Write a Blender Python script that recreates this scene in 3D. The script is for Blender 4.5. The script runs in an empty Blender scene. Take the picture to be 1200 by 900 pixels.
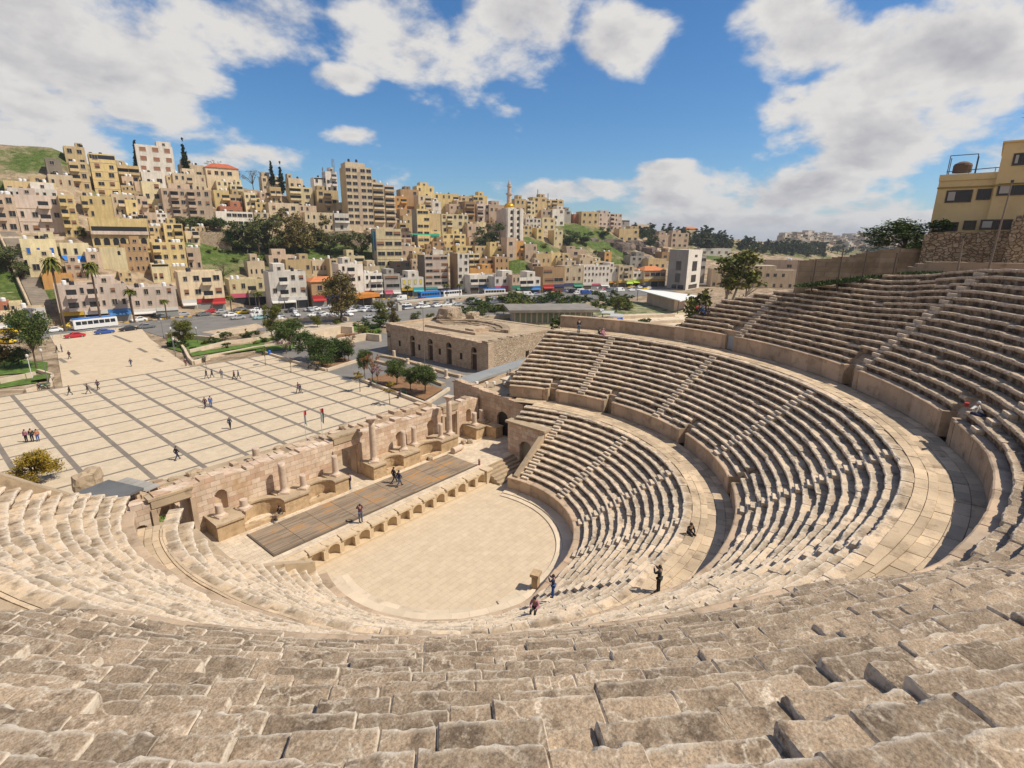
import bpy, bmesh, math, random
from mathutils import Vector, Matrix, noise as NZ
rad, sin, cos, pi, hyp = math.radians, math.sin, math.cos, math.pi, math.hypot
rnd = random.Random(7)
SC = bpy.context.scene
COL = SC.collection
# ------------------------------------------------------------------ camera
CAM = Vector((-27.351, -29.603, 25.0))
YAW, PIT, ROL, FPX = 0.6995053, 0.269905, 0.0095362, 616.374
FW = Vector((cos(YAW)*cos(PIT), sin(YAW)*cos(PIT), -sin(PIT)))
_r = Vector((sin(YAW), -cos(YAW), 0)); _u = _r.cross(FW)
RT = _r*cos(ROL) + _u*sin(ROL); UP = _u*cos(ROL) - _r*sin(ROL)
def ray(px, py):
    return FW + RT*((px-600)/FPX) + UP*((450-py)/FPX)
def at_z(px, py, z):
    d = ray(px, py); return CAM + d*((z-CAM.z)/d.z)
def at_d(px, py, D):
    d = ray(px, py); return CAM + d*(D/hyp(d.x, d.y))
def lerp(a, b, t): return a+(b-a)*t
def clamp(x, a=0.0, b=1.0): return a if x < a else b if x > b else x
def sstep(a, b, x):
    t = clamp((x-a)/(b-a)); return t*t*(3-2*t)
def table(x, T):
    if x <= T[0][0]: return T[0][1:]
    for p, q in zip(T, T[1:]):
        if x <= q[0]:
            t = (x-p[0])/(q[0]-p[0]); return tuple(lerp(a, b, t) for a, b in zip(p[1:], q[1:]))
    return T[-1][1:]
cam = bpy.data.cameras.new('camera'); camo = bpy.data.objects.new('camera', cam); COL.objects.link(camo)
cam.sensor_fit = 'HORIZONTAL'; cam.sensor_width = 36; cam.lens = FPX/1200*36
cam.clip_start = .05; cam.clip_end = 20000
camo.matrix_world = Matrix(((RT.x, UP.x, -FW.x, CAM.x), (RT.y, UP.y, -FW.y, CAM.y), (RT.z, UP.z, -FW.z, CAM.z), (0, 0, 0, 1)))
SC.camera = camo
# ------------------------------------------------------------------ terrain
# hill opposite: by bearing from the viewpoint; columns (px, street distance, ridge distance, ridge py)
_HT = [(0, 196, 330, 166), (60, 194, 330, 174), (110, 196, 330, 195), (200, 206, 335, 208), (300, 228, 340, 222), (400, 228, 345, 240),
       (470, 252, 360, 246), (540, 276, 375, 250), (620, 274, 390, 255), (690, 305, 420, 264), (740, 340, 470, 268), (800, 350, 540, 272),
       (870, 380, 620, 281), (945, 430, 720, 287), (985, 600, 1050, 279), (1060, 650, 1150, 276), (1200, 700, 1150, 272)]
HT = []
for _x, _a, _b, _y in _HT:
    _d = ray(_x, _y); HT.append((math.degrees(math.atan2(_d.y, _d.x)), _a, _b, CAM.z+_d.z/hyp(_d.x, _d.y)*_b))
HT.sort()
def H(x, y):
    dx, dy = x-CAM.x, y-CAM.y; D = hyp(dx, dy); th = math.degrees(math.atan2(dy, dx)); r = hyp(x, y)
    z = -0.6
    if th > -8 and th < 175:
        d0, d1, z1 = table(th, HT)
        if th > 100: z1 *= 1-sstep(110, 175, th)*.9
        if D > d0:
            t = (D-d0)/(d1-d0)
            if t < 1:
                z += (z1+.6)*(t*.9+.1*t*t) + NZ.noise((x*.04, y*.04, 1))*2.2*sstep(.05, .2, t)
            else: z = z1 + NZ.noise((x*.04, y*.04, 1))*2.2*(1-sstep(1, 1.2, t)) - (D-d1)*.02
        z = max(z, -12)
    if r > 44.2:
        a = math.degrees(math.atan2(y, x))
        w = 0
        if a < -24: w = sstep(-24, -33, a) if a > -90 else 1
        if a > 150: w = sstep(150, 175, a)*1
        if a < -150: w = 1
        if w > 0:
            zz = (21.2 + min(14, .03*(r-44)) + max(0, r-62)*.05)*w*sstep(44.2, 46.2, r)
            zz *= 1-sstep(90, 190, x)
            z = max(z, -.6+zz)
    return z
def hill(px, py, off=0, far=1500):
    d = ray(px, py); k = 1/hyp(d.x, d.y); D = 150.0
    while D < far:
        p = CAM + d*(D*k)
        if p.z <= H(p.x, p.y)+off: break
        D += 1.0
    else:
        th = math.degrees(math.atan2(d.y, d.x)); D = table(th, HT)[1]+5; p = CAM+d*(D*k)
    return p, D
# ------------------------------------------------------------------ materials
def nt(m): m.use_nodes = True; return m.node_tree.nodes, m.node_tree.links
MATS = {}
def mat(name, col, rough=.85, var=.12, scale=1.0, bump=.0, bscale=12, dark=None, dthr=(.5, .7), attr=0, edge=None, alt=None, spec=.3, metal=0, stain=None, grit=0, vein=None):
    """stone / paint / soil: colour broken by noise, optional darker blotches, per-block value (attribute v), worn pale edges (attribute e)"""
    if name in MATS: return MATS[name]
    m = bpy.data.materials.new(name); N, L = nt(m); b = N['Principled BSDF']
    b.inputs['Roughness'].default_value = rough; b.inputs['Specular IOR Level'].default_value = spec; b.inputs['Metallic'].default_value = metal
    tc = N.new('ShaderNodeTexCoord')
    def noi(s, det=5, rg=.55):
        n = N.new('ShaderNodeTexNoise'); n.inputs['Scale'].default_value = s; n.inputs['Detail'].default_value = det; n.inputs['Roughness'].default_value = rg
        L.new(tc.outputs['Object'], n.inputs['Vector']); return n.outputs['Fac']
    def ramp(f, a, c):
        r = N.new('ShaderNodeMapRange'); r.inputs[1].default_value = a; r.inputs[2].default_value = c; L.new(f, r.inputs[0]); return r.outputs[0]
    def mix(f, a, c, mode='MIX'):
        x = N.new('ShaderNodeMix'); x.data_type = 'RGBA'; x.blend_type = mode
        for v, i in ((f, 0), (a, 6), (c, 7)):
            if hasattr(v, 'links'): L.new(v, x.inputs[i])
            elif i == 0: x.inputs[0].default_value = v
            else: x.inputs[i].default_value = (*v, 1)
        return x.outputs[2]
    c = mix(ramp(noi(.35*scale, 4), .35, .65), tuple(x*(1-var) for x in col), tuple(min(1, x*(1+var)) for x in (alt or col)))
    n2 = noi(2.6*scale, 8, .65)
    c = mix(ramp(n2, .3, .7), c, mix(.5, c, tuple(x*(1+var*.8) for x in col)))
    if dark: c = mix(ramp(noi(1.3*scale, 9, .68), *dthr), c, dark)
    if stain: c = mix(ramp(noi(6*scale, 7, .7), .5, .62), c, stain)
    if vein:
        nv = N.new('ShaderNodeTexNoise'); nv.inputs['Scale'].default_value = 3; nv.inputs['Detail'].default_value = 5; L.new(tc.outputs['Object'], nv.inputs['Vector']); va = N.new('ShaderNodeVectorMath'); va.operation = 'MULTIPLY_ADD'; va.inputs[1].default_value = (.6, .6, .6); L.new(nv.outputs['Color'], va.inputs[0]); L.new(tc.outputs['Object'], va.inputs[2])
        vo = N.new('ShaderNodeTexVoronoi'); vo.feature = 'DISTANCE_TO_EDGE'; vo.inputs['Scale'].default_value = 2.1; L.new(va.outputs[0], vo.inputs['Vector']); vm = N.new('ShaderNodeMath'); vm.operation = 'MULTIPLY'; L.new(ramp(vo.outputs['Distance'], .055, .0), vm.inputs[0]); L.new(ramp(noi(2.2, 6, .7), .44, .58), vm.inputs[1]); c = mix(vm.outputs[0], c, vein)
    if grit:
        g = N.new('ShaderNodeMapRange'); g.inputs[1].default_value = .34; g.inputs[2].default_value = .66; g.inputs[3].default_value = 1-grit; g.inputs[4].default_value = 1+grit; L.new(noi(34, 4, .75), g.inputs[0])
        x = N.new('ShaderNodeVectorMath'); x.operation = 'SCALE'; L.new(c, x.inputs[0]); L.new(g.outputs[0], x.inputs['Scale']); c = x.outputs[0]
    if attr:
        a = N.new('ShaderNodeAttribute'); a.attribute_name = 'v'
        r = N.new('ShaderNodeMapRange'); r.inputs[3].default_value = 1-attr; r.inputs[4].default_value = 1+attr; L.new(a.outputs['Fac'], r.inputs[0])
        x = N.new('ShaderNodeVectorMath'); x.operation = 'SCALE'; L.new(c, x.inputs[0]); L.new(r.outputs[0], x.inputs['Scale']); c = x.outputs[0]
    if edge:
        a = N.new('ShaderNodeAttribute'); a.attribute_name = 'e'
        q = N.new('ShaderNodeMath'); q.operation = 'MULTIPLY'; L.new(a.outputs['Fac'], q.inputs[0]); L.new(ramp(noi(5.5, 8, .75), .38, .52), q.inputs[1])
        c = mix(q.outputs[0], c, edge)
    L.new(c, b.inputs['Base Color'])
    if bump:
        bp = N.new('ShaderNodeBump'); bp.inputs['Strength'].default_value = 1; bp.inputs['Distance'].default_value = bump
        L.new(noi(bscale, 8, .62), bp.inputs['Height']); L.new(bp.outputs[0], b.inputs['Normal'])
    MATS[name] = m; return m
def plain(name, col, rough=.5, metal=0, spec=.5):
    if name in MATS: return MATS[name]
    m = bpy.data.materials.new(name); N, L = nt(m); b = N['Principled BSDF']
    b.inputs['Base Color'].default_value = (*col, 1); b.inputs['Roughness'].default_value = rough; b.inputs['Metallic'].default_value = metal
    b.inputs['Specular IOR Level'].default_value = spec; MATS[name] = m; return m
def brickmat(name, c1, c2, mortar, w, h, msize=.012, rough=.85, plane='XY', off=.5, dark=None, bump=.01, nv=(.78, 1.18)):
    """courses of blocks; the plane of the pattern is set by which object axes feed it"""
    if name in MATS: return MATS[name]
    m = bpy.data.materials.new(name); N, L = nt(m); b = N['Principled BSDF']; b.inputs['Roughness'].default_value = rough; b.inputs['Specular IOR Level'].default_value = .25
    tc = N.new('ShaderNodeTexCoord'); sp = N.new('ShaderNodeSeparateXYZ'); cb = N.new('ShaderNodeCombineXYZ'); L.new(tc.outputs['Object'], sp.inputs[0])
    if plane == 'XY': L.new(sp.outputs[0], cb.inputs[0]); L.new(sp.outputs[1], cb.inputs[1])
    else:
        ad = N.new('ShaderNodeMath'); ad.operation = 'ADD'; L.new(sp.outputs[0], ad.inputs[0]); L.new(sp.outputs[1], ad.inputs[1])
        L.new(ad.outputs[0], cb.inputs[0]); L.new(sp.outputs[2], cb.inputs[1])
    bk = N.new('ShaderNodeTexBrick'); bk.offset = off; bk.inputs['Scale'].default_value = 1; bk.inputs['Mortar Size'].default_value = msize
    bk.inputs['Brick Width'].default_value = w; bk.inputs['Row Height'].default_value = h; bk.inputs['Bias'].default_value = 0
    bk.inputs['Color1'].default_value = (*c1, 1); bk.inputs['Color2'].default_value = (*c2, 1); bk.inputs['Mortar'].default_value = (*mortar, 1)
    L.new(cb.outputs[0], bk.inputs['Vector'])
    n = N.new('ShaderNodeTexNoise'); n.inputs['Scale'].default_value = 1.1; n.inputs['Detail'].default_value = 8; n.inputs['Roughness'].default_value = .65; L.new(tc.outputs['Object'], n.inputs['Vector'])
    r = N.new('ShaderNodeMapRange'); r.inputs[1].default_value = .3; r.inputs[2].default_value = .7; r.inputs[3].default_value = nv[0]; r.inputs[4].default_value = nv[1]; L.new(n.outputs['Fac'], r.inputs[0])
    x = N.new('ShaderNodeVectorMath'); x.operation = 'SCALE'; L.new(bk.outputs['Color'], x.inputs[0]); L.new(r.outputs[0], x.inputs['Scale']); c = x.outputs[0]
    if dark:
        n3 = N.new('ShaderNodeTexNoise'); n3.inputs['Scale'].default_value = .5; n3.inputs['Detail'].default_value = 9; n3.inputs['Roughness'].default_value = .7; L.new(tc.outputs['Object'], n3.inputs['Vector'])
        r3 = N.new('ShaderNodeMapRange'); r3.inputs[1].default_value = .52; r3.inputs[2].default_value = .68; L.new(n3.outputs['Fac'], r3.inputs[0])
        mx = N.new('ShaderNodeMix'); mx.data_type = 'RGBA'; L.new(r3.outputs[0], mx.inputs[0]); L.new(c, mx.inputs[6]); mx.inputs[7].default_value = (*dark, 1); c = mx.outputs[2]
    L.new(c, b.inputs['Base Color'])
    if bump:
        bp = N.new('ShaderNodeBump'); bp.inputs['Strength'].default_value = 1; bp.inputs['Distance'].default_value = bump; bp.invert = True
        L.new(bk.outputs['Fac'], bp.inputs['Height']); L.new(bp.outputs[0], b.inputs['Normal'])
    MATS[name] = m; return m
def stonemat(name, c1, c2, gap, scale):
    """uneven fieldstones with dark gaps between"""
    if name in MATS: return MATS[name]
    m = bpy.data.materials.new(name); N, L = nt(m); b = N['Principled BSDF']; b.inputs['Roughness'].default_value = .9; b.inputs['Specular IOR Level'].default_value = .2
    tc = N.new('ShaderNodeTexCoord'); mp = N.new('ShaderNodeMapping'); mp.inputs['Scale'].default_value = (1, 1, 1.5); L.new(tc.outputs['Object'], mp.inputs[0])
    dn = N.new('ShaderNodeTexNoise'); dn.inputs['Scale'].default_value = 2.5; dn.inputs['Detail'].default_value = 4; L.new(tc.outputs['Object'], dn.inputs['Vector']); dv = N.new('ShaderNodeVectorMath'); dv.operation = 'MULTIPLY_ADD'; L.new(dn.outputs['Color'], dv.inputs[0]); dv.inputs[1].default_value = (.35, .35, .35); L.new(mp.outputs[0], dv.inputs[2]); mp = dv
    v = N.new('ShaderNodeTexVoronoi'); v.inputs['Scale'].default_value = scale; L.new(mp.outputs[0], v.inputs['Vector']); e = N.new('ShaderNodeTexVoronoi'); e.feature = 'DISTANCE_TO_EDGE'; e.inputs['Scale'].default_value = scale; L.new(mp.outputs[0], e.inputs['Vector'])
    sp = N.new('ShaderNodeSeparateColor'); L.new(v.outputs['Color'], sp.inputs[0]); x = N.new('ShaderNodeMix'); x.data_type = 'RGBA'; L.new(sp.outputs[0], x.inputs[0]); x.inputs[6].default_value = (*c1, 1); x.inputs[7].default_value = (*c2, 1)
    n = N.new('ShaderNodeTexNoise'); n.inputs['Scale'].default_value = 5; n.inputs['Detail'].default_value = 8; L.new(tc.outputs['Object'], n.inputs['Vector']); r = N.new('ShaderNodeMapRange'); r.inputs[1].default_value = .3; r.inputs[2].default_value = .7; r.inputs[3].default_value = .75; r.inputs[4].default_value = 1.2; L.new(n.outputs['Fac'], r.inputs[0])
    q = N.new('ShaderNodeVectorMath'); q.operation = 'SCALE'; L.new(x.outputs[2], q.inputs[0]); L.new(r.outputs[0], q.inputs['Scale'])
    g = N.new('ShaderNodeMapRange'); g.inputs[1].default_value = .015; g.inputs[2].default_value = .09; L.new(e.outputs['Distance'], g.inputs[0]); y = N.new('ShaderNodeMix'); y.data_type = 'RGBA'; L.new(g.outputs[0], y.inputs[0]); y.inputs[6].default_value = (*gap, 1); L.new(q.outputs[0], y.inputs[7]); L.new(y.outputs[2], b.inputs['Base Color'])
    bp = N.new('ShaderNodeBump'); bp.inputs['Distance'].default_value = .08; L.new(g.outputs[0], bp.inputs['Height']); L.new(bp.outputs[0], b.inputs['Normal']); MATS[name] = m; return m
# ------------------------------------------------------------------ mesh builder
class MB:
    def __init__(s): s.v = []; s.f = []; s.m = []; s.a = None; s.e = None; s.sm = False
    def add(s, vs, fs, mi=0):
        o = len(s.v); s.v += [tuple(v) for v in vs]; s.f += [tuple(i+o for i in f) for f in fs]; s.m += [mi]*len(fs); return s
    def box(s, x0, x1, y0, y1, z0, z1, mi=0, M=None):
        vs = [(x, y, z) for z in (z0, z1) for x, y in ((x0, y0), (x1, y0), (x1, y1), (x0, y1))]
        if M: vs = [M @ Vector(v) for v in vs]
        return s.add(vs, [(3, 2, 1, 0), (4, 5, 6, 7), (0, 1, 5, 4), (1, 2, 6, 5), (2, 3, 7, 6), (3, 0, 4, 7)], mi)
    def prism(s, poly, z0, z1, mi=0, M=None):
        n = len(poly); vs = [(x, y, z0) for x, y in poly]+[(x, y, z1) for x, y in poly]
        if M: vs = [M @ Vector(v) for v in vs]
        return s.add(vs, [tuple(range(n-1, -1, -1)), tuple(range(n, 2*n))]+[(i, (i+1) % n, (i+1) % n+n, i+n) for i in range(n)], mi)
    def tube(s, p0, p1, r0, r1=None, n=8, mi=0, cap=True):
        p0, p1 = Vector(p0), Vector(p1); r1 = r0 if r1 is None else r1; d = (p1-p0).normalized()
        a = d.orthogonal().normalized(); b = d.cross(a)
        vs = [p+(a*cos(2*pi*i/n)+b*sin(2*pi*i/n))*r for p, r in ((p0, r0), (p1, r1)) for i in range(n)]
        fs = [(i, (i+1) % n, (i+1) % n+n, i+n) for i in range(n)]
        if cap: fs += [tuple(range(n-1, -1, -1)), tuple(range(n, 2*n))]
        return s.add(vs, fs, mi)
    def lathe(s, prof, n=16, mi=0, c=(0, 0), z=0):
        vs = [(c[0]+r*cos(2*pi*i/n), c[1]+r*sin(2*pi*i/n), z+h) for r, h in prof for i in range(n)]
        fs = [(k*n+i, k*n+(i+1) % n, (k+1)*n+(i+1) % n, (k+1)*n+i) for k in range(len(prof)-1) for i in range(n)]
        fs += [tuple(range(n-1, -1, -1)), tuple(range((len(prof)-1)*n, len(prof)*n))]
        return s.add(vs, fs, mi)
    def mesh(s, name, mats):
        me = bpy.data.meshes.new(name); me.from_pydata(s.v, [], s.f); mats = mats if isinstance(mats, (list, tuple)) else [mats]
        for m in mats: me.materials.append(m)
        if len(mats) > 1: me.polygons.foreach_set('material_index', s.m)
        for k, d in (('v', s.a), ('e', s.e)):
            if d:
                at = me.attributes.new(k, 'FLOAT', 'POINT'); at.data.foreach_set('value', d)
        if s.sm: me.polygons.foreach_set('use_smooth', [True]*len(me.polygons))
        if s.sm == 2: me.set_sharp_from_angle(angle=rad(33))
        me.update(); return me
    def build(s, name, mats, parent=None, loc=(0, 0, 0), rz=0):
        return link(name, s.mesh(name, mats), parent, loc, rz)
def link(name, me, parent=None, loc=(0, 0, 0), rz=0):
    o = bpy.data.objects.new(name, me); COL.objects.link(o); o.location = loc; o.rotation_euler = (0, 0, rz)
    if parent: o.parent = parent
    return o
def tag(o, label=None, cat=None, group=None, kind=None):
    for k, v in (('label', label), ('category', cat), ('group', group), ('kind', kind)):
        if v: o[k] = v
    return o
def empty(name, loc=(0, 0, 0), rz=0, label=None, cat=None, group=None):
    return tag(link(name, None, None, loc, rz), label, cat, group)
def kids(o): return CH.get(o.name, [])
CH = {}
def index_children():
    CH.clear()
    for o in COL.objects:
        if o.parent: CH.setdefault(o.parent.name, []).append(o)
def copy_tree(o, parent=None):
    c = o.copy(); COL.objects.link(c); c.parent = parent
    for k in kids(o): copy_tree(k, c)
    return c
def dup(o, loc, rz=0, s=None, label=None, group=None):
    c = copy_tree(o); c.location = loc; c.rotation_euler = (0, 0, rz)
    if s: c.scale = (s, s, s) if not isinstance(s, tuple) else s
    tag(c, label, None, group); return c
# ------------------------------------------------------------------ stone materials
LIME = (.56, .44, .315); DIRT = (.10, .075, .05)
M_SEAT = mat('limestone_seat', (.52, .392, .258), var=.22, scale=1.2, bump=.03, bscale=7, dark=(.21, .155, .105), dthr=(.47, .64), attr=.34, grit=.2, edge=(.66, .57, .46), alt=(.47, .36, .255))
M_RISER = mat('stained_and_shaded_limestone_riser', (.27, .182, .112), var=.28, scale=1.5, bump=.03, bscale=7, dark=(.075, .048, .03), dthr=(.38, .56), attr=.25, edge=(.48, .37, .26))  # riser patina, browned further to paint in the shade on these faces
M_CRUST = mat('crusted_limestone', (.285, .212, .145), var=.26, scale=1.6, bump=.014, bscale=26, dark=(.145, .104, .07), dthr=(.48, .63), attr=.26, edge=(.62, .54, .44), stain=(.33, .26, .19), grit=.42, vein=(.50, .42, .33))
M_SEAT3 = mat('upper_limestone_seat', (.40, .296, .195), var=.24, scale=1.3, bump=.03, bscale=7, dark=(.15, .105, .07), dthr=(.44, .62), attr=.3, edge=(.56, .45, .335), grit=.25, vein=(.46, .37, .27))
M_PAVE = mat('walkway_paving', (.50, .383, .258), var=.2, scale=1, bump=.015, bscale=9, dark=(.29, .215, .145), dthr=(.52, .7), attr=.2, grit=.15)
M_WALL = mat('podium_limestone', (.46, .355, .26), var=.2, scale=.9, bump=.015, bscale=8, dark=(.22, .155, .10), dthr=(.5, .72), attr=.16, alt=(.42, .30, .20))
M_JOINT = mat('dark_joint_soil', (.13, .10, .07))
M_RUB = mat('rubble_stone', (.40, .30, .205), var=.3, scale=2, bump=.06, bscale=4, dark=(.18, .13, .085))
M_DOORG = mat('grey_door_paint', (.33, .36, .38), rough=.5, var=.1)
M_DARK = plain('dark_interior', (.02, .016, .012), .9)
M_GREEN = mat('weeds', (.10, .17, .03), var=.5, scale=3)
# ------------------------------------------------------------------ plan of the cavea (azimuths in degrees, east = 0, south = -90)
D1T = [(-205, .2), (-198, .1), (-185, -.5), (-174, -1.0), (-160, -1.25), (-130, -.6), (-100, 0), (30, 0)]
D2T = [(-205, -1), (-180, -2), (-166, -2.9), (-157, -3.0), (-135, -2.2), (-112, -1.4), (-80, 0), (30, 0)]
def R1(a): return 20.05+table(a, D1T)[0]
def R2(a): return 30.8+table(a, D2T)[0]
def w3(a): return sstep(-62, -112, a)
RP, ZP = 10.43, 1.5
NR1, NR2, NR3 = 12, 13, 19
Z1, Z1T, Z2, Z2T = 6.49, 7.9, 13.6, 15.2
def Rb2(a): return R1(a)+1.72-.5*sstep(-93, -110, a)
def bump3(a): return sstep(-103, -116, a)*(1-sstep(-149, -158, a))
def Rb3(a): return R2(a)+1.75-.75*bump3(a)
def Z2Tf(a): return Z2T+.6*bump3(a)
def dz2(a): return table(a, [(-206, -1.7), (-186, -.9), (-168, 0), (30, 0)])[0]
def nearw(a): return sstep(-93, -110, a)
def cw1(a): return lerp(1.0, .3, nearw(a))
def cw2(a): return lerp(.92, .35, nearw(a))
def ZPf(a): return lerp(ZP, .45, sstep(-84, -106, a))
def t1(j):   # front radius, rear radius, top height of row j
    return (lambda a: RP+.75+(R1(a)-cw1(a)-RP-.75)*j/NR1, lambda a: RP+.75+(R1(a)-cw1(a)-RP-.75)*(j+1)/NR1, lambda a: ZPf(a)+(Z1-ZPf(a))*(j+1)/NR1)
def t2(j):
    return (lambda a: Rb2(a)+.5+(R2(a)-cw2(a)-Rb2(a)-.5)*j/NR2, lambda a: Rb2(a)+.5+(R2(a)-cw2(a)-Rb2(a)-.5)*(j+1)/NR2, lambda a: Z1T+(Z2-Z1T)*(j+1)/NR2+dz2(a)*(j+1)/NR2)
def rs3(a): return lerp(.46+.075*sstep(-36, -52, a), .424, w3(a))
def t3(j):
    tr = lambda a: lerp(.56, .59, w3(a)); rs = lambda a: rs3(a)
    return (lambda a: Rb3(a)+.45+tr(a)*j, lambda a: Rb3(a)+.45+tr(a)*(j+1), lambda a: Z2Tf(a)+rs(a)*(j+1))
def P3(R, a, z): return Vector((R*cos(rad(a)), R*sin(rad(a)), z))
def strip(name, a0, a1, prof, mats, parent, blk=(.8, 1.7), seed=1, chip=1.0, jit=.025, fine=1.0, gaps=(), cap=True, joint=.05, ndisp=.03, edge=True, smooth=False):
    """a curved course of separate blocks: prof(a) gives [(R, z, material, worn)] from the foot of the face over the nosing to the back"""
    rg = random.Random(seed); mb = MB(); mb.a = []; mb.e = []; mb.sm = 2 if smooth else False
    segs = []; lo = a0
    for g0, g1 in sorted(gaps, key=lambda g: -g[0]):       # azimuth falls from a0 (east) to a1 (west)
        if g1 < a0 and g0 > a1:
            if min(lo, a0)-g0 > .3: segs.append((lo, g0))
            lo = g1
    if lo-a1 > .3: segs.append((lo, a1))
    for s0, s1 in segs:
        a = s0; first = None; prev = None
        while a > s1+1e-4:
            R = prof(a)[0][0]; L = rg.uniform(*blk); e = a-math.degrees(L/R)
            if e < s1+math.degrees(.35/R): e = s1
            dist = (P3(R, (a+e)/2, prof(a)[0][1])-CAM).length
            ds = clamp(dist*.0052, .032, .34)*fine; n = max(2, int(math.radians(a-e)*R/ds)); n = min(n, 70)
            wf = 1+1.3*sstep(-96, -120, a)*(chip > .5 and not smooth); dz, dr, v, tl = rg.uniform(-jit, jit)*wf, rg.uniform(-jit, jit)*1.2*wf, rg.random(), rg.uniform(-jit, jit)*.8*wf
            if rg.random() < .06*chip: dz -= rg.uniform(.03, .12); dr += rg.uniform(0, .08)
            if smooth: dr += rg.uniform(-.025, .025); dz -= rg.choice((0,)*14+(.05, .12))
            ga = math.degrees((.007 if smooth else .012)/R)
            us = [0.0]+([i/n for i in range(n+1)] if not smooth else [0.0, min(.03, .4/n)]+[i/n for i in range(1, n)]+[max(.97, 1-.4/n), 1.0])+[1.0]
            for k, u in enumerate(us):
                aa = a-ga+(e-a+2*ga)*u
                if k == 0: aa = a-ga*.2
                if k == len(us)-1: aa = e+ga*.2
                sunk = k in (0, len(us)-1)
                row = []
                pf = prof(aa)
                for i, (R_, z_, mi, wr) in enumerate(pf):
                    p = P3(R_+dr, aa, z_+dz+tl*(u-.5))
                    q = p*1.0
                    n1 = NZ.noise(q*1.9+Vector((seed, 0, 0))); n2 = NZ.noise(q*6.5)
                    c = max(0, NZ.noise(q*.9+Vector((0, seed*3.1, 0)))+n2*.35-.12)*chip*wr if wr else 0
                    d = (n1*.6+n2*.5)*ndisp*wf
                    if smooth: d += NZ.noise(q*15)*ndisp*.4+NZ.noise(q*.8+Vector((0, 0, seed)))*.03
                    rr = R_+dr+d*(1 if i else .3)+c*.22+((NZ.noise(q*3.6)*.045+NZ.noise(q*11)*.03)*wr if wr and smooth else 0); zz = z_+dz+tl*(u-.5)+d*.7-c*.16
                    if u in (0.0, 1.0) and not sunk and chip > .3: rr += .02*chip; zz -= .015*chip
                    if sunk and wr is not None: rr += joint; zz -= joint*.8
                    row.append(P3(rr, aa, zz)); mb.a.append(v)
                    mb.e.append(clamp((wr or 0)*1.0+((.85 if smooth else .5) if u in (0., 1.) else 0)) if edge else 0)
                o = len(mb.v); mb.v += [tuple(p) for p in row]
                if prev is not None:
                    m = len(row)
                    for i in range(m-1):
                        mb.f.append((prev+i, o+i, o+i+1, prev+i+1)); mb.m.append(pf[i][2])
                else: first = o
                prev = o
            a = e
        m = len(pf)
        if cap:
            mb.f += [tuple(range(first, first+m)), tuple(range(prev+m-1, prev-1, -1))]; mb.m += [0, 0]
    return mb.build(name, mats, parent)
def seat_prof(f, b, z, rise, near=False):
    if near:
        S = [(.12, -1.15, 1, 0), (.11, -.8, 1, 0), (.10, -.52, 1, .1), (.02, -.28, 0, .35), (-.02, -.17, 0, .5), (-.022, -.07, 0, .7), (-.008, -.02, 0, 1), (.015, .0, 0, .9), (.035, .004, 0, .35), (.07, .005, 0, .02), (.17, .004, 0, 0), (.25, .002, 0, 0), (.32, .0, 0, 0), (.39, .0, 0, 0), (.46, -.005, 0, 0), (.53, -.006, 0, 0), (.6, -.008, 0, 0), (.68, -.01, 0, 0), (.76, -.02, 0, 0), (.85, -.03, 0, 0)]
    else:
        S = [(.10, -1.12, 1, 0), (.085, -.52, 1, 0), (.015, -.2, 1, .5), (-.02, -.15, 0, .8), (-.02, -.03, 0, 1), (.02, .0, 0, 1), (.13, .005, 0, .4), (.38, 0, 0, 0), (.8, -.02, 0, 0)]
    def pr(a):
        R, T, zz = f(a), b(a)-f(a), z(a); rs = rise(a); out = []
        for o, h, mi, w in S: out.append((R+o*max(T/.7, .8), zz+(h*rs if h < -.3 else h*rs/.46), mi, w))
        out[-1] = (b(a)+.14, zz-.02, 0, 0); return out
    return pr
TH = empty('roman_theatre', (0, 0, 0), 0, 'huge semicircular ancient stone theatre with three tiers of worn limestone seating', 'theatre')
def azy(R, y): return math.degrees(math.asin(min(1, y/R)))
STA = [4, -22.5, -48.5, -74, -98, -124, -150, -176]
def backing(name, pts, a0, a1, m):
    """rubble core under a tier with its two radial end faces"""
    mb = MB(); n = 90; k = len(pts(0))
    for i in range(n+1):
        a = a0+(a1-a0)*i/n
        for R, z in pts(a): mb.v.append(tuple(P3(R, a, z)))
    for i in range(n):
        for j in range(k-1): mb.f.append((i*k+j, (i+1)*k+j, (i+1)*k+j+1, i*k+j+1)); mb.m.append(0)
    mb.f += [tuple(range(k)), tuple(range(n*k+k-1, n*k-1, -1))]; mb.m += [0, 0]
    return mb.build(name, m, TH)
def ends(f, yE, yW):
    R = f(0); RW = f(-190); return azy(R, yE), -180-azy(RW, yW)
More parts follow.
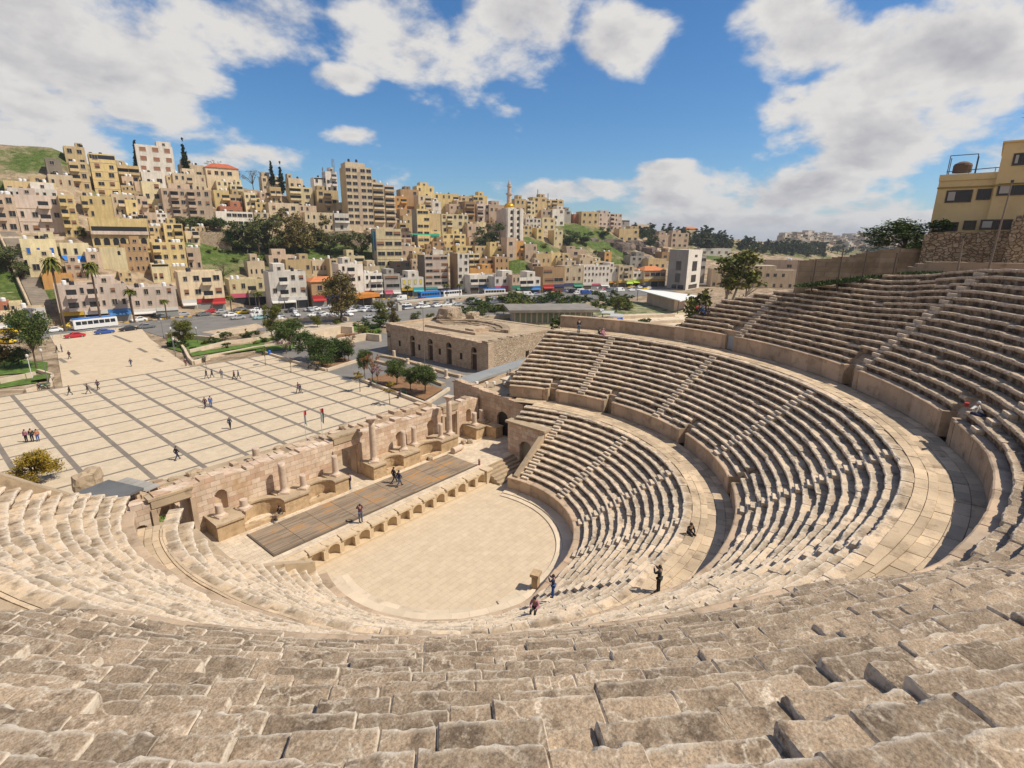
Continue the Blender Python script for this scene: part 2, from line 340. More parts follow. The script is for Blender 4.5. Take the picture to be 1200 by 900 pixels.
def tier(name, T, n, rise, endf, lab, seed, chip, nearf=None, mats=None, gaps=()):
    core = backing(name, lambda a: (lambda J: [(T(0)[0](a)+.3, -.6), (T(0)[0](a)+.3, T(0)[2](a)-.5), (T(J)[1](a), T(J)[2](a)-.12), (T(J)[1](a)+.2, -.6)])(max([j for j in range(n) if endf(j)[0] >= a-.8 and endf(j)[1] <= a+.8], default=0)), endf(0)[0]-1.5, endf(0)[1]+1.5, M_RUB)
    core['label'] = lab
    for j in range(n):
        f, b, z = T(j); e0, e1 = endf(j); gp = [g[:2] for g in gaps if j < g[2]]
        if nearf:
            c0, c1 = nearf
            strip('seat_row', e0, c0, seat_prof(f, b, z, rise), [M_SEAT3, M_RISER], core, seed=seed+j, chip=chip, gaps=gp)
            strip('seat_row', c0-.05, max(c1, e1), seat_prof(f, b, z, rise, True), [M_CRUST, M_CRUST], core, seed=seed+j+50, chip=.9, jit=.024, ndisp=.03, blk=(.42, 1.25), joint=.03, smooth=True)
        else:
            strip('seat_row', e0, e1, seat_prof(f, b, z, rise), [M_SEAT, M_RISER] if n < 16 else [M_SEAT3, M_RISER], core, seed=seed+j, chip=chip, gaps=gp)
    # stairs: one half-height step in front of every row
    for sa in STA:
        mb = MB(); rg = random.Random(seed+int(sa)); mb.a = []; mb.e = []
        for j in range(n):
            f, b, z = T(j); e0, e1 = endf(j)
            if not (e1+2 < sa < e0-2) or (nearf and sa < -80): continue
            hw = math.degrees(.42/f(sa)); tr = b(sa)-f(sa); rs = rise(sa)
            for dr0, dz in ((-.36*tr/.66, -rs*.5),):
                R_a, R_b = f(sa)+dr0, f(sa)+.1; zt = z(sa)+dz; da = rg.uniform(-.05, .05)
                vs = [P3(R, sa+s*hw+da, zz+rg.uniform(-.012, .012)) for zz in (zt-rs*.55, zt) for R, s in ((R_a, 1), (R_b, 1), (R_b, -1), (R_a, -1))]
                mb.add(vs, [(3, 2, 1, 0), (4, 5, 6, 7), (0, 1, 5, 4), (1, 2, 6, 5), (2, 3, 7, 6), (3, 0, 4, 7)]); mb.a += [rg.random()]*8; mb.e += [.6]*8
        if mb.v: mb.build('stair_flight', M_SEAT, core)
    return core
DW = [(13.5, 1.5), (-5.7, 1.5), (-34, 1.5), (-61, 1.5)]
G2 = [(a+1.35, a-1.35, 2) for a, _ in DW]
D3 = [(-20.7, 1.2), (-47, 1.9), (-68.5, 1.6)]
G3 = [(a+w*.92, a-w*.92, 2) for a, w in D3]
# row ends: lower rows of the first tier stop at the side passages, the upper ones run on over them
e1f = lambda j: (azy(t1(j)[0](0), max(1.5, min(6.2, math.sqrt(max(0, t1(j)[0](0)**2-15.3**2))))), -180-azy(t1(j)[0](-190), max(3.6, min(10.2, math.sqrt(max(0, t1(j)[0](-190)**2-16.3**2))))))
e2f = lambda j: ends(t2(j)[0], 10.4, 10.2)
_E3 = [(797, 375), (826, 362), (850, 348.5), (945, 335), (1030, 322), (1100, 316), (1200, 310)]
def _proj(p):
    d = p-CAM; k = d.dot(FW); return 600+FPX*d.dot(RT)/k, 450-FPX*d.dot(UP)/k
def _end3(j):
    f, b, z = t3(j); a = -1.0
    while a > -50:
        x, y = _proj(P3(f(a), a, z(a)))
        if x > 797 and y > table(x, _E3)[0]-.5: return a
        a -= .5
    return -36.0
E3 = [_end3(j) if j < 15 else -80-j for j in range(NR3)]
for j in range(1, NR3): E3[j] = min(E3[j], E3[j-1])
e3f = lambda j: (E3[j], -192)
tier('seating_tier', t1, NR1, lambda a: (Z1-ZPf(a))/NR1, e1f, 'lowest seating tier round the orchestra', 100, .75)
tier('seating_tier', t2, NR2, lambda a: (Z2-Z1T)/NR2, e2f, 'middle seating tier', 200, .75, gaps=G2)
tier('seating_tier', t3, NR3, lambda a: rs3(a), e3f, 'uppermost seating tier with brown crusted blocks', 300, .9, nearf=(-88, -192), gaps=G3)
# walls and walkways between the tiers
def wallprof(Rf, z0, z1, cap=.14):
    return lambda a: [(Rf(a)+.02, z0, 0, None), (Rf(a)+.02, z0+.12, 0, None), (Rf(a), lerp(z0, z1, .35), 0, None), (Rf(a), lerp(z0, z1, .7), 0, None), (Rf(a), z1-cap-.03, 0, None), (Rf(a)-.08, z1-cap, 0, .4), (Rf(a)-.1, z1-.04, 0, .6), (Rf(a)-.03, z1, 0, .6), (Rf(a)+.3, z1, 0, .1), (Rf(a)+.85, z1-.01, 0, 0)]
def pwall(Rf, z0, z1, a0, a1, seed, gaps=(), lab=None):
    o = strip('podium_wall', a0, a1, wallprof(Rf, z0, z1), [M_WALL], TH, blk=(1.1, 2.0), seed=seed, chip=.35, jit=.012, ndisp=.012, joint=.03, gaps=[g[:2] for g in gaps], fine=1.4)
    if lab: o['label'] = lab
    return o
strip('podium_wall', 13.5, -199, lambda a: wallprof(lambda q: RP, .15, ZPf(a))(a), [M_WALL], TH, blk=(1.1, 2.0), seed=11, chip=.35, jit=.012, ndisp=.012, joint=.03, fine=1.4)
pwall(Rb2, Z1, Z1T, 27.5, -203, 12, gaps=G2)
strip('podium_wall', -8, -192, lambda a: wallprof(Rb3, Z2, Z2Tf(a))(a), [M_WALL], TH, blk=(1.1, 2.0), seed=13, chip=.35, jit=.012, ndisp=.012, joint=.03, gaps=[g[:2] for g in G3], fine=1.4)
def paving(name, a0, a1, Rs, z, m, seed, blk, under=True):
    rg = random.Random(seed); mb = MB(); mb.a = []
    for k in range(len(Rs(0))-1):
        a = a0
        while a > a1:
            R = Rs(a)[k]; L = rg.uniform(*blk[k]); e = max(a1, a-math.degrees(L/R)); g = math.degrees(.015/R); v = rg.random(); dz = rg.uniform(-.012, .012)
            ns = max(1, int((a-e)/2))
            for i in range(ns):
                b0 = a-g+(e-a+2*g)*i/ns; b1 = a-g+(e-a+2*g)*(i+1)/ns
                vs = [P3(Rs(b)[q]+(.012 if q == k else -.012), b, z+h+dz+rg.uniform(-.006, .006)) for h in (-.1, 0) for b, q in ((b0, k), (b0, k+1), (b1, k+1), (b1, k))]
                mb.add(vs, [(4, 7, 6, 5), (0, 4, 5, 1), (1, 5, 6, 2), (2, 6, 7, 3), (3, 7, 4, 0)]); mb.a += [v]*8
            a = e
    o = mb.build(name, m, TH)
    ub = MB(); n = 60
    for i in range(n+1):
        a = a0+(a1-a0)*i/n; r = Rs(a); ub.v += [tuple(P3(r[0], a, z-.05)), tuple(P3(r[-1], a, z-.05))]
    ub.f = [(2*i, 2*i+1, 2*i+3, 2*i+2) for i in range(n)]; ub.m = [0]*n
    ub.build('joint_bed', M_JOINT, o)
    return o
paving('walkway', 17.5, -202, lambda a: [R1(a)-cw1(a)-.02, R1(a)-cw1(a)*.45, R1(a)+.02], Z1+.03, M_PAVE, 21, [(1.0, 1.8), (1.4, 2.4)])
paving('walkway', 25, -204, lambda a: [R1(a)+.0, lerp(R1(a), Rb2(a), .35), lerp(R1(a), Rb2(a), .7), Rb2(a)+.08], Z1-.03, M_PAVE, 22, [(.7, 1.5)]*3)
paving('walkway', 19.6, -200, lambda a: [R2(a)-cw2(a), R2(a)-cw2(a)*.4, R2(a)+.02], Z2+.03, M_PAVE, 23, [(1.0, 1.8), (1.4, 2.4)])
paving('walkway', 18.5, -196, lambda a: [R2(a)+.0, lerp(R2(a), Rb3(a), .35), lerp(R2(a), Rb3(a), .7), Rb3(a)+.1], Z2-.03, M_PAVE, 24, [(.7, 1.5)]*3)
# doorways cut into the podium walls
def doorway(Rf, a, hw, z0, z1, door, depth=1.35):
    mb = MB(); h = math.degrees(hw/Rf(a)); R0, R1_ = Rf(a)-.02, Rf(a)+depth
    for s in (1, -1):
        vs = [P3(R, a+s*k, z) for z in (z0, z1+.02) for R, k in ((R0, h), (R1_, h), (R1_, h+.9), (R0, h+.9))]
        mb.add(vs, [(3, 2, 1, 0), (4, 5, 6, 7), (0, 1, 5, 4), (1, 2, 6, 5), (2, 3, 7, 6), (3, 0, 4, 7)])
    vs = [P3(R, a+s*(h+.9), z) for z in (z0, z1+.45) for R, s in ((R1_, 1), (R1_+.3, 1), (R1_+.3, -1), (R1_, -1))]
    mb.add(vs, [(3, 2, 1, 0), (4, 5, 6, 7), (0, 1, 5, 4), (1, 2, 6, 5), (2, 3, 7, 6), (3, 0, 4, 7)])
    o = mb.build('doorway', M_WALL, TH)
    if door:
        d = MB(); R = R1_-.06; vs = [P3(q, a+s*h*.86, z) for z in (z0, z1-.08) for q, s in ((R, 1), (R+.05, 1), (R+.05, -1), (R, -1))]
        d.add(vs, [(3, 2, 1, 0), (4, 5, 6, 7), (0, 1, 5, 4), (1, 2, 6, 5), (2, 3, 7, 6), (3, 0, 4, 7)])
        d.build('door', M_DOORG if door == 1 else M_DARK, o)
for i, (a, w) in enumerate(DW): doorway(Rb2, a, .5, Z1, Z1T, 2 if i in (0, 2) else 1, 1.0)
for i, (a, w) in enumerate(D3): doorway(Rb3, a, .62 if i else .5, Z2, Z2T, 1 if i < 2 else 0, .35 if i == 0 else 1.1)
# orchestra: paved floor with two shallow rings
M_ORCH = brickmat('orchestra_paving', (.59, .475, .34), (.555, .44, .31), (.44, .34, .235), .95, .55, .012, bump=.004, nv=(.9, 1.08))
M_RING = mat('pale_ring_paving', (.60, .495, .37), var=.1, dark=(.42, .33, .23), dthr=(.55, .75), attr=.1)
M_STG = brickmat('stage_paving', (.64, .53, .40), (.56, .45, .33), (.38, .29, .2), .8, .45, .012, bump=.004)
mb = MB(); mb.prism([(-15.3, -9), (-9, -11), (9, -11), (15.0, -6), (15.0, 5.05), (-15.3, 5.05)], -.5, 0)
mb.build('orchestra_floor', M_ORCH, TH, (0, 0, 0))
for R0, R1_, z in ((8.95, 9.42, .1), (9.48, RP+.1, .2)):
    strip('orchestra_step', 14, -196, lambda a, R0=R0, R1_=R1_, z=z: [(R0, -.05, 0, None), (R0-.02, z-.02, 0, .1), (R0+.01, z, 0, .2), (R1_, z, 0, 0)], [M_RING], TH, blk=(1, 1.8), seed=int(R0*10), chip=.3, jit=.006, ndisp=.008, joint=.015)
# raised end walls of the side passages and of the tiers
def bar(p, q, w, z0, z1, name, m, parent, nz=.0, mats=None):
    """a straight wall from p to q (x, y), its top running from z1[0] to z1[1]"""
    p, q = Vector(p), Vector(q); d = (q-p).normalized(); n = Vector((-d.y, d.x))*w/2; mb = MB()
    k = max(1, int((q-p).length/.7)); r = random.Random(int(p.x*7+q.y*13)); pts = []
    for i in range(k+1):
        c = p+(q-p)*i/k; zt = lerp(z1[0], z1[1], i/k)+r.uniform(-nz, nz*.3); mb.v += [(c.x+s*n.x+r.uniform(-nz, nz)*.2, c.y+s*n.y, z) for s, z in ((1, z0), (1, zt), (-1, zt-r.uniform(0, nz)*.3), (-1, z0))]
    for i in range(k):
        o = i*4; mb.f += [(o, o+4, o+5, o+1), (o+1, o+5, o+6, o+2), (o+2, o+6, o+7, o+3)]; mb.m += [0]*3
    mb.f += [(0, 1, 2, 3), (k*4+3, k*4+2, k*4+1, k*4)]; mb.m += [0, 0]
    return mb.build(name, m, parent)
M_ASH = brickmat('ashlar_block_wall', (.50, .36, .25), (.58, .45, .33), (.30, .22, .15), .95, .46, .014, plane='XZ', dark=(.33, .22, .13), bump=.012)
M_ASHP = brickmat('pink_ashlar_wall', (.53, .36, .255), (.70, .57, .45), (.38, .27, .18), .8, .46, .012, plane='XZ', dark=(.46, .31, .18), bump=.012, nv=(.72, 1.15))
bar((10.6, 1.75), (15.0, 1.75), .55, -.1, (1.7, 4.9), 'ramp_wall', M_PAVE, TH, .02)
bar((-10.6, 3.7), (-16.0, 3.7), .5, -.1, (1.7, 4.0), 'ramp_wall', M_PAVE, TH, .05)
bar((-16.15, 3.9), (-16.15, 10.6), .7, -.1, (3.75, 3.7), 'passage_wall', M_PAVE, TH, .05)
mb = MB(); mb.box(-16.5, -15.75, 3.7, 10.7, 3.78, 4.0); mb.build('coping', M_PAVE, TH)
# vaulted side passage, east: wall with arched door facing the stage
def arch_wall(x0, x1, z0, z1, th, openings, name, m, parent, loc, rz, nz=0, top=None):
    """wall along local x, with arched or square openings (xc, w, sill, spring, arch?)"""
    mb = MB(); xs = x0; r = random.Random(int(loc[0]*10))
    T = top or (lambda x: z1)
    def slab(a, b, za, zb=None):
        if b-a < .01: return
        k = max(1, int((b-a)/.6)) if nz else 1
        for i in range(k):
            u, v = lerp(a, b, i/k), lerp(a, b, (i+1)/k)
            mb.box(u, v, 0, th, za, (T((u+v)/2)-(r.uniform(0, nz) if nz else 0)) if zb is None else zb)
    for xc, w, sill, spr, ar in sorted(openings):
        slab(xs, xc-w/2, z0)
        if sill > z0: slab(xc-w/2, xc+w/2, z0, sill)
        n = 10 if ar else 1
        for i in range(n):
            u, v = xc-w/2+w*i/n, xc-w/2+w*(i+1)/n; mid = ((u+v)/2-xc)/(w/2)
            zz = spr+(math.sqrt(max(0, 1-mid*mid))*w/2 if ar else 0); mb.box(u, v, 0, th, zz, T(xc))
        xs = xc+w/2
    slab(xs, x1, z0)
    return mb.build(name, m, parent, loc, rz)
# local x runs along -y (seen from the stage: left to right), thickness goes east
vw = arch_wall(0, 5.2, 0, 5.05, .9, [(2.6, 1.75, 0, 2.5, 1)], 'passage_wall', M_ASHP, TH, (15.2, 6.75, 0), -pi/2)
mb = MB(); mb.box(1.65, 3.55, .5, .6, 0, 3.4); mb.build('door', mat('olive_grey_door', (.28, .25, .19), .6), vw)
mb = MB(); mb.box(-.25, 5.3, -.2, .95, 5.06, 5.3); mb.build('coping', M_PAVE, vw)
bar((15.6, 6.35), (24.2, 6.35), .5, -.1, (5.1, 6.5), 'passage_wall', M_ASH, TH, .03)
bar((21.7, 10.75), (33.5, 10.75), .6, -.1, (8.35, 14.3), 'end_wall', M_ASH, TH, .04)
bar((-20.7, 10.6), (-29.5, 10.6), .7, -.1, (8.0, 15.6), 'end_wall', M_PAVE, TH, .06)
mb = MB(); mb.box(21.3, 22.9, 9.9, 11.5, 6.4, 8.6); mb.box(21.15, 23.05, 9.75, 11.65, 8.61, 8.9); mb.build('end_pier', M_WALL, TH)
mb = MB(); mb.box(-20.9, -19.9, 9.7, 10.9, 3.4, 7.6); mb.box(-21.0, -19.8, 9.6, 11.0, 7.61, 7.8); mb.build('end_pier', M_PAVE, TH)
# parapet behind the second walkway east of the upper tier
e_ = strip('parapet_wall', 19.5, -8.2, wallprof(lambda a: 32.6, 13.5, 15.1), [M_WALL], TH, blk=(1.4, 2.4), seed=61, chip=.3, jit=.01, ndisp=.01, joint=.02)
# ------------------------------------------------------------------ stage
ZS = 1.45
mb = MB(); mb.box(-15.3, 18.6, 5.95, 16.5, -.3, ZS); mb.build('stage_floor', M_STG, TH)
# stage front: a row of niches, round and square by turns
SF = empty('stage_front', (0, 5.5, 0), 0, 'low stone wall of alternating round and square niches edging the wooden stage', 'stage front')
NN = 15; X0, X1 = -11.6, 9.9; NW = (X1-X0)/NN
M_NICHE = mat('niche_limestone', (.58, .455, .31), var=.12, scale=2, bump=.012, bscale=10, dark=(.36, .26, .16), dthr=(.52, .75))
def niche_mesh(rnd_):
    mb = MB(); w = NW; h0, h1 = .12, 1.08; a = w*.36
    mb.box(-w/2, w/2, -.42, .44, -.05, h0)                    # sill course
    for s in (-1, 1): mb.prism([(s*a, -.32), (s*w/2, -.32), (s*w/2, .42), (s*a, .42)][::s], h0, h1+.12)
    if rnd_:
        n = 10; pts = [(a*cos(pi*i/n), -.32+.62*sin(pi*i/n)) for i in range(n+1)]
        for (xa, ya), (xb, yb) in zip(pts, pts[1:]): mb.prism([(xa, ya), (xa, .42), (xb, .42), (xb, yb)], h0, h1+.12)
        n = 8
        arch = [(a*cos(pi*i/n), h1-.28+.4*sin(pi*i/n)) for i in range(n+1)]
    else:
        mb.box(-a, a, .2, .42, h0, h1+.12)
        arch = [(a, h1-.12), (0, h1+.12), (-a, h1-.12)]
    for (xa, za), (xb, zb) in zip(arch, arch[1:]):             # front hood over the hollow
        mb.add([(xa, -.34, za), (xb, -.34, zb), (xb, -.34, h1+.14), (xa, -.34, h1+.14), (xa, -.14, za), (xb, -.14, zb), (xb, -.14, h1+.14), (xa, -.14, h1+.14)], [(0, 1, 2, 3), (7, 6, 5, 4), (0, 4, 5, 1), (2, 6, 7, 3), (0, 3, 7, 4), (1, 5, 6, 2)])
    if not rnd_: mb.prism([(-w*.5, -.44), (w*.5, -.44), (w*.42, .5), (-w*.42, .5)], h1+.125, h1+.3)
    else: mb.prism([(-w*.5, -.1), (-w*.3, -.34), (w*.3, -.34), (w*.5, -.1), (w*.5, .46), (-w*.5, .46)], h1+.125, h1+.26)
    return mb.mesh('niche', M_NICHE)
NM = [niche_mesh(0), niche_mesh(1)]
for i in range(NN): link('niche', NM[(i+1) % 2], SF, (X0+NW*(i+.5), 0, .02))
for x in (X0-.45, X1+.35):
    mb = MB(); mb.box(x-.42, x+.42, -.5, .5, -.05, 1.32); mb.box(x-.5, x+.5, -.58, .58, 1.321, 1.5); mb.build('end_block', M_NICHE, SF)
mb = MB(); mb.box(X0, X1, .46, .9, -.1, ZS-.02); mb.build('backing_wall', M_PAVE, SF)
# boarded stage
M_BOARD = None
def boardmat():
    m = bpy.data.materials.new('weathered_stage_boards'); N, L = nt(m); b = N['Principled BSDF']; b.inputs['Roughness'].default_value = .75; b.inputs['Specular IOR Level'].default_value = .25
    tc = N.new('ShaderNodeTexCoord'); bk = N.new('ShaderNodeTexBrick'); bk.offset = .37; bk.inputs['Scale'].default_value = 1; bk.inputs['Brick Width'].default_value = 2.45; bk.inputs['Row Height'].default_value = .145
    bk.inputs['Mortar Size'].default_value = .006; bk.inputs['Color1'].default_value = (0, 0, 0, 1); bk.inputs['Color2'].default_value = (1, 1, 1, 1); bk.inputs['Mortar'].default_value = (.2, .2, .2, 1)
    L.new(tc.outputs['Object'], bk.inputs['Vector'])
    n = N.new('ShaderNodeTexNoise'); n.inputs['Scale'].default_value = .33; n.inputs['Detail'].default_value = 2; L.new(tc.outputs['Object'], n.inputs['Vector'])
    s = N.new('ShaderNodeMath'); s.operation = 'MULTIPLY_ADD'; s.inputs[1].default_value = 2.2; s.inputs[2].default_value = -1.12; L.new(n.outputs['Fac'], s.inputs[0])
    a = N.new('ShaderNodeMath'); a.operation = 'ADD'; L.new(s.outputs[0], a.inputs[0]); L.new(bk.outputs['Color'], a.inputs[1])
    r = N.new('ShaderNodeValToRGB'); e = r.color_ramp.elements; e[0].position = 0; e[0].color = (.20, .15, .105, 1); e[1].position = .66; e[1].color = (.30, .23, .165, 1)
    for p, c in ((.30, (.26, .198, .142)), (.88, (.34, .24, .15)), (.95, (.38, .20, .08)), (1, (.44, .23, .085))):
        q = r.color_ramp.elements.new(p); q.color = (*c, 1)
    L.new(a.outputs[0], r.inputs[0]); n2 = N.new('ShaderNodeTexNoise'); n2.inputs['Scale'].default_value = 3; n2.inputs['Detail'].default_value = 6
    mp = N.new('ShaderNodeMapping'); mp.inputs['Scale'].default_value = (.4, 6, 1); L.new(tc.outputs['Object'], mp.inputs[0]); L.new(mp.outputs[0], n2.inputs['Vector'])
    q = N.new('ShaderNodeMapRange'); q.inputs[3].default_value = .72; q.inputs[4].default_value = 1.25; L.new(n2.outputs['Fac'], q.inputs[0])
    x = N.new('ShaderNodeVectorMath'); x.operation = 'SCALE'; L.new(r.outputs[0], x.inputs[0]); L.new(q.outputs[0], x.inputs['Scale']); L.new(x.outputs[0], b.inputs['Base Color'])
    return m
WS = empty('wooden_stage', (-12, 6.9, ZS), 0, 'long stage floor of grey and orange boards in front of the column wall', 'stage')
M_BOARD = boardmat()
for i in range(9):
    for k in range(3):
        mb = MB(); w = 22.1/9; d = 4.4/3; mb.box(i*w+.015, (i+1)*w-.015, k*d+.01, (k+1)*d-.01, .005, .09+.004*((i+k) % 2)); mb.build('board_panel', M_BOARD, WS)
mb = MB(); mb.box(-.12, -.005, -.05, 4.45, .004, .1); mb.box(-.12, 22.2, -.16, -.055, .004, .085); mb.build('edge_beam', mat('old_timber', (.13, .10, .075), var=.2), WS)
# stone steps down to the passage, east
ST = empty('stone_steps', (12.8, 5.6, 0), 0, 'pale stone steps going down from the stage end to the arched passage', 'steps')
for k in range(6):
    mb = MB(); mb.box(-2.4, 2.35, .62-.42*(k+1), .62-.42*k, -.05, ZS-.03-.235*k); mb.build('step', M_PAVE, ST)
ST2 = empty('stone_steps', (-13.6, 5.4, 0), 0, 'short flight of stone steps at the end of the niche wall nearest the viewer', 'steps')
for k in range(4):
    mb = MB(); mb.box(-1.4, 1.25, .55-.4*(k+1), .55-.4*k, -.05, ZS-.03-.34*k); mb.build('step', M_PAVE, ST2)
# wall with doors and niches behind the stage
SW = empty('stage_wall', (0, 14.4, ZS), 0, 'tall pinkish stone wall with doorways and arched niches behind the columns', 'wall')
wt = lambda x: 4.55+.12*sin(x*1.3)-(.5 if x < -17.3 else 0)-(.35 if 12.3 < x < 15.2 else 0)
w = arch_wall(-19.2, 18.4, 0, 4.5, 1.0, [(-16.0, 2.35, 0, 3.35, 0), (-18.3, .9, .5, 2.0, 1), (-12.55, .95, 1.35, 2.75, 1), (-.55, 2.5, 0, 3.3, 0), (5.9, .9, 1.35, 2.7, 1), (10.4, 1.05, 1.0, 2.75, 1), (13.5, 2.0, 0, 3.1, 0), (16.6, .85, 1.35, 2.7, 1)], 'wall_face', M_ASHP, SW, (0, 0, 0), 0, .32, wt)
for xc, wd, s, h in ((-18.3, .9, .5, 2.6), (-12.55, .95, 1.35, 3.3), (5.9, .9, 1.35, 3.2), (10.4, 1.05, 1.0, 3.35), (16.6, .85, 1.35, 3.2)):
    mb = MB(); n = 8; pts = [(xc+wd/2*cos(pi*i/n), .12+.42*sin(pi*i/n)) for i in range(n+1)]
    for (xa, ya), (xb, yb) in zip(pts, pts[1:]): mb.prism([(xa, ya), (xa, .7), (xb, .7), (xb, yb)], s, h)
    mb.build('niche', mat('niche_shell_stone', (.50, .37, .26), var=.15, scale=2), SW)
for x0, x1, z in ((-17.6, -14.5, 4.1), (-2.1, 1.0, 4.6), (12.2, 14.9, 4.25)):
    mb = MB(); mb.box(x0, x1, -.14, .9, z+.02, z+.22); mb.box(x0+.15, x1-.15, -.1, -.005, z-.62, z+.015)
    mb.build('lintel', M_PAVE, SW)
for x0, s in ((-17.17, 1), (-14.83, -1), (-1.8, 1), (.7, -1), (12.5, 1), (14.5, -1)):
    mb = MB(); mb.box(min(x0, x0-s*.35), max(x0, x0-s*.35), -.16, -.005, 0, 3.4); mb.box(min(x0, x0+s*.14), max(x0, x0+s*.14), .3, 1.3, 0, 3.25); mb.build('door_jamb', mat('jamb_stone', (.45, .34, .24), var=.18, scale=2, bump=.01), SW)
mb = MB(); mb.box(-2.3, -1.9, 1.02, 3.2, 0, 3.2); mb.box(.75, 1.15, 1.02, 3.2, 0, 3.6); mb.box(-17.8, -17.3, 1.02, 4.0, -.3, 2.9); mb.box(-14.7, -14.3, 1.02, 3.2, -.3, 3.4); mb.box(12.2, 12.5, 1.02, 3, 0, 3.1); mb.box(14.6, 15, 1.02, 3, 0, 3.1)
mb.build('porch_wall', M_ASH, SW)
# podium under the columns: flat fronts with curved recesses between
M_POD = mat('plinth_stone', (.48, .345, .21), var=.2, scale=1.6, bump=.03, bscale=6, dark=(.30, .20, .11), dthr=(.45, .7))
def plinth(x0, x1, recess, lab=None):
    top = 1.33; F = -2.4
    mb = MB(); cap = MB()
    edges = [x0]+[e for r in recess for e in r[:2]]+[x1]
    for a, b in zip(edges[::2], edges[1::2]):
        mb.box(a, b, F, -.02, 0, top); cap.box(a-.08, b+.08, F-.14, -.03, top+.002, top+.17)
    for a, b, d in recess:
        n = 12; c = (a+b)/2; h = (b-a)/2
        pts = [(c+h*cos(pi*i/n), F+.12+d*sin(pi*i/n)) for i in range(n+1)]
        for (xa, ya), (xb, yb) in zip(pts, pts[1:]):
            mb.prism([(xa, ya), (xa, -.02), (xb, -.02), (xb, yb)], .0, top-.01)
            cap.prism([(xa, ya-.12), (xa, ya+.55), (xb, yb+.55), (xb, yb-.12)], top+.004, top+.165)
        for q in range(14):                                    # rubble of the broken floor in the hollow
            x = rnd.uniform(a+.2, b-.2); y = F+rnd.uniform(.1, .9); s = rnd.uniform(.1, .24); mb.box(x-s, x+s, y-s*.7, y+s*.7, 0, s*1.2, M=None)
        mb.box(a+.02, b-.02, F-.02, F+.5, 0, .3)
    o = mb.build('plinth', M_POD, SW); cap.build('plinth_cap', M_PAVE, o)
plinth(-14.0, -2.1, [(-11.9, -8.45, 1.75), (-6.2, -3.55, 1.25)])
plinth(.75, 12.45, [(2.3, 4.5, 1.1), (6.75, 9.85, 1.2)])
plinth(15.5, 17.0, [])
mb = MB(); mb.box(17.2, 18.5, -4.0, -2.2, 0, 1.3); mb.box(17.1, 18.55, -4.1, -2.1, 1.302, 1.45); mb.build('plinth', M_POD, SW)
# columns
M_COL = mat('column_stone', (.55, .43, .34), var=.13, scale=2, bump=.012, bscale=9, dark=(.36, .26, .19), dthr=(.52, .72))
def column(x, y, z, h, r, capital, lab, group='broken columns on the stage podium', base=True, nm='stone_column'):
    o = empty(nm, (x, y, z), rnd.random(), lab, 'column', group)
    if base:
        mb = MB(); mb.box(-r*1.5, r*1.5, -r*1.5, r*1.5, 0, .12); mb.lathe([(r*1.45, .121), (r*1.5, .17), (r*1.25, .24), (r*1.1, .27)], 18); mb.build('base', M_COL, o)
    z0 = .26 if base else 0
    prof = [(r*1.06, z0)]+[(r*(1.04-.12*k/8)+rnd.uniform(-.006, .006), z0+(h-z0)*k/8) for k in range(9)]
    mb = MB(); mb.lathe(prof, 18); mb.sm = False; s = mb.build('shaft', M_COL, o)
    for p in s.data.polygons: p.use_smooth = len(p.vertices) == 4
    if capital:
        mb = MB(); mb.lathe([(r*.95, h+.001), (r*1.02, h+.05), (r*1.0, h+.12), (r*1.25, h+.3), (r*1.55, h+.42)], 16); mb.box(-r*1.45, r*1.45, -r*1.45, r*1.45, h+.421, h+.52)
        for k in range(8):
            a = 2*pi*k/8; mb.tube((r*1.0*cos(a), r*sin(a), h+.14), (r*1.5*cos(a), r*1.5*sin(a), h+.36), .05, .03, 5)
        mb.build('capital', M_COL, o)
    return o
PT = ZS+1.5
for x, y, h, r, cp, lab in ((-13.2, 13.3, 1.05, .3, 0, 'short column stub on the near left end of the stage podium'), (-11.35, 13.1, .85, .32, 0, 'shortest column stub with a square base beside the first curved recess'),
    (-7.75, 13.3, 2.85, .31, 0, 'tall capless broken column behind the seated man'), (-6.2, 12.8, 1.35, .28, 0, 'waist high column stub right of the tall capless column'),
    (-2.75, 13.1, 2.0, .29, 0, 'lone broken column left of the central doorway'), (1.55, 13.0, 4.25, .33, 1, 'tall complete column with a capital right of the central doorway'),
    (5.5, 13.2, 2.2, .29, 0, 'left one of the two equal column shafts in the middle of the podium'), (7.2, 13.5, 2.1, .29, 0, 'right one of the two equal column shafts in the middle of the podium'),
    (10.5, 12.8, 1.75, .27, 0, 'slim reddish broken column beside the far tall column'), (12.05, 13.0, 4.1, .32, 1, 'far tall column with a capital left of the last doorway'),
    (16.2, 13.0, 1.6, .3, 0, 'broken column on the last small block of the podium'), (17.9, 13.4, 1.5, .3, 0, 'broken column standing against the brown side wall')):
    column(x, y, PT if x < 17.5 else ZS+1.46 if 0 else PT, h, r, cp, lab)
mb = MB(); mb.box(17.4, 18.5, -1.9, -.1, 0, 1.48); mb.build('plinth', M_POD, SW)
for x, y, z, h, r, lab in ((-3.6, 28.3, 0, 1.9, .42, 'weathered column stump alone on the ruin between stage and plaza'), (-17.7, 27.3, .3, 1.9, .36, 'square topped column stump near the metal roof at far left of the ruins')):
    column(x, y, z, h, r, 0, lab, 'column stumps in the ruins behind the stage', False)
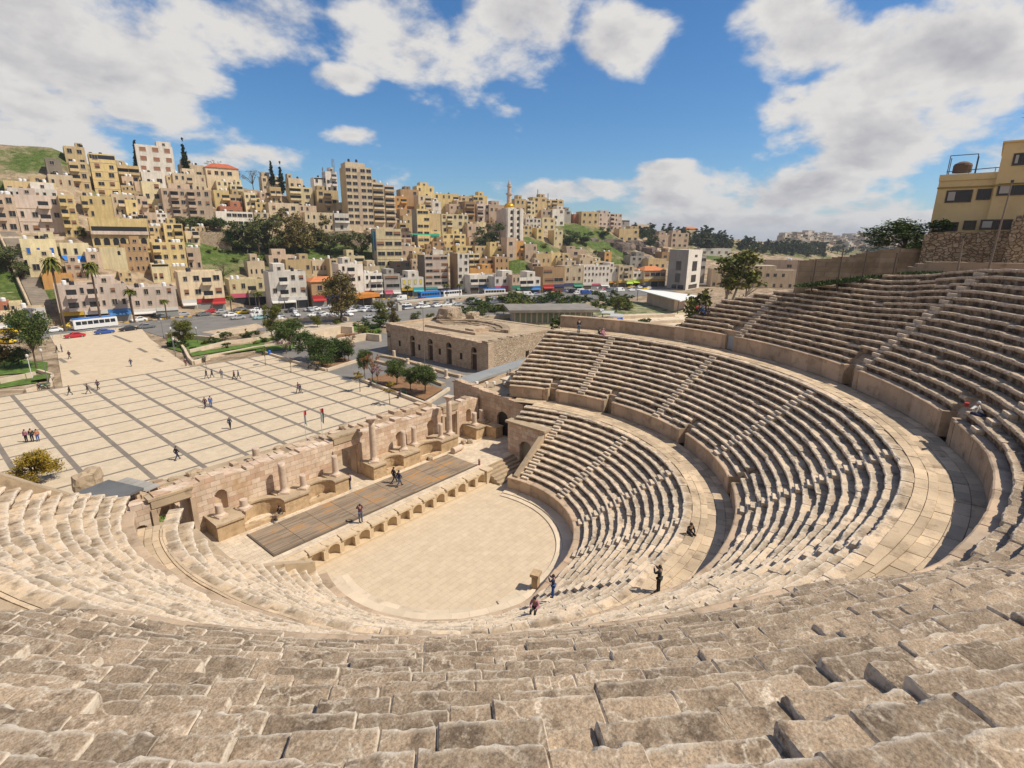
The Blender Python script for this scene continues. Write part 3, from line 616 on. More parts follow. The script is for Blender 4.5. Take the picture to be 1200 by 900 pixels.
# fallen drums, blocks and bollard
def boulder(name, loc, s, lab, cat, rz=0, m=None):
    bm = bmesh.new(); bmesh.ops.create_cube(bm, size=2); bmesh.ops.subdivide_edges(bm, edges=bm.edges, cuts=3, use_grid_fill=True)
    for v in bm.verts:
        p = v.co.copy(); p = p.lerp(p.normalized()*1.15, .45); p += Vector(NZ.noise_vector(p*1.4+Vector(loc)))*.22; v.co = Vector((p.x*s[0], p.y*s[1], p.z*s[2]))
    me = bpy.data.meshes.new(name); bm.to_mesh(me); bm.free(); me.materials.append(m or M_PAVE); return tag(link(name, me, None, loc, rz), lab, cat)
mb = MB(); mb.tube((-.75, 0, .36), (.75, 0, .36), .36, .34, 14); tag(mb.build('column_drum', M_COL, None, (11.4, 11.1, ZS), .1), 'fallen column drum lying on the pale stage floor', 'column drum')
boulder('stone_block', (13.6, 12.3, ZS+.22), (.32, .25, .24), 'left of two loose boulders beside the last doorway', 'stone', .3)
boulder('stone_block', (14.3, 11.9, ZS+.2), (.3, .3, .22), 'right of two loose boulders beside the last doorway', 'stone', .9)
boulder('stone_block', (7.9, 11.7, ZS+.18), (.3, .25, .2), 'loose boulder below the middle curved recess', 'stone', .9)
b = empty('bollard', (10.45, 6.7, ZS), 0, 'small red capped post at the corner of the wooden stage', 'bollard')
mb = MB(); mb.lathe([(.12, 0), (.11, .5), (.13, .55)], 10); mb.build('post', plain('dull_red_paint', (.30, .05, .04), .6), b); mb = MB(); mb.lathe([(.13, .551), (.11, .66), (.04, .72)], 10); mb.build('cap', plain('grey_paint', (.25, .25, .25), .6), b)
p = empty('stone_pedestal', (-.47, -9.45, 0), .3, 'carved stone pedestal standing alone on the orchestra floor', 'pedestal')
mb = MB(); mb.box(-.36, .36, -.3, .3, 0, .2); mb.box(-.28, .28, -.23, .23, .201, 1.15); mb.build('shaft', M_POD, p); mb = MB(); mb.box(-.4, .4, -.33, .33, 1.151, 1.38); mb.build('capital', M_POD, p)
# brown side wall closing the stage on the east, with an arched gate
sw = arch_wall(0, 11.5, 0, 6.4, .9, [(8.3, 1.9, 1.4, 3.6, 1)], 'side_wall', M_ASH, None, (18.7, 18.9, 0), -pi/2, .15, lambda x: 7.2-.09*x)
tag(sw, 'brown ashlar wall with a dark arched gate closing the far end of the stage', 'wall')
mb = MB(); mb.box(7.36, 9.24, .35, .42, 1.4, 4.6); mb.build('gate', plain('dark_iron_gate', (.025, .02, .018), .6), sw)
# ruins between the stage wall and the plaza
tag(arch_wall(-20, 17.5, -.6, 3.4, 1.3, [(-11.4, .8, 1.4, 2.2, 1), (-5.5, .8, 1.4, 2.2, 1), (-1.2, .8, 1.4, 2.2, 1), (3.2, .8, 1.6, 2.4, 1), (8.4, .9, 1.5, 2.4, 1), (13.6, .9, 1.5, 2.4, 1)], 'ruined_wall', M_ASH, None, (0, 22.4, 0), -.01, .5, lambda x: 3.1+.05*x+.5*NZ.noise((x*.4, 3, 0))), 'long ruined wall with small arched holes behind the stage wall', 'wall')
tag(arch_wall(-19, 16, -.6, 1.6, 1.0, [], 'ruined_wall', M_ASH, None, (0, 26.4, 0), .02, .5, lambda x: 1.5+.6*NZ.noise((x*.5, 9, 0))), 'lower broken wall nearest to the plaza paving', 'wall')
tag(arch_wall(0, 9, -.6, 2.4, .8, [(4, 1.2, 0, 1.4, 1)], 'ruined_wall', M_ASH, None, (-13.5, 17.2, 0), pi/2, .5, lambda x: 2.4+.6*NZ.noise((x*.5, 5, 0))), 'short cross wall in the ruins behind the left doorway', 'wall')
mb = MB(); mb.box(-20, 18.4, 15.5, 30.5, -.6, .35); tag(mb.build('ruin_ground', M_PAVE), kind='structure')
for i in range(46):
    x, y = rnd.uniform(-18.5, 16), rnd.choice((18.3, 20.4, 24.4, 25.2, 28.2, 29.5))+rnd.uniform(-.6, .6); s = rnd.uniform(.25, .55)
    o = boulder('stone_block', (x, y, .35+s*.4), (s*1.5, s, s*.6), 'loose squared block among the ruins between stage and plaza', 'stone', rnd.uniform(0, 3)); o['group'] = 'loose blocks in the ruins behind the stage'
def weeds(name, pts, s, lab, n=60, m=None, cat='weeds'):
    mb = MB()
    for x, y, z in pts:
        for i in range(n):
            a, r = rnd.uniform(0, 6.3), s*math.sqrt(rnd.random()); px, py = x+r*cos(a), y+r*sin(a); h = s*rnd.uniform(.15, .5)*(1.2-r/s*.6); b = rnd.uniform(0, 6.3); w = s*.12
            mb.add([(px-w*cos(b), py-w*sin(b), z), (px+w*cos(b), py+w*sin(b), z), (px+rnd.uniform(-1, 1)*w*2, py+rnd.uniform(-1, 1)*w*2, z+h)], [(0, 1, 2)])
    return tag(mb.build(name, m or M_GREEN), lab, cat)
weeds('weed_clump', [(-16.3, 21.3, .4), (-15.2, 21.6, .4), (-14.2, 21.4, .4)], .55, 'left green weed clump on the ruins behind the left doorway', 90)
weeds('weed_clump', [(-11.2, 24.2, .5), (-10.2, 24.5, .5)], .5, 'right green weed clump on the ruins behind the stage wall', 90)
# flags
def flag(x, y, z, h, lab, flip):
    o = empty('flagpole', (x, y, z), 0, lab, 'flag'); mb = MB(); mb.tube((0, 0, 0), (0, 0, h), .035, .025, 8); mb.lathe([(.05, h), (.04, h+.06), (.0, h+.08)], 8); mb.build('pole', plain('pole_grey', (.5, .5, .5), .4), o)
    mb = MB(); n, m = 6, 10; H_ = 1.5; W = .40                # limp flag hanging beside its pole
    for i in range(m+1):
        for j in range(n+1):
            v = i/m; u = j/n; mb.v.append((.04+u*W*(1-.25*v)*.8, .12*sin(u*7+v*2)*u*flip, h-.05-v*H_-u*.35*v))
    for i in range(m):
        for j in range(n):
            q = i*(n+1)+j; mb.f.append((q, q+1, q+n+2, q+n+1)); st = j*3//n
            mb.m.append(3 if i < 3.5-abs(j-2.5)*.9 and i < 3 else (0, 1, 2)[st])
    mb.build('cloth', [plain('flag_black', (.02, .02, .02), .8), plain('flag_white', (.7, .7, .7), .8), plain('flag_green', (.01, .17, .06), .8), plain('flag_red', (.5, .02, .03), .8)], o)
q = at_z(359, 515, 3.0); flag(q.x, q.y, 2.2, 4.2, 'left national flag, hanging limp and mostly green and white', 1)
q = at_z(378, 512, 3.0); flag(q.x, q.y, 2.2, 4.2, 'right national flag showing its red part above the green', -1)

# dark sheet roof with a pale blue panel tucked behind the end wall at left
p = at_z(104, 584, 3.2); o = empty('sheet_roof', (p.x, p.y, 0), .35, 'dark grey sheet roof with a pale blue panel behind the end wall at far left', 'roof')
mb = MB(); mb.box(-6, 3.2, -2.2, 2.4, 2.9, 3.1); mb.build('roof', mat('dark_sheet', (.13, .13, .13), rough=.5, var=.2), o); mb = MB(); mb.box(-2.2, .6, -1.6, .2, 3.105, 3.2); mb.build('skylight', plain('skylight_blue', (.30, .48, .55), .25), o)
mb = MB(); [mb.box(3.3+.0, 4.7, -2.2+.9*k, -1.4+.9*k, 2.6, 2.72) for k in range(5)]; mb.build('plank', mat('grey_planks', (.33, .31, .28), var=.2), o); mb = MB(); [mb.box(x-.15, x+.15, y-.15, y+.15, -.5, 2.89) for x in (-5.5, 2.8) for y in (-1.8, 2)]; mb.build('post', M_ASH, o)
for i, (px, py, s_, lab) in enumerate(((97, 561, .8, 'left of two stacked stone fragments beside the dark sheet roof'), (106, 556, .9, 'right of two stacked stone fragments beside the dark sheet roof'))):
    p = at_z(px, py, 3.0); boulder('stone_fragment', (p.x, p.y, 2.6), (s_, s_*.8, s_*1.1), lab, 'stone', i)
# ------------------------------------------------------------------ ground, plaza, street
M_GROUND = None
def groundmat():
    m = bpy.data.materials.new('hillside_earth_and_rubble'); N, L = nt(m); b = N['Principled BSDF']; b.inputs['Roughness'].default_value = .95; b.inputs['Specular IOR Level'].default_value = .1
    tc = N.new('ShaderNodeTexCoord')
    def no(s, d=8, r=.6):
        n = N.new('ShaderNodeTexNoise'); n.inputs['Scale'].default_value = s; n.inputs['Detail'].default_value = d; n.inputs['Roughness'].default_value = r; L.new(tc.outputs['Object'], n.inputs['Vector']); return n.outputs['Fac']
    def ramp(f, st):
        r = N.new('ShaderNodeValToRGB'); e = r.color_ramp.elements
        e[0].position, e[0].color = st[0][0], (*st[0][1], 1); e[1].position, e[1].color = st[-1][0], (*st[-1][1], 1)
        for p, c in st[1:-1]: e.new(p).color = (*c, 1)
        L.new(f, r.inputs[0]); return r.outputs[0]
    rock = ramp(no(.22, 10, .7), [(.3, (.13, .09, .06)), (.45, (.27, .20, .13)), (.55, (.38, .29, .20)), (.68, (.50, .40, .29))])
    gr = ramp(no(.6, 10, .7), [(.3, (.04, .055, .015)), (.5, (.075, .115, .025)), (.7, (.15, .17, .06))])
    a = N.new('ShaderNodeAttribute'); a.attribute_name = 'v'; ad = N.new('ShaderNodeMath'); ad.operation = 'ADD'; L.new(a.outputs['Fac'], ad.inputs[0]); L.new(no(.17, 10, .75), ad.inputs[1])
    mr = N.new('ShaderNodeMapRange'); mr.inputs[1].default_value = .64; mr.inputs[2].default_value = .92; L.new(ad.outputs[0], mr.inputs[0])
    x = N.new('ShaderNodeMix'); x.data_type = 'RGBA'; L.new(mr.outputs[0], x.inputs[0]); L.new(rock, x.inputs[6]); L.new(gr, x.inputs[7]); L.new(x.outputs[2], b.inputs['Base Color'])
    bp = N.new('ShaderNodeBump'); bp.inputs['Distance'].default_value = .8; L.new(no(.7), bp.inputs['Height']); L.new(bp.outputs[0], b.inputs['Normal']); return m
def ground():
    mb = MB(); mb.a = []
    Ds = [3.0]; 
    while Ds[-1] < 9000: Ds.append(Ds[-1]*(1.022 if Ds[-1] < 900 else 1.2)+.6)
    n = 600
    GP = []
    for px, py, r, w in GREEN:
        p, D = hill(px, py); GP.append((p.x, p.y, r, w))
    for D in Ds:
        for i in range(n):
            a = 2*pi*i/n; x, y = CAM.x+D*cos(a), CAM.y+D*sin(a); z = H(x, y) if D < 1200 else -8
            mb.v.append((x, y, z)); g = 0
            for gx, gy, r, w in GP:
                d = (x-gx)**2+(y-gy)**2
                if d < r*r*2: g = max(g, w*(1-d/(r*r*2)))
            mb.a.append(g)
    k = len(Ds)
    for j in range(k-1):
        for i in range(n): mb.f.append((j*n+i, (j+1)*n+i, (j+1)*n+(i+1) % n, j*n+(i+1) % n))
    mb.f.append(tuple(range(n-1, -1, -1))); mb.m = [0]*len(mb.f); mb.sm = True
    tag(mb.build('ground', groundmat()), kind='structure')
# green slopes: px, py, radius (m), strength
GREEN = [(10, 320, 14, .5), (20, 290, 12, .4), (28, 345, 10, .5), (10, 222, 10, .45), (25, 190, 14, .42), (60, 180, 14, .42), (40, 186, 8, .5), (110, 225, 6, .35), (250, 300, 16, .5), (290, 300, 14, .45), (250, 320, 8, .4),
         (340, 298, 20, .5), (380, 296, 18, .5), (420, 300, 14, .5), (440, 308, 10, .4), (603, 313, 10, .6), (610, 300, 8, .4), (633, 288, 14, .5), (650, 296, 10, .4), (690, 278, 26, .5), (712, 283, 18, .5), (672, 285, 14, .4), (730, 300, 16, .5), (720, 310, 12, .5), (745, 290, 8, .2), (790, 288, 12, .4), (835, 303, 20, .5), (860, 290, 24, .3), (930, 297, 34, .35), (870, 305, 30, .4), (800, 284, 22, .35), (840, 287, 22, .35), (890, 292, 28, .4), (960, 298, 40, .4), (1000, 296, 50, .35), (1040, 297, 50, .35), (760, 276, 12, .35)]
ground()
G0 = -.5
M_TILE = brickmat('plaza_paving', (.59, .485, .355), (.56, .455, .325), (.47, .38, .27), .6, .3, .008, dark=(.55, .44, .31), bump=0, nv=(.85, 1.08))
M_BAND = mat('grey_paving_band', (.20, .17, .14), var=.15, scale=2)
M_ASPH = mat('asphalt', (.17, .16, .15), var=.2, scale=.6, dark=(.10, .095, .09))
M_KERB = mat('kerb_stone', (.50, .43, .34), var=.15)
def sheet(name, poly, z, m, kind='structure', dz=None):
    mb = MB(); mb.v = [(x, y, z if dz is None else dz(x, y)) for x, y in poly]; mb.f = [tuple(range(len(poly)))]; mb.m = [0]; return tag(mb.build(name, m), kind=kind)
sheet('plaza_paving', [(-60, 29), (25.6, 29), (25.6, 86.4), (-60, 86.4)], G0, M_TILE)
mb = MB()
for k in range(-10, 9):
    x = 1.9+4.75*k
    if x < 25.3: mb.add([(x-.27, 29, 0), (x+.27, 29, 0), (x+.27, 86.2, 0), (x-.27, 86.2, 0)], [(0, 1, 2, 3)])
o_ = mb.build('paving_band', M_BAND, None, (0, 0, G0+.005)); tag(o_, kind='structure')
mb = MB()
for k in range(13):
    y = 86.0-4.75*k; w = .2 if k else .3
    mb.add([(-60, y-w, 0), (25.5, y-w, 0), (25.5, y+w, 0), (-60, y+w, 0)], [(0, 1, 2, 3)])
tag(mb.build('paving_band', M_BAND, None, (0, 0, G0+.010)), kind='structure')
M_UP = brickmat('upper_plaza_paving', (.59, .475, .335), (.56, .445, .31), (.47, .37, .26), 1.2, .5, .006, dark=(.52, .395, .255), bump=0, nv=(.88, 1.08))
sheet('upper_plaza_paving', [(-10.5, 86.4), (9.6, 86.4), (14.2, 126), (19, 152), (-1.5, 150), (-4, 128)], G0+.002, M_UP)
mb = MB()
for px, py, px2, py2 in ((69, 420, 77, 425), (84, 434, 91, 439), (133, 393, 154, 401), (162, 408, 172, 413), (180, 420, 190, 424)):
    p, q = at_z(px, py, G0), at_z(px2, py2, G0); d = (q-p).normalized(); n = Vector((-d.y, d.x, 0))*.4; mb.add([p+n, p-n, q-n, q+n], [(0, 1, 2, 3)])
for v in range(len(mb.v)): mb.v[v] = (mb.v[v][0], mb.v[v][1], 0)
tag(mb.build('paving_band', M_BAND, None, (0, 0, G0+.008)), kind='structure')
sheet('path', [(25.6, 29), (60, 29), (60, 130), (25.6, 88)], G0-.03, mat('grey_asphalt_path', (.185, .172, .158), var=.15, scale=.6))
# street with kerbs and dashes; runs along the foot of the hill
SL = [(-60, 148, 176), (2, 150, 176), (18, 152.5, 176), (45, 150, 184), (80, 146, 186), (112, 146, 184), (150, 143, 180), (205, 118, 142), (285, 92, 130), (420, 40, 80)]
mb = MB()
for x, a, b in SL: mb.v += [(x, a, 0), (x, b+6, 0)]
mb.f = [(2*i, 2*i+2, 2*i+3, 2*i+1) for i in range(len(SL)-1)]; mb.m = [0]*len(mb.f)
mb.f = [f[::1] for f in mb.f]; tag(mb.build('street', M_ASPH, None, (0, 0, G0-.02)), kind='structure')
def street(x, t):
    a, b = table(x, SL); return Vector((x, lerp(a, b, t), G0))
mb = MB()
for i in range(150):
    x = -20+i*1.25; p, q = street(x, .34), street(x+1.25, .34)
    mb.add([p+Vector((0, -.3, .0)), q+Vector((0, -.3, 0)), q+Vector((0, .3, 0)), p+Vector((0, .3, 0)), p+Vector((0, -.3, .22)), q+Vector((0, -.3, .22)), q+Vector((0, .3, .22)), p+Vector((0, .3, .22))], [(0, 1, 5, 4), (1, 2, 6, 5), (2, 3, 7, 6), (3, 0, 4, 7), (4, 5, 6, 7)], i % 2)
tag(mb.build('kerb', [plain('kerb_yellow', (.60, .36, .03), .7), plain('kerb_black', (.06, .055, .05), .7)]), kind='structure')
mb = MB()
for x in range(-30, 300, 5):
    for t in (.18, .62):
        p, q = street(x, t), street(x+2, t); mb.add([p+Vector((0, -.08, 0)), q+Vector((0, -.08, 0)), q+Vector((0, .08, 0)), p+Vector((0, .08, 0))], [(0, 1, 2, 3)])
for i, v in enumerate(mb.v): mb.v[i] = (v[0], v[1], 0)
tag(mb.build('lane_marking', plain('road_paint', (.7, .7, .66), .7), None, (0, 0, G0-.012)), kind='structure')
mb = MB()
for (x, a, b), (x2, a2, b2) in zip(SL, SL[1:]): mb.add([(x, b-1.5, -.3), (x2, b2-1.5, -.3), (x2, b2+9, -.3), (x, b+9, -.3), (x, b-1.5, .14), (x2, b2-1.5, .14), (x2, b2+9, .14), (x, b+9, .14)], [(0, 1, 5, 4), (4, 5, 6, 7)])
tag(mb.build('pavement', M_KERB, None, (0, 0, G0)), kind='structure')
# ------------------------------------------------------------------ gardens between plaza and street
M_GRASS = mat('lawn', (.085, .145, .022), var=.45, scale=2.5, dark=(.05, .075, .02), rough=.95)
M_SOIL = mat('red_brown_soil', (.24, .13, .065), var=.2, scale=2, dark=(.16, .09, .045))
M_LOW = mat('garden_wall_stone', (.56, .46, .345), var=.14, scale=1.5, dark=(.40, .30, .2), dthr=(.55, .75))
def wallrun(name, pts, w, h, m, lab, z=G0, cat='wall', cap=True):
    mb = MB()
    for (x, y), (x2, y2) in zip(pts, pts[1:]):
        d = Vector((x2-x, y2-y)).normalized(); n = Vector((-d.y, d.x))*w/2
        mb.prism([(x-n.x, y-n.y), (x2-n.x, y2-n.y), (x2+n.x, y2+n.y), (x+n.x, y+n.y)], z-.3, z+h+rnd.uniform(0, .004))
    return tag(mb.build(name, m), lab, cat)
def gz(*pp): return [tuple(at_z(x, y, G0).xy) for x, y in pp]
def bed(name, pp, m, z=.12): return sheet(name, gz(*pp), G0+z, m)
bed('lawn', [(0, 440), (56, 436), (56, 425), (0, 420)], M_GRASS); bed('lawn', [(0, 455), (42, 449), (52, 442), (0, 447)], M_GRASS, .06); bed('lawn', [(38, 449), (59, 446), (58, 441), (40, 443)], M_GRASS, .5)
bed('lawn', [(196, 408), (225, 416), (260, 400), (232, 393), (196, 396)], M_GRASS); bed('lawn', [(225, 418), (310, 404), (310, 400), (222, 414)], M_GRASS, .1); bed('lawn', [(222, 422), (310, 409), (312, 405), (240, 418)], M_GRASS, .3)
bed('lawn', [(300, 413), (345, 409), (345, 402), (300, 407)], M_GRASS, .1); bed('lawn', [(300, 402), (322, 399), (322, 392), (300, 395)], M_GRASS, .1); bed('lawn', [(412, 388), (446, 392), (446, 384), (415, 380)], M_GRASS, .1)
bed('soil', [(358, 427), (383, 432), (415, 424), (396, 418)], M_SOIL, .2); bed('soil', [(430, 445), (498, 470), (520, 457), (458, 438)], M_SOIL, .2); bed('soil', [(392, 400), (424, 396), (424, 390), (395, 393)], M_SOIL, .2)
wallrun('garden_wall', gz((30, 460), (60, 452), (62, 441), (45, 436)), .45, .55, M_LOW, 'low planter wall with a bench beside the left edge of the plaza')
wallrun('garden_wall', gz((0, 450), (42, 441)), .4, .9, M_LOW, 'lower pale terrace wall under the tall tree at far left')
wallrun('garden_wall', gz((0, 460), (30, 459)), .4, .4, M_LOW, 'low kerb wall along the far left edge of the plaza grid')
wallrun('garden_wall', gz((200, 395), (211, 404), (217, 412), (222, 422), (227, 427), (245, 421)), .5, .7, M_LOW, 'curving brown edged wall down the right side of the upper plaza')
wallrun('garden_wall', gz((240, 420), (300, 408), (330, 404)), .5, .5, M_LOW, 'low pale wall bordering the plaza behind the right hand bench')
wallrun('garden_wall', gz((222, 414), (262, 404), (300, 399), (335, 393)), .5, .8, M_LOW, 'middle of three stepped garden walls right of the upper plaza')
wallrun('garden_wall', gz((195, 396), (248, 400), (262, 393), (300, 387)), .6, 1.2, M_LOW, 'uppermost garden wall right of the upper plaza')
wallrun('garden_wall', gz((352, 427), (383, 435), (418, 424)), .5, .5, M_LOW, 'planter wall in front of the dark clump of trees')
wallrun('garden_wall', gz((425, 447), (499, 475), (526, 457)), .5, .5, M_LOW, 'planter wall along the red soil bed near the stage')
wallrun('garden_wall', gz((358, 398), (400, 390), (414, 391)), .8, 1.9, M_LOW, 'tall curved cream wall behind the gardens')
wallrun('garden_wall', gz((395, 405), (430, 398), (446, 400)), .8, 1.7, M_LOW, 'cream wall joining the small ruined theatre')
wallrun('garden_wall', gz((320, 378), (400, 374), (408, 376)), .7, 1.1, M_LOW, 'pale wall along the street behind the young trees')
wallrun('garden_wall', gz((310, 414), (352, 427)), .4, .45, M_LOW, 'short low wall by the blue litter bin')
def green_bench(px, py, rz, lab):
    p = at_z(px, py, G0); o = empty('park_bench', p, rz, lab, 'bench'); g = mat('bench_green', (.015, .12, .05), .5); c = M_KERB
    mb = MB(); [mb.box(-.9, .9, -.25+.17*k, -.11+.17*k, .42, .46) for k in range(3)]; mb.build('seat', g, o)
    mb = MB(); [mb.box(-.9, .9, .27, .31, .55+.17*k, .69+.17*k) for k in range(2)]; mb.build('backrest', g, o)
    for s in (-1, 1): mb = MB(); mb.box(s*.72-.06, s*.72+.06, -.24, .3, 0, .415); mb.box(s*.72-.05, s*.72+.05, .22, .268, .416, .86); mb.build('leg', c, o)
green_bench(52, 455, -.2, 'green bench against the planter at the left end of the plaza'); green_bench(236, 424, -.2, 'green bench at the foot of the garden right of the upper plaza')
green_bench(360, 429, -1.57, 'green bench left of two by the dark clump of trees'); green_bench(371, 432, -1.57, 'green bench right of two by the dark clump of trees')
green_bench(437, 452, -1.57, 'green bench at the red soil bed beside a leaning young tree'); green_bench(472, 464, -1.57, 'green bench at the red soil bed nearest the stage')
def lamp_post(px, py, h, lab, z=G0, arm=1, m=None):
    p = at_z(px, py, z); o = empty('street_lamp', p, .4, lab, 'street lamp'); g = m or plain('lamp_grey', (.16, .16, .16), .5); mb = MB(); mb.tube((0, 0, 0), (0, 0, .5), .12, .1, 8); mb.tube((0, 0, .501), (0, 0, h), .07, .045, 8); mb.build('pole', g, o)
    if arm: mb = MB(); mb.tube((0, 0, h), (.9, 0, h+.25), .04, .03, 6); mb.box(.7, 1.35, -.12, .12, h+.2, h+.32); mb.build('lamp_head', g, o)
    else: mb = MB(); mb.lathe([(.12, h), (.22, h+.2), (.2, h+.5), (.05, h+.62)], 10); mb.build('lamp_head', plain('lamp_glass', (.6, .6, .58), .3), o)
lamp_post(498, 433, 12.5, 'very tall thin lamp pole in front of the small ruined theatre'); lamp_post(192, 396, 4.5, 'short dark lamp post at the top right corner of the upper plaza', arm=0); lamp_post(204, 412, 5, 'lamp post on the curved wall right of the upper plaza', arm=0)
lamp_post(206, 418, 3.6, 'post with a small blue sign at the bend of the curved wall', arm=0); lamp_post(56, 447, 5.4, 'dark lamp post under the tall tree left of the upper plaza', arm=0)
lamp_post(38, 444, 4, 'white lamp post behind the bench at the far left', arm=0, m=plain('white_pole', (.7, .7, .7), .5)); lamp_post(302, 372, 8, 'grey street lamp near the young trees by the street')
lamp_post(232, 402, 3.4, 'small garden lamp post on the lawn', arm=0); lamp_post(330, 380, 7, 'left lamp of a pair by the dark pine at the street'); lamp_post(352, 377, 7, 'right lamp of a pair by the dark pine at the street')
def railing(name, pp, z, h, lab, n=1.6):
    o = tag(link(name, None), lab, 'railing'); pts = [at_z(x, y, z) for x, y in pp]; g = plain('rail_steel', (.35, .36, .37), .4, .4); mb = MB(); rl = MB()
    for p, q in zip(pts, pts[1:]):
        k = max(1, int((q-p).length/n))
        for i in range(k): c = p.lerp(q, i/k); mb.tube(c, c+Vector((0, 0, h)), .04, .04, 5)
        for hh in (h*.5, h): rl.tube(p+Vector((0, 0, hh)), q+Vector((0, 0, hh)), .03, .03, 5)
    mb.build('post', g, o); rl.build('rail', g, o)
railing('railing', [(62, 397), (100, 391), (152, 384)], G0, 1.0, 'grey metal railing between the upper plaza and the street')
wb = empty('litter_bin', at_z(316, 416, G0), 0, 'small blue bin beside a young tree at the plaza edge', 'bin'); mb = MB(); mb.lathe([(.3, .1), (.36, .9)], 10); mb.build('body', plain('bin_blue', (.02, .12, .5), .5), wb); mb = MB(); mb.lathe([(.38, .9), (.3, 1.05), (.05, 1.12)], 10); mb.build('lid', plain('bin_lid', (.02, .08, .35), .5), wb)
# ------------------------------------------------------------------ small roofless theatre (odeon)
OD = empty('ruined_odeon', (46, 38.5, G0), 0, 'small square roofless ancient theatre of brown stone with five arched doors', 'ruin')
M_OD = brickmat('odeon_masonry', (.44, .325, .225), (.52, .40, .29), (.26, .19, .13), .6, .38, .014, plane='XZ', dark=(.30, .20, .12), bump=.012)
M_ODR = stonemat('odeon_rough_masonry', (.37, .28, .19), (.58, .47, .35), (.24, .17, .12), 2.2)
dw = [(31.0, 3.7), (22.5, 12.2), (16.6, 18.0), (10.8, 23.9), (3.6, 31)]
ww = arch_wall(0, 31.5, 0, 6.5, 1.6, [(31.5-31.0+0, 1, 0, 0, 0)][:0]+[(31.2-y, 1.6, 0, 3.9, 1) for y, _ in dw], 'front_wall', M_OD, OD, (0, 31.2, 0), -pi/2, .12, lambda x: 6.5-.02*x+.15*NZ.noise((x*.3, 2, 7)))
for y, _ in dw:
    mb = MB(); mb.box(.55, .62, y-.78, y+.78, 0, 3.2); mb.build('door', mat('dark_brown_door', (.075, .05, .035), .7), OD); mb = MB(); mb.box(.3, .9, y-.8, y+.8, 3.21, 3.5); mb.build('lintel', M_PAVE, OD); mb = MB(); mb.box(.9, .95, y-.78, y+.78, 3.5, 4.7); mb.build('fanlight', M_DARK, OD)
for y in (7.2, 13.6, 20.2, 27):
    mb = MB(); mb.box(-.02, .2, y-.35, y+.35, 1.7, 3.0); mb.build('blind_window', M_DARK, OD)
sw_ = arch_wall(0, 23, 0, 6.3, 1.4, [(13.5, 1.3, 0, 2.3, 0)], 'side_wall', M_ODR, OD, (.1, 0, 0), .06, .3, lambda x: 6.3-.03*x+.3*NZ.noise((x*.4, 2, 1)))
mb = MB(); mb.box(12.8, 14.2, .7, .76, 0, 2.3); mb.build('door', mat('dark_brown_door', (.075, .05, .035), .7), sw_)
mb = MB(); mb.box(1.4, 23, 1.3, 30.8, 5.3, 5.9); mb.box(23, 24.4, 1.3, 30.8, 0, 6.0); mb.box(.3, 24.4, 30.8, 32, 0, 6.3); mb.build('roof_terrace', M_PAVE, OD)
mb = MB()
for k, (r0, r1, z) in enumerate(((5, 6.2, 5.92), (6.2, 7.4, 6.08), (7.4, 8.7, 6.25), (8.7, 10.2, 6.6))):
    n = 26
    for i in range(n):
        a, b = rad(-70+140*i/n), rad(-70+140*(i+1)/n); zz = z+rnd.uniform(-.12, .05)
        mb.prism([(r0*cos(a)+8, r0*sin(a)*1.2+16), (r1*cos(a)+8, r1*sin(a)*1.2+16), (r1*cos(b)+8, r1*sin(b)*1.2+16), (r0*cos(b)+8, r0*sin(b)*1.2+16)], 5.85, zz)
mb.build('seating', M_SEAT, OD)
mb = MB(); mb.box(6, 11, 9.5, 12, 5.9, 6.8); mb.box(5, 5.8, 8, 24, 5.9, 6.4); mb.build('inner_wall', M_OD, OD)
for x, y, s, lab in ((62, 66, 2.2, 'big heap of broken masonry on the far corner of the small ruined theatre'), (66, 62, 1.3, 'smaller broken masonry lump beside the big heap on the small ruined theatre')):
    o = boulder('masonry_lump', (x, y, 5.6+s*.5), (s*1.5, s, s*.9), lab, 'ruin', .4, M_ODR)
# museum wing beside the cavea: grey roof and pale terrace
mw = empty('museum_wing', (18.7, 11, 0), 0, 'low stone wing with a long grey metal roof beside the end of the seating', 'building')
mb = MB(); mb.box(.95, 26, 6.5, 9.2, 0, 6.6); mb.build('wall', M_ASH, mw); mb = MB(); mb.prism([(.6, 5.9), (26, 8.2), (26, 10.4), (.6, 8.6)], 6.62, 6.95); mb.build('roof', mat('grey_sheet_roof', (.27, .275, .27), rough=.5, var=.12), mw)
mb = MB(); mb.box(.95, 24, .4, 6.4, 0, 6.2); mb.build('terrace', M_PAVE, mw); mb = MB(); mb.box(4.5, 12, .5, 3.6, 6.21, 7.0); mb.build('roof_block', M_PAVE, mw); mb = MB(); mb.box(4.2, 12.2, .35, 3.8, 7.02, 7.2); mb.build('slab', mat('pale_slab', (.6, .5, .38)), mw)
for x, y in ((1.6, 5.5), (2.4, 4.5), (3.1, 3.8), (3.9, 2.6)):
    f = empty('floodlight', (18.7+x, 11+y, 6.2), 0, None, 'floodlight'); tag(f, 'small white floodlight on the terrace edge over the brown side wall', None, 'floodlights on the terrace edge')
    mb = MB(); mb.tube((0, 0, 0), (0, 0, .5), .04, .04, 6); mb.build('stand', plain('lamp_grey', (.16, .16, .16), .5), f); mb = MB(); mb.box(-.2, .2, -.14, .14, .5, .8); mb.build('lamp_head', plain('white_pole', (.7, .7, .7), .5), f)
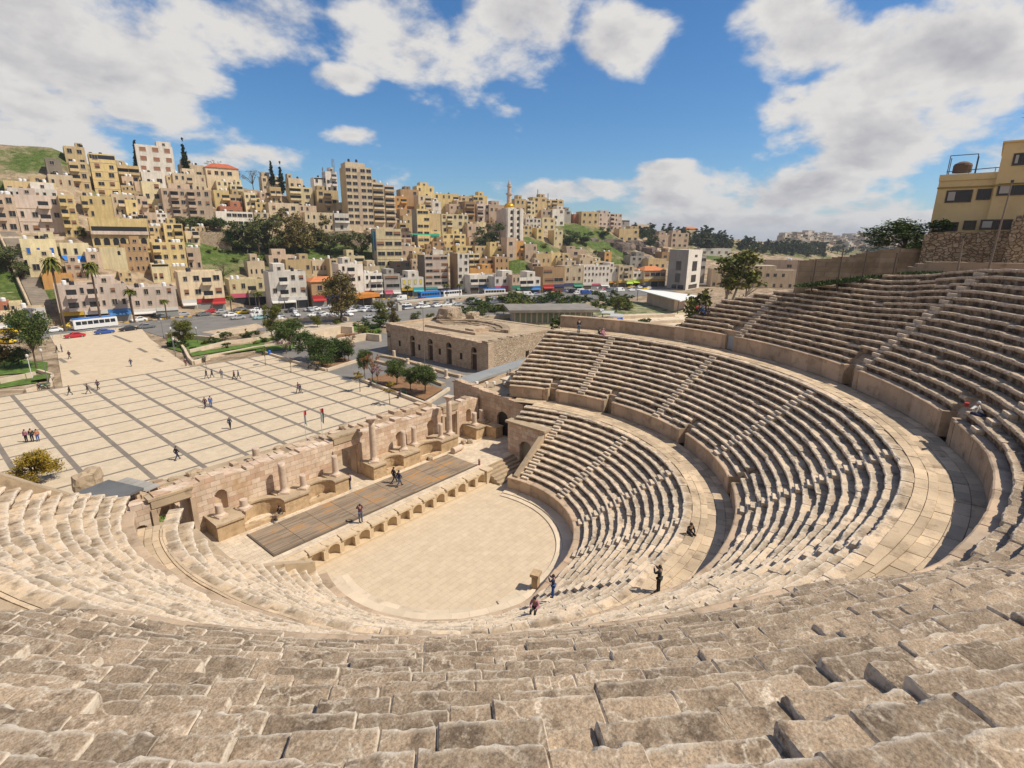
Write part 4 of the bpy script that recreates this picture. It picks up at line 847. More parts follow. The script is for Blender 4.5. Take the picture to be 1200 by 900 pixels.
# ruined paving and column bases in front of the odeon
for px, py in ((462, 419), (478, 426), (492, 431), (508, 437), (523, 443), (470, 433), (538, 447)):
    p = at_z(px, py, G0); column(p.x, p.y, G0+.0, rnd.uniform(.9, 1.8), .35, 0, 'weathered column stump in the row before the arched doors', 'column stumps before the small ruined theatre')
for q, (pp, lab) in enumerate((([(447, 418), (470, 422), (530, 440), (556, 446)], 'low stone kerb in front of the arched doors'), ([(440, 424), (462, 430), (520, 452)], 'outer broken kerb before the small ruined theatre'))): wallrun('ruined_kerb', gz(*pp), .9, .45, M_PAVE, lab, cat='wall')
# glass walled hall, canopy and terraces beyond the theatre
sheet('forecourt', gz((-40, 404), (60, 396), (155, 383), (200, 398), (300, 388), (420, 382), (600, 374), (600, 350), (300, 368), (100, 384), (-40, 394)), G0-.028, mat('grey_asphalt_path', (.185, .172, .158), var=.15, scale=.6))
sheet('forecourt_paving', gz((300, 396), (330, 379), (420, 377), (440, 384), (404, 404), (345, 408)), G0-.024, mat('forecourt_flags', (.47, .39, .29), var=.15, scale=.6, dark=(.36, .29, .21)))
sheet('market_street', gz((590, 350), (612, 343.5), (660, 340.5), (720, 335.5), (778, 333), (792, 342), (700, 353), (600, 361)), G0-.016, M_ASPH)
sheet('street_island', gz((236, 389), (300, 379), (312, 383), (262, 393)), G0-.022, mat('island_rubble', (.46, .35, .24), var=.35, scale=3, dark=(.25, .18, .12)))
# ------------------------------------------------------------------ town on the hill
STK = set()
def streaks(m):
    """rain streaks and dust bands down the plaster"""
    if m.name in STK: return m
    STK.add(m.name); N, L = m.node_tree.nodes, m.node_tree.links; b = N['Principled BSDF']; c = b.inputs['Base Color'].links[0].from_socket
    tc = N.new('ShaderNodeTexCoord'); mp = N.new('ShaderNodeMapping'); mp.inputs['Scale'].default_value = (1.3, 1.3, .12); L.new(tc.outputs['Object'], mp.inputs[0]); oi = N.new('ShaderNodeObjectInfo'); ad = N.new('ShaderNodeVectorMath'); ad.operation = 'ADD'; L.new(mp.outputs[0], ad.inputs[0]); ml = N.new('ShaderNodeMath'); ml.operation = 'MULTIPLY'; ml.inputs[1].default_value = 60; L.new(oi.outputs['Random'], ml.inputs[0]); L.new(ml.outputs[0], ad.inputs[1])
    n = N.new('ShaderNodeTexNoise'); n.inputs['Scale'].default_value = 1.2; n.inputs['Detail'].default_value = 7; n.inputs['Roughness'].default_value = .65; L.new(ad.outputs[0], n.inputs['Vector']); r = N.new('ShaderNodeMapRange'); r.inputs[1].default_value = .35; r.inputs[2].default_value = .62; r.inputs[3].default_value = 1.06; r.inputs[4].default_value = .83; L.new(n.outputs['Fac'], r.inputs[0])
    r2 = N.new('ShaderNodeMapRange'); r2.inputs[3].default_value = .82; r2.inputs[4].default_value = 1.12; L.new(oi.outputs['Random'], r2.inputs[0]); k = N.new('ShaderNodeMath'); k.operation = 'MULTIPLY'; L.new(r.outputs[0], k.inputs[0]); L.new(r2.outputs[0], k.inputs[1])
    x = N.new('ShaderNodeVectorMath'); x.operation = 'SCALE'; L.new(c, x.inputs[0]); L.new(k.outputs[0], x.inputs['Scale']); L.new(x.outputs[0], b.inputs['Base Color']); return m
WALLC = {'t': (.56, .425, .235), 'y': (.66, .51, .245), 'c': (.64, .52, .36), 'w': (.72, .67, .60), 'p': (.55, .42, .31), 'o': (.62, .34, .12), 'b': (.40, .26, .14), 'g': (.33, .31, .285), 'k': (.60, .49, .415), 'd': (.22, .19, .155), 'l': (.69, .59, .37), 'r': (.42, .17, .10)}
def wallmat(c): return streaks(mat('plaster_'+{'t': 'tan', 'y': 'yellow', 'c': 'cream', 'w': 'white', 'p': 'buff', 'o': 'orange', 'b': 'brown', 'g': 'grey', 'k': 'pinkish', 'd': 'charcoal', 'l': 'pale_yellow', 'r': 'red_brown'}[c], WALLC[c], var=.12, scale=.6, dark=tuple(x*.68 for x in WALLC[c]), dthr=(.55, .78), rough=.9))
M_ROOFT = mat('roof_screed', (.42, .35, .27), var=.2, scale=.5, dark=(.25, .2, .15))
M_WFR = plain('window_frame_pale', (.42, .36, .29), .6); M_WGL = plain('window_glass_dark', (.028, .03, .034), .15, 0, .5)
M_SHUT = plain('shutter_brown', (.26, .12, .06), .6); M_TANKW = plain('tank_white', (.72, .72, .72), .5); M_TANKD = plain('tank_black', (.03, .03, .035), .5); M_TILE_R = mat('red_roof_tiles', (.40, .11, .055), var=.2, scale=2); M_ORT = mat('orange_roof_tiles', (.52, .19, .075), var=.15, scale=2)
WC = {}
def winmesh(w, h, kind):
    k = (round(w*5)/5, round(h*5)/5, kind); w, h = max(.4, k[0]), max(.5, k[1])
    if k in WC: return WC[k]
    mb = MB(); f = .09
    if kind == 'a':      # arched
        n = 8; pts = [(w/2*cos(pi*i/n), h-w/2+w/2*sin(pi*i/n)) for i in range(n+1)]+[(-w/2, 0), (w/2, 0)]
        vs = [(x, -.04, z) for x, z in pts]; mb.add(vs, [tuple(range(len(vs)))[::-1]], 1)
        o = [(x*1.16, -.1, (z-.0)*1.05) for x, z in pts]; i_ = [(x, -.1, z) for x, z in pts]; m = len(pts)
        mb.add(o+i_, [(a, (a+1) % m, (a+1) % m+m, a+m) for a in range(m) if a < n], 0)
    else:
        g = {'b': M_WGL}.get(kind, M_WGL)
        mb.box(-w/2, w/2, -.05, .02, 0, h, 1)
        mb.box(-w/2-f, w/2+f, -.13, .02, -f*1.4, -.002, 0); mb.box(-w/2-f, w/2+f, -.12, .02, h+.002, h+f, 0)
        for s in (-1, 1): mb.box(s*(w/2+f/2)-f/2, s*(w/2+f/2)+f/2, -.11, .02, 0, h, 0)
        if kind == 'w' and w > .8: mb.box(-.03, .03, -.075, -.052, 0, h, 0)
        if kind == 's': mb.box(-w/2+.02, w/2-.02, -.09, -.052, h*.35, h-.02, 2)
    WC[k] = mb.mesh('window', [M_WFR, {'B': plain('glass_blue', (.02, .13, .5), .4), 'Y': plain('glass_yellow', (.75, .6, .03), .4), 'G': plain('glass_teal', (.03, .22, .17), .3), 'R': plain('shutter_rust', (.29, .13, .075), .6)}.get(kind, M_WGL), M_SHUT]); return WC[k]
BM = {}
def balmesh(w, c, roofd):
    k = (round(w*2)/2, c, roofd)
    if k in BM: return BM[k]
    w = k[0]; mb = MB(); mb.box(-w/2, w/2, -1.25, -.003, -.15, 0, 0); mb.box(-w/2, w/2, -1.25, -1.14, .001, .95, 0)
    for s in (-1, 1): mb.box(s*(w/2-.055)-.055, s*(w/2-.055)+.055, -1.138, -.004, .001, .95, 0)
    mb.box(-w/2+.1, w/2-.1, -.06, -.004, .02, 2.35, 1)
    if roofd: mb.box(-w/2, w/2, -1.3, -.004, 2.5, 2.62, 0)
    BM[k] = mb.mesh('balcony', [wallmat(c), M_WGL]); return BM[k]
TK = {}
def tankmesh(kind):
    if kind not in TK:
        mb = MB(); mb.lathe([(.55, .35), (.6, .45), (.6, 1.5), (.5, 1.65), (.15, 1.75)], 12, 0); [mb.box(x-.05, x+.05, y-.05, y+.05, 0, .36, 1) for x in (-.4, .4) for y in (-.4, .4)]
        TK[kind] = mb.mesh('water_tank', [M_TANKW if kind == 'w' else M_TANKD, M_WGL]); 
    return TK[kind]
def face_az(x):
    d = ray(x, 300); v = math.degrees(math.atan2(d.y, d.x)); return -98+.42*((v-180)+98)
BUILT = []
def shop_(fs): return 'shop' in fs or 'wide' in fs or 'arch' in fs
def bld(x0, x1, yt, yb, st, cols, c, label, feat='', dp=9, D=None, faz=None, name=None, cat='house'):
    if D is None: p0, D = hill((x0+x1)/2, yb)
    c0 = at_d((x0+x1)/2, yb, D); phi = rad(faz if faz is not None else face_az((x0+x1)/2)); nrm = Vector((cos(phi), sin(phi))); rt = Vector((-nrm.y, nrm.x))
    def cut(px):
        d = ray(px, yb); w = CAM-c0
        return (w.x*d.y-w.y*d.x)/(rt.x*d.y-rt.y*d.x)
    s0, s1 = cut(x0), cut(x1)
    if s0 > s1: s0, s1 = s1, s0
    W = s1-s0; mid = Vector((c0.x, c0.y))+rt*(s0+s1)/2
    Dm = hyp(mid.x-CAM.x, mid.y-CAM.y); ztop = at_d((x0+x1)/2, yt, Dm).z; z0 = c0.z; Ht = ztop-z0
    name = name or ('apartment_building' if st >= 5 else 'house'); fs = feat.split()
    o = empty(name, (mid.x, mid.y, z0), math.atan2(rt.y, rt.x), label, cat)
    wm = wallmat(c); rg = random.Random(int(x0*31+yt*7))
    sidec = next((f[1] for f in fs if f[0] == '/' ), None)
    mb = MB(); par = rg.uniform(.5, .9)
    mb.box(-W/2, W/2, 0, dp, -7, Ht-par, 0)
    for a, b, e, f in ((-W/2, W/2, 0, .2), (-W/2, W/2, dp-.2, dp), (-W/2, -W/2+.2, .2, dp-.2), (W/2-.2, W/2, .2, dp-.2)): mb.box(a, b, e, f, Ht-par+.001, Ht, 0)
    mb.add([(-W/2+.2, .2, Ht-par+.01), (W/2-.2, .2, Ht-par+.01), (W/2-.2, dp-.2, Ht-par+.01), (-W/2+.2, dp-.2, Ht-par+.01)], [(0, 1, 2, 3)], 1)
    mb.build('wall', [wm, M_ROOFT], o)
    if sidec:
        mb = MB(); mb.box(-W/2-.06, -W/2-.003, .0, dp, -5, Ht+.05); mb.build('side_wall', wallmat(sidec), o)
    sh = Ht/max(st, 1)
    if 'band' in fs:
        for k in range(1, st): mb = MB(); mb.box(-W/2-.02, W/2+.02, -.1, -.003, k*sh-.12, k*sh+.1); mb.build('cornice', wallmat('c' if c != 'c' else 'p'), o)
    cw = W/max(cols, 1); wf_, hf_ = rg.uniform(.28, .52), rg.uniform(.34, .5); alt = rg.random() < .4
    bal = next((f for f in fs if f.startswith('bal')), None); bc = set(int(q) for q in bal[3:].split(',')) if bal and bal[3:] else set()
    if not bal and st >= 2 and cols >= 2 and not shop_(fs) and rg.random() < .4: bc = {rg.randrange(cols)}
    shop = 'shop' in fs; kind = 'a' if 'arch' in fs else next((f[1] for f in fs if f[0] == '#'), 'w')
    for k in range(st):
        if shop and k == 0: continue
        for i in range(cols):
            x = -W/2+cw*(i+.5); zb = k*sh+sh*.34
            if i in bc and k > 0:
                link('balcony', balmesh(min(cw*.96, 6), 'c' if 'balc' in fs else c, 'canopy' in fs), o, (x, 0, k*sh+.1)); continue
            if rg.random() < .17 and kind not in 'BYR': continue
            ww_ = clamp(cw*wf_*(1.35 if alt and i % 2 else .9), .6, 2.6)*(rg.uniform(.8, 1.1)); hh = clamp(sh*hf_*rg.uniform(.85, 1.1), .7, 1.8)
            if 'wide' in fs: ww_ = cw*.8; hh = sh*.38
            kk = kind if kind != 'w' else ('s' if rg.random() < .18 else 'w')
            link('window', winmesh(ww_, hh, kk), o, (x+rg.uniform(-.1, .1)*cw, 0, zb))
    if shop:
        sc = [q for f in fs if f[0] == '=' for q in f.split('=') if q]; n = max(2, int(W/4.2)); a = 0
        for i in range(n):
            xa, xb = -W/2+W*i/n+.15, -W/2+W*(i+1)/n-.15
            mb = MB(); mb.box(xa, xb, -.06, -.003, 0, sh*.66); mb.build('shopfront', [plain('shutter_grey', (.27, .27, .26), .5), M_WGL, plain('shop_interior', (.09, .07, .05), .8)][rg.randrange(3)], o)
            pc = AWN.get(sc[i % len(sc)] if sc else rg.choice('gwbrty'), (.3, .3, .3))
            mb = MB(); mb.box(xa-.1, xb+.1, -.3, -.065, sh*.68, sh*.98); mb.build('shop_sign', plain('sign_%d%d%d' % tuple(int(v*99) for v in pc), pc, .6), o)
            if rg.random() < .45:
                mb = MB(); mb.add([(xa, -.31, sh*.7), (xb, -.31, sh*.7), (xb, -1.3, sh*.58), (xa, -1.3, sh*.58), (xa, -1.3, sh*.52), (xb, -1.3, sh*.52)], [(0, 3, 2, 1), (3, 4, 5, 2)]); mb.build('awning', plain('awning_%d%d%d' % tuple(int(v*99) for v in pc), tuple(v*.9 for v in pc), .8), o)
    if 'gap' in fs: mb = MB(); mb.box(-W/2+.2, W/2-.2, -.04, -.002, Ht*.88, Ht*.97); mb.build('opening', M_WGL, o)
    if 'hip' in fs or 'ohip' in fs:
        mb = MB(); h = W*.16; mb.add([(-W/2-.4, -.4, Ht), (W/2+.4, -.4, Ht), (W/2+.4, dp+.4, Ht), (-W/2-.4, dp+.4, Ht), (-W/4, dp/2, Ht+h), (W/4, dp/2, Ht+h)], [(3, 2, 1, 0), (0, 1, 5, 4), (1, 2, 5), (2, 3, 4, 5), (3, 0, 4)]); mb.build('roof', M_ORT if 'ohip' in fs else M_TILE_R, o)
    elif 'pent' in fs or (rg.random() < .35 and W > 5):
        mb = MB(); w2 = W*rg.uniform(.3, .5); x = rg.uniform(-W/2+w2/2, W/2-w2/2); mb.box(x-w2/2, x+w2/2, 1.5, dp-1.5, Ht-par+.012, Ht+rg.uniform(1.8, 2.8)); mb.build('roof_room', wm, o); link('window', winmesh(1, 1, 'w'), o, (x, 1.5, Ht+.5))
    if not ('hip' in fs or 'ohip' in fs):
        for q in range(rg.choice((0, 1, 1, 2, 3)) if 'tank' not in fs else 5):
            link('water_tank', tankmesh(rg.choice('wwd')), o, (rg.uniform(-W/2+.9, W/2-.9), rg.uniform(1, dp*.6), Ht-par+.02))
    if 'tarp' in fs: mb = MB(); mb.add([(-W/2, -.05, Ht*.25), (W/2, -.05, Ht*.2), (W/2+.5, -1.6, -Ht*.05), (0, -1.9, -Ht*.18), (-W/2+.6, -1.5, -Ht*.02)], [(0, 1, 2, 3, 4)]); mb.build('tarpaulin', plain('tarp_blue', (.01, .16, .55), .6), o)
    BUILT.append((o, x0, x1, yt, yb)); return o, W, Ht, dp
AWN = {'r': (.42, .03, .03), 'b': (.05, .18, .42), 'y': (.55, .36, .05), 'g': (.05, .24, .15), 'w': (.6, .58, .55), 't': (.06, .33, .36), 'k': (.5, .10, .16), 'n': (.05, .06, .16), 'l': (.45, .62, .08)}
Y = 'yellow'
BL = [
 # x0, x1, ytop, ybase, storeys, columns, wall, label, features
 (165, 208, 171, 214, 4, 3, 'w', 'tall whitish house with rust shutters behind two cypresses at the left skyline', '#R pent'),
 (163, 193, 178, 204, 3, 3, 'd', 'dark weathered house under a small red roof at the left skyline', 'hip wide'),
 (168, 195, 202, 220, 1, 2, 'w', 'white storey just below the dark house with red roof', '#w'),
 (79, 103, 172, 196, 2, 2, 't', 'upper set back block of the leftmost tan tower on the ridge', 'pent'),
 (87, 108, 190, 224, 3, 2, 't', 'tan three storey tower nearest to the bare rocky slope', 'band'),
 (113, 143, 181, 231, 5, 2, 'y', 'tall yellow tower house with a dark open top storey at far left', 'gap band'),
 (141, 166, 194, 216, 2, 2, 't', 'tan house with a deep balcony between the yellow tower and the dark house', 'bal0,1 canopy'),
 (57, 75, 186, 208, 2, 1, 'd', 'half ruined dark shack on the rocky slope', ''),
 (59, 88, 205, 222, 1, 3, 'c', 'low cream house under the dark shack', 'tank'),
 (8, 68, 213, 232, 1, 5, 't', 'long low house with a brown slab roof under the green terrace', 'tank'),
 (11, 69, 221, 236, 1, 6, 'w', 'long white storey in front of the brown slab roof', ''),
 (0, 25, 228, 274, 3, 2, 'p', 'buff house with balconies cut by the left edge of the view', 'bal0'),
 (26, 77, 229, 275, 3, 4, 'k', 'big cream town house with two stacked central balconies', 'bal2 cornice band #w'),
 (78, 96, 229, 279, 4, 2, 'y', 'narrow tall yellow house right of the one with stacked balconies', ''),
 (100, 135, 230, 258, 2, 5, 'y', 'wide yellow house with a recessed loggia above the arcaded building', 'bal0'),
 (135, 162, 228, 256, 2, 4, 'c', 'cream house crowded with rooftop clutter above the arcaded building', 'tank'),
 (150, 164, 234, 258, 2, 2, 'y', 'small yellow house squeezed in left of a buff stone house', ''),
 (163, 176, 230, 256, 2, 2, 'p', 'buff stone house with paired windows beside the pale yellow cube', ''),
 (171, 193, 213, 248, 3, 2, 'l', 'pale yellow cube shaped house under the white storey', ''),
 (213, 241, 193, 212, 1, 2, 'c', 'cream rooftop house beside the lone pointed cypress', 'pent tank'),
 (205, 243, 204, 225, 2, 5, 'c', 'wide cream house under the lone pointed cypress', 'tank'),
 (244, 282, 197, 222, 2, 5, 'c', 'cream house with a red hipped roof on the left ridge', 'hip'),
 (195, 252, 222, 264, 4, 6, 'p', 'large buff apartment house with striped awnings above the olive trees', 'bal1,3 canopy'),
 (253, 271, 223, 246, 2, 2, 'y', 'plain yellow house right of the buff one with awnings', ''),
 (271, 285, 228, 248, 2, 2, 't', 'tan house with shaded balconies below the red hipped roof', 'bal0,1'),
 (259, 285, 242, 254, 1, 3, 'r', 'low reddish building behind the long house with an orange band', ''),
 (255, 298, 248, 266, 2, 7, 'w', 'long white house with an orange band above the big trees', 'wide'),
 (289, 302, 226, 252, 3, 2, 'l', 'narrow pale house left of the two cypresses', 'bal1'),
 (300, 317, 249, 266, 2, 2, 'c', 'low cream house in front of the brown treetops', ''),
 (301, 314, 237, 254, 2, 2, 'y', 'small yellow house with arches under the two cypresses', 'arch'),
 (308, 331, 207, 224, 2, 3, 'c', 'cream house standing under the pair of tall cypresses', ''),
 (318, 331, 219, 240, 2, 2, 't', 'house with a bright balcony just below the pair of cypresses', 'bal0,1 balc'),
 (339, 356, 209, 224, 1, 2, 'c', 'blank cream house right of the pair of cypresses', 'tank'),
 (341, 368, 219, 243, 3, 2, 'l', 'yellow house with long balconies left of the olive toned block', 'bal0 canopy'),
 (369, 384, 208, 226, 2, 2, 'w', 'white house with a dark top floor under the thin aerial', 'gap'),
 (383, 396, 201, 226, 3, 2, 'w', 'narrow white house under the lattice mast', 'pent'),
 (373, 398, 223, 250, 3, 3, 't', 'olive toned three storey block left of the great tower', 'bal1'),
 (317, 352, 238, 262, 2, 3, 'c', 'cream house with a central balcony above brown treetops', 'bal1'),
 (352, 372, 241, 258, 2, 3, 'p', 'buff house behind the long cream terrace', 'tank'),
 (359, 393, 249, 272, 2, 5, 'c', 'long cream terrace with arched windows left of the great tower', 'arch'),
 (393, 410, 250, 272, 2, 3, 'w', 'white house with open verandas at the foot of the great tower', 'bal0,1,2'),
 (439, 452, 214, 268, 7, 1, 'c', 'left one of the twin cream blocks with stacked balconies', 'bal0 balc'),
 (453, 464, 217, 268, 7, 1, 'k', 'right one of the twin cream blocks with stacked balconies', 'bal0 balc'),
 (463, 477, 230, 246, 2, 2, 'o', 'orange house right of the twin balcony blocks', 'bal1'),
 (470, 491, 222, 240, 2, 2, 'b', 'bare brown concrete house on the skyline', 'pent'),
 (489, 509, 218, 236, 2, 3, 'y', 'orange yellow house highest on the middle skyline', 'pent'),
 (491, 506, 229, 253, 3, 2, 'c', 'cream house with balconies in front of the highest yellow house', 'bal1'),
 (507, 517, 236, 253, 2, 1, 'w', 'thin white house between yellow ones', ''),
 (509, 538, 227, 243, 2, 4, 'y', 'flat yellow house on the skyline with many rooftop dishes', 'tank'),
 (527, 546, 239, 256, 2, 3, 'p', 'buff house with a reddish top behind the long yellow block', ''),
 (538, 551, 245, 258, 1, 2, 'y', 'little yellow house on the roof line of the long yellow block', ''),
 (540, 555, 230, 244, 2, 2, 't', 'tan house left of the banded yellow house on the skyline', ''),
 (555, 571, 229, 245, 2, 3, 'y', 'yellow house with a dark window band on the skyline', 'wide'),
 (545, 557, 236, 260, 3, 1, 'b', 'brown unfinished house under the skyline', 'bal0'),
 (559, 575, 239, 261, 3, 2, 'k', 'pinkish house with round cornered balconies left of the mosque', 'bal0'),
 (573, 592, 240, 262, 2, 3, 'p', 'low buff houses behind the mosque', 'tank'),
 (490, 504, 245, 293, 6, 2, 'y', 'tall yellow block with a grey painted side wall in mid slope', 'wide /g'),
 (504, 517, 250, 292, 3, 1, 't', 'windowless tan block between two yellow ones', 'tank'),
 (518, 549, 251, 281, 4, 5, 'l', 'long yellow block with many small windows in mid slope', 'bal1'),
 (505, 517, 271, 292, 2, 1, 'y', 'house with a teal glazed balcony under the windowless block', '#G wide'),
 (519, 546, 274, 295, 3, 4, 'y', 'yellow terrace house below the long yellow block', 'bal2'),
 (548, 562, 262, 284, 2, 2, 'p', 'buff house with a small red sign left of the tall dark tree', ''),
 (443, 472, 268, 315, 4, 3, 'l', 'wide pale yellow block with rows of slot windows and a mural on its side', 'wide band'),
 (535, 554, 288, 303, 2, 3, 'y', 'yellow house behind the brown walled white block', ''),
 (557, 574, 288, 304, 2, 3, 't', 'tan house among low houses under the dark tree', ''),
 (574, 590, 289, 304, 2, 2, 'y', 'plain yellow house below the mosque', ''),
 (594, 605, 278, 306, 2, 1, 'p', 'narrow stone house beside the green bank under the mosque', ''),
 (549, 562, 297, 318, 3, 2, 'l', 'yellow house with white roof edge right of the brown walled block', 'bal0,1'),
 (562, 580, 303, 318, 2, 2, 'b', 'shabby brown stone house behind the street balcony house', ''),
 (580, 596, 301, 320, 2, 3, 'b', 'old stone house with a row of small arches near the street', 'arch'),
 (603, 616, 233, 258, 3, 2, 't', 'tan house right behind the golden dome', ''), (617, 627, 235, 258, 4, 2, 'l', 'cream yellow house between tan ones on the right skyline', 'bal0'),
 (624, 640, 231, 258, 4, 2, 't', 'tallest tan house of the right skyline group', 'pent'), (639, 660, 234, 250, 3, 3, 't', 'tan house with roof aerials on the right skyline group', 'tank'),
 (634, 647, 246, 262, 2, 2, 'p', 'buff house left of the bright white one', ''), (647, 661, 245, 265, 3, 2, 'w', 'bright white three storey house on the right skyline', ''),
 (616, 634, 256, 268, 2, 4, 'w', 'row of small white houses below the right skyline group', 'tank'), (649, 659, 270, 289, 3, 2, 'l', 'yellow house whose long blank side faces the green bank', '/t'),
 (629, 637, 267, 282, 2, 1, 'y', 'tiny yellow tower house on the green bank', ''), (661, 669, 247, 258, 2, 1, 'g', 'small grey house right of the bright white one', ''),
 (672, 683, 251, 261, 1, 2, 'r', 'small house with a reddish top on the right ridge', ''), (681, 701, 248, 264, 2, 3, 't', 'tan house left of the pink block on the right ridge', ''),
 (701, 728, 250, 270, 4, 6, 'k', 'wide pink apartment block on the right ridge', 'bal3'), (728, 737, 258, 273, 2, 2, 'g', 'grey glazed house right of the pink block', 'gap'),
 (725, 748, 268, 284, 2, 3, 't', 'tan stone house under the pink block on the cliff edge', ''), (746, 760, 263, 276, 2, 2, 'c', 'cream houses at the end of the right ridge', ''),
 (664, 687, 292, 302, 1, 1, 'p', 'roofless buff enclosure on the green bank', ''), (708, 716, 295, 309, 2, 1, 'o', 'orange faced house with one window under the cliff', '/d'),
 (679, 695, 302, 312, 1, 3, 'c', 'low cream house behind the white street block', ''), (604, 614, 282, 304, 2, 2, 'o', 'tan orange house left of the steep green bank', '/b'),
 (615, 629, 286, 306, 2, 3, 'p', 'buff houses stepping down beside the green bank', ''), (628, 646, 297, 312, 1, 3, 't', 'flat tan house with white tanks above the street roof', 'tank'),
 (645, 657, 296, 312, 2, 1, 'y', 'yellow house between the flat tan house and the clutter roofs', ''), (651, 671, 302, 314, 1, 2, 't', 'tan house covered with rooftop tanks above the street', 'tank'), (695, 708, 306, 314, 1, 2, 'l', 'small pale house left of the orange faced one', ''),
 (738, 760, 300, 314, 2, 3, 'g', 'grey roofless stone house under the cave cliff', ''), (759, 780, 303, 318, 1, 3, 't', 'tan house behind the shop with an orange tiled roof', ''),
 (775, 784, 295, 306, 1, 1, 'b', 'brown house peeping out left of the grey corner block', ''), (786, 806, 273, 291, 3, 3, 'p', 'unfinished buff block below the wooded ridge', ''), (768, 787, 275, 288, 1, 3, 'p', 'low buff ruin left of the unfinished block', ''),
 (804, 817, 268, 277, 1, 2, 'c', 'villa with an orange pyramid roof among the ridge trees', 'ohip'), (820, 856, 291, 300, 1, 4, 'w', 'long low whitish house under the wooded ridge', ''),
 # lower slope, left
 (28, 70, 280, 306, 1, 3, 'l', 'yellow house with bright blue window panes above the stair street', '#B'), (73, 107, 285, 304, 1, 3, 'l', 'yellow house with a blue tarpaulin slung below its windows', 'tarp'),
 (36, 75, 301, 324, 1, 2, 'l', 'low cream house behind the left palm crown', ''), (104, 122, 295, 318, 2, 1, 'p', 'stone house left of the pale lower arcade', ''), (80, 108, 308, 328, 2, 3, 'p', 'jumbled low houses behind the second palm', ''),
 (52, 88, 320, 338, 1, 2, 'o', 'bright orange walled house behind the street block', ''), (121, 151, 290, 317, 2, 2, 'l', 'pale lower arcade with two deep arches under the arcaded building', 'arch'), (147, 178, 286, 320, 3, 5, 'b', 'brown scarred wall of the right half of the arcaded building', ''),
 (195, 217, 262, 288, 3, 2, 'y', 'yellow cube house left of the stone terrace with olives', ''), (177, 195, 265, 284, 2, 3, 't', 'tan house between the arcade and the yellow cube', 'tank'), (183, 221, 284, 318, 3, 4, 'y', 'big stepped yellow house above the clothes shop block', 'tank'),
 (222, 238, 290, 318, 2, 2, 'p', 'tan house leaning on the stepped yellow house', ''), (181, 202, 309, 335, 1, 3, 'l', 'cream house with a strip of windows under its flat roof', 'gap'), (202, 222, 312, 332, 1, 2, 't', 'tan annexe with tanks behind the grey town house', 'tank'),
 (292, 312, 306, 328, 1, 3, 'c', 'little arched house with an orange canopy below the green slope', 'arch'), (316, 350, 299, 312, 1, 2, 'p', 'blank buff garden building below the big trees', ''), (336, 366, 304, 322, 1, 4, 't', 'tan house behind the white balcony house', ''), (367, 388, 305, 322, 1, 5, 'c', 'cream house with a file of dark windows below the green slope', ''),
 (404, 428, 300, 318, 2, 2, 'l', 'house with a lime green storey above the white street block', ''), (388, 400, 303, 330, 3, 1, 't', 'blank tan block left of the white street block', ''), (428, 446, 312, 330, 1, 3, 'c', 'cream roof house behind the red roofed street house', 'tank'), (462, 482, 306, 326, 2, 2, 'd', 'charcoal concrete shell behind the yellow signed house', ''),
]
for r in BL: bld(*r)
# small houses filling the gaps of the crowded slope
RR = [(b[1], b[2], b[3], b[4]) for b in BUILT]
FN = {'t': 'tan', 'c': 'cream', 'p': 'buff', 'l': 'pale yellow', 'b': 'brown', 'w': 'whitish'}
for gy in range(14):
    for gx in range(42):
        px = 150+gx*12.6+rnd.uniform(-3, 3); top = table(px, [(x, y) for x, _, _, y in _HT])[0]; py = top+9+gy*9+rnd.uniform(-2, 2)
        if py > 330-max(0, px-300)*.035: continue
        if any((px-a)**2/(r*.9)**2+(py-b)**2/(r*.55)**2 < 1 for a, b, r, *_ in [(g[0], g[1], g[2]*2.1) for g in GREEN]) or 240 < px < 436 and py > 268: continue
        x0, x1, y0 = px-rnd.uniform(5, 8), px+rnd.uniform(5, 8), py-rnd.uniform(9, 13)
        if sum(1 for a, b, c, d in RR if a-2 < px < b+2 and c-2 < py-4 < d-2): continue
        c = rnd.choice('ttccpplbw'); bld(x0, x1, y0, py+3, rnd.choice((1, 2, 2)), rnd.choice((2, 2, 3)), c, 'plain small %s house in the crowd on the %s slope' % (FN[c], 'left' if px < 300 else 'middle' if px < 520 else 'right hand'), 'tank' if rnd.random() < .3 else '', dp=7)[0]['group'] = 'plain small %s houses on the %s slope' % (FN[c], 'left' if px < 300 else 'middle' if px < 520 else 'right hand'); RR.append((x0, x1, y0, py))
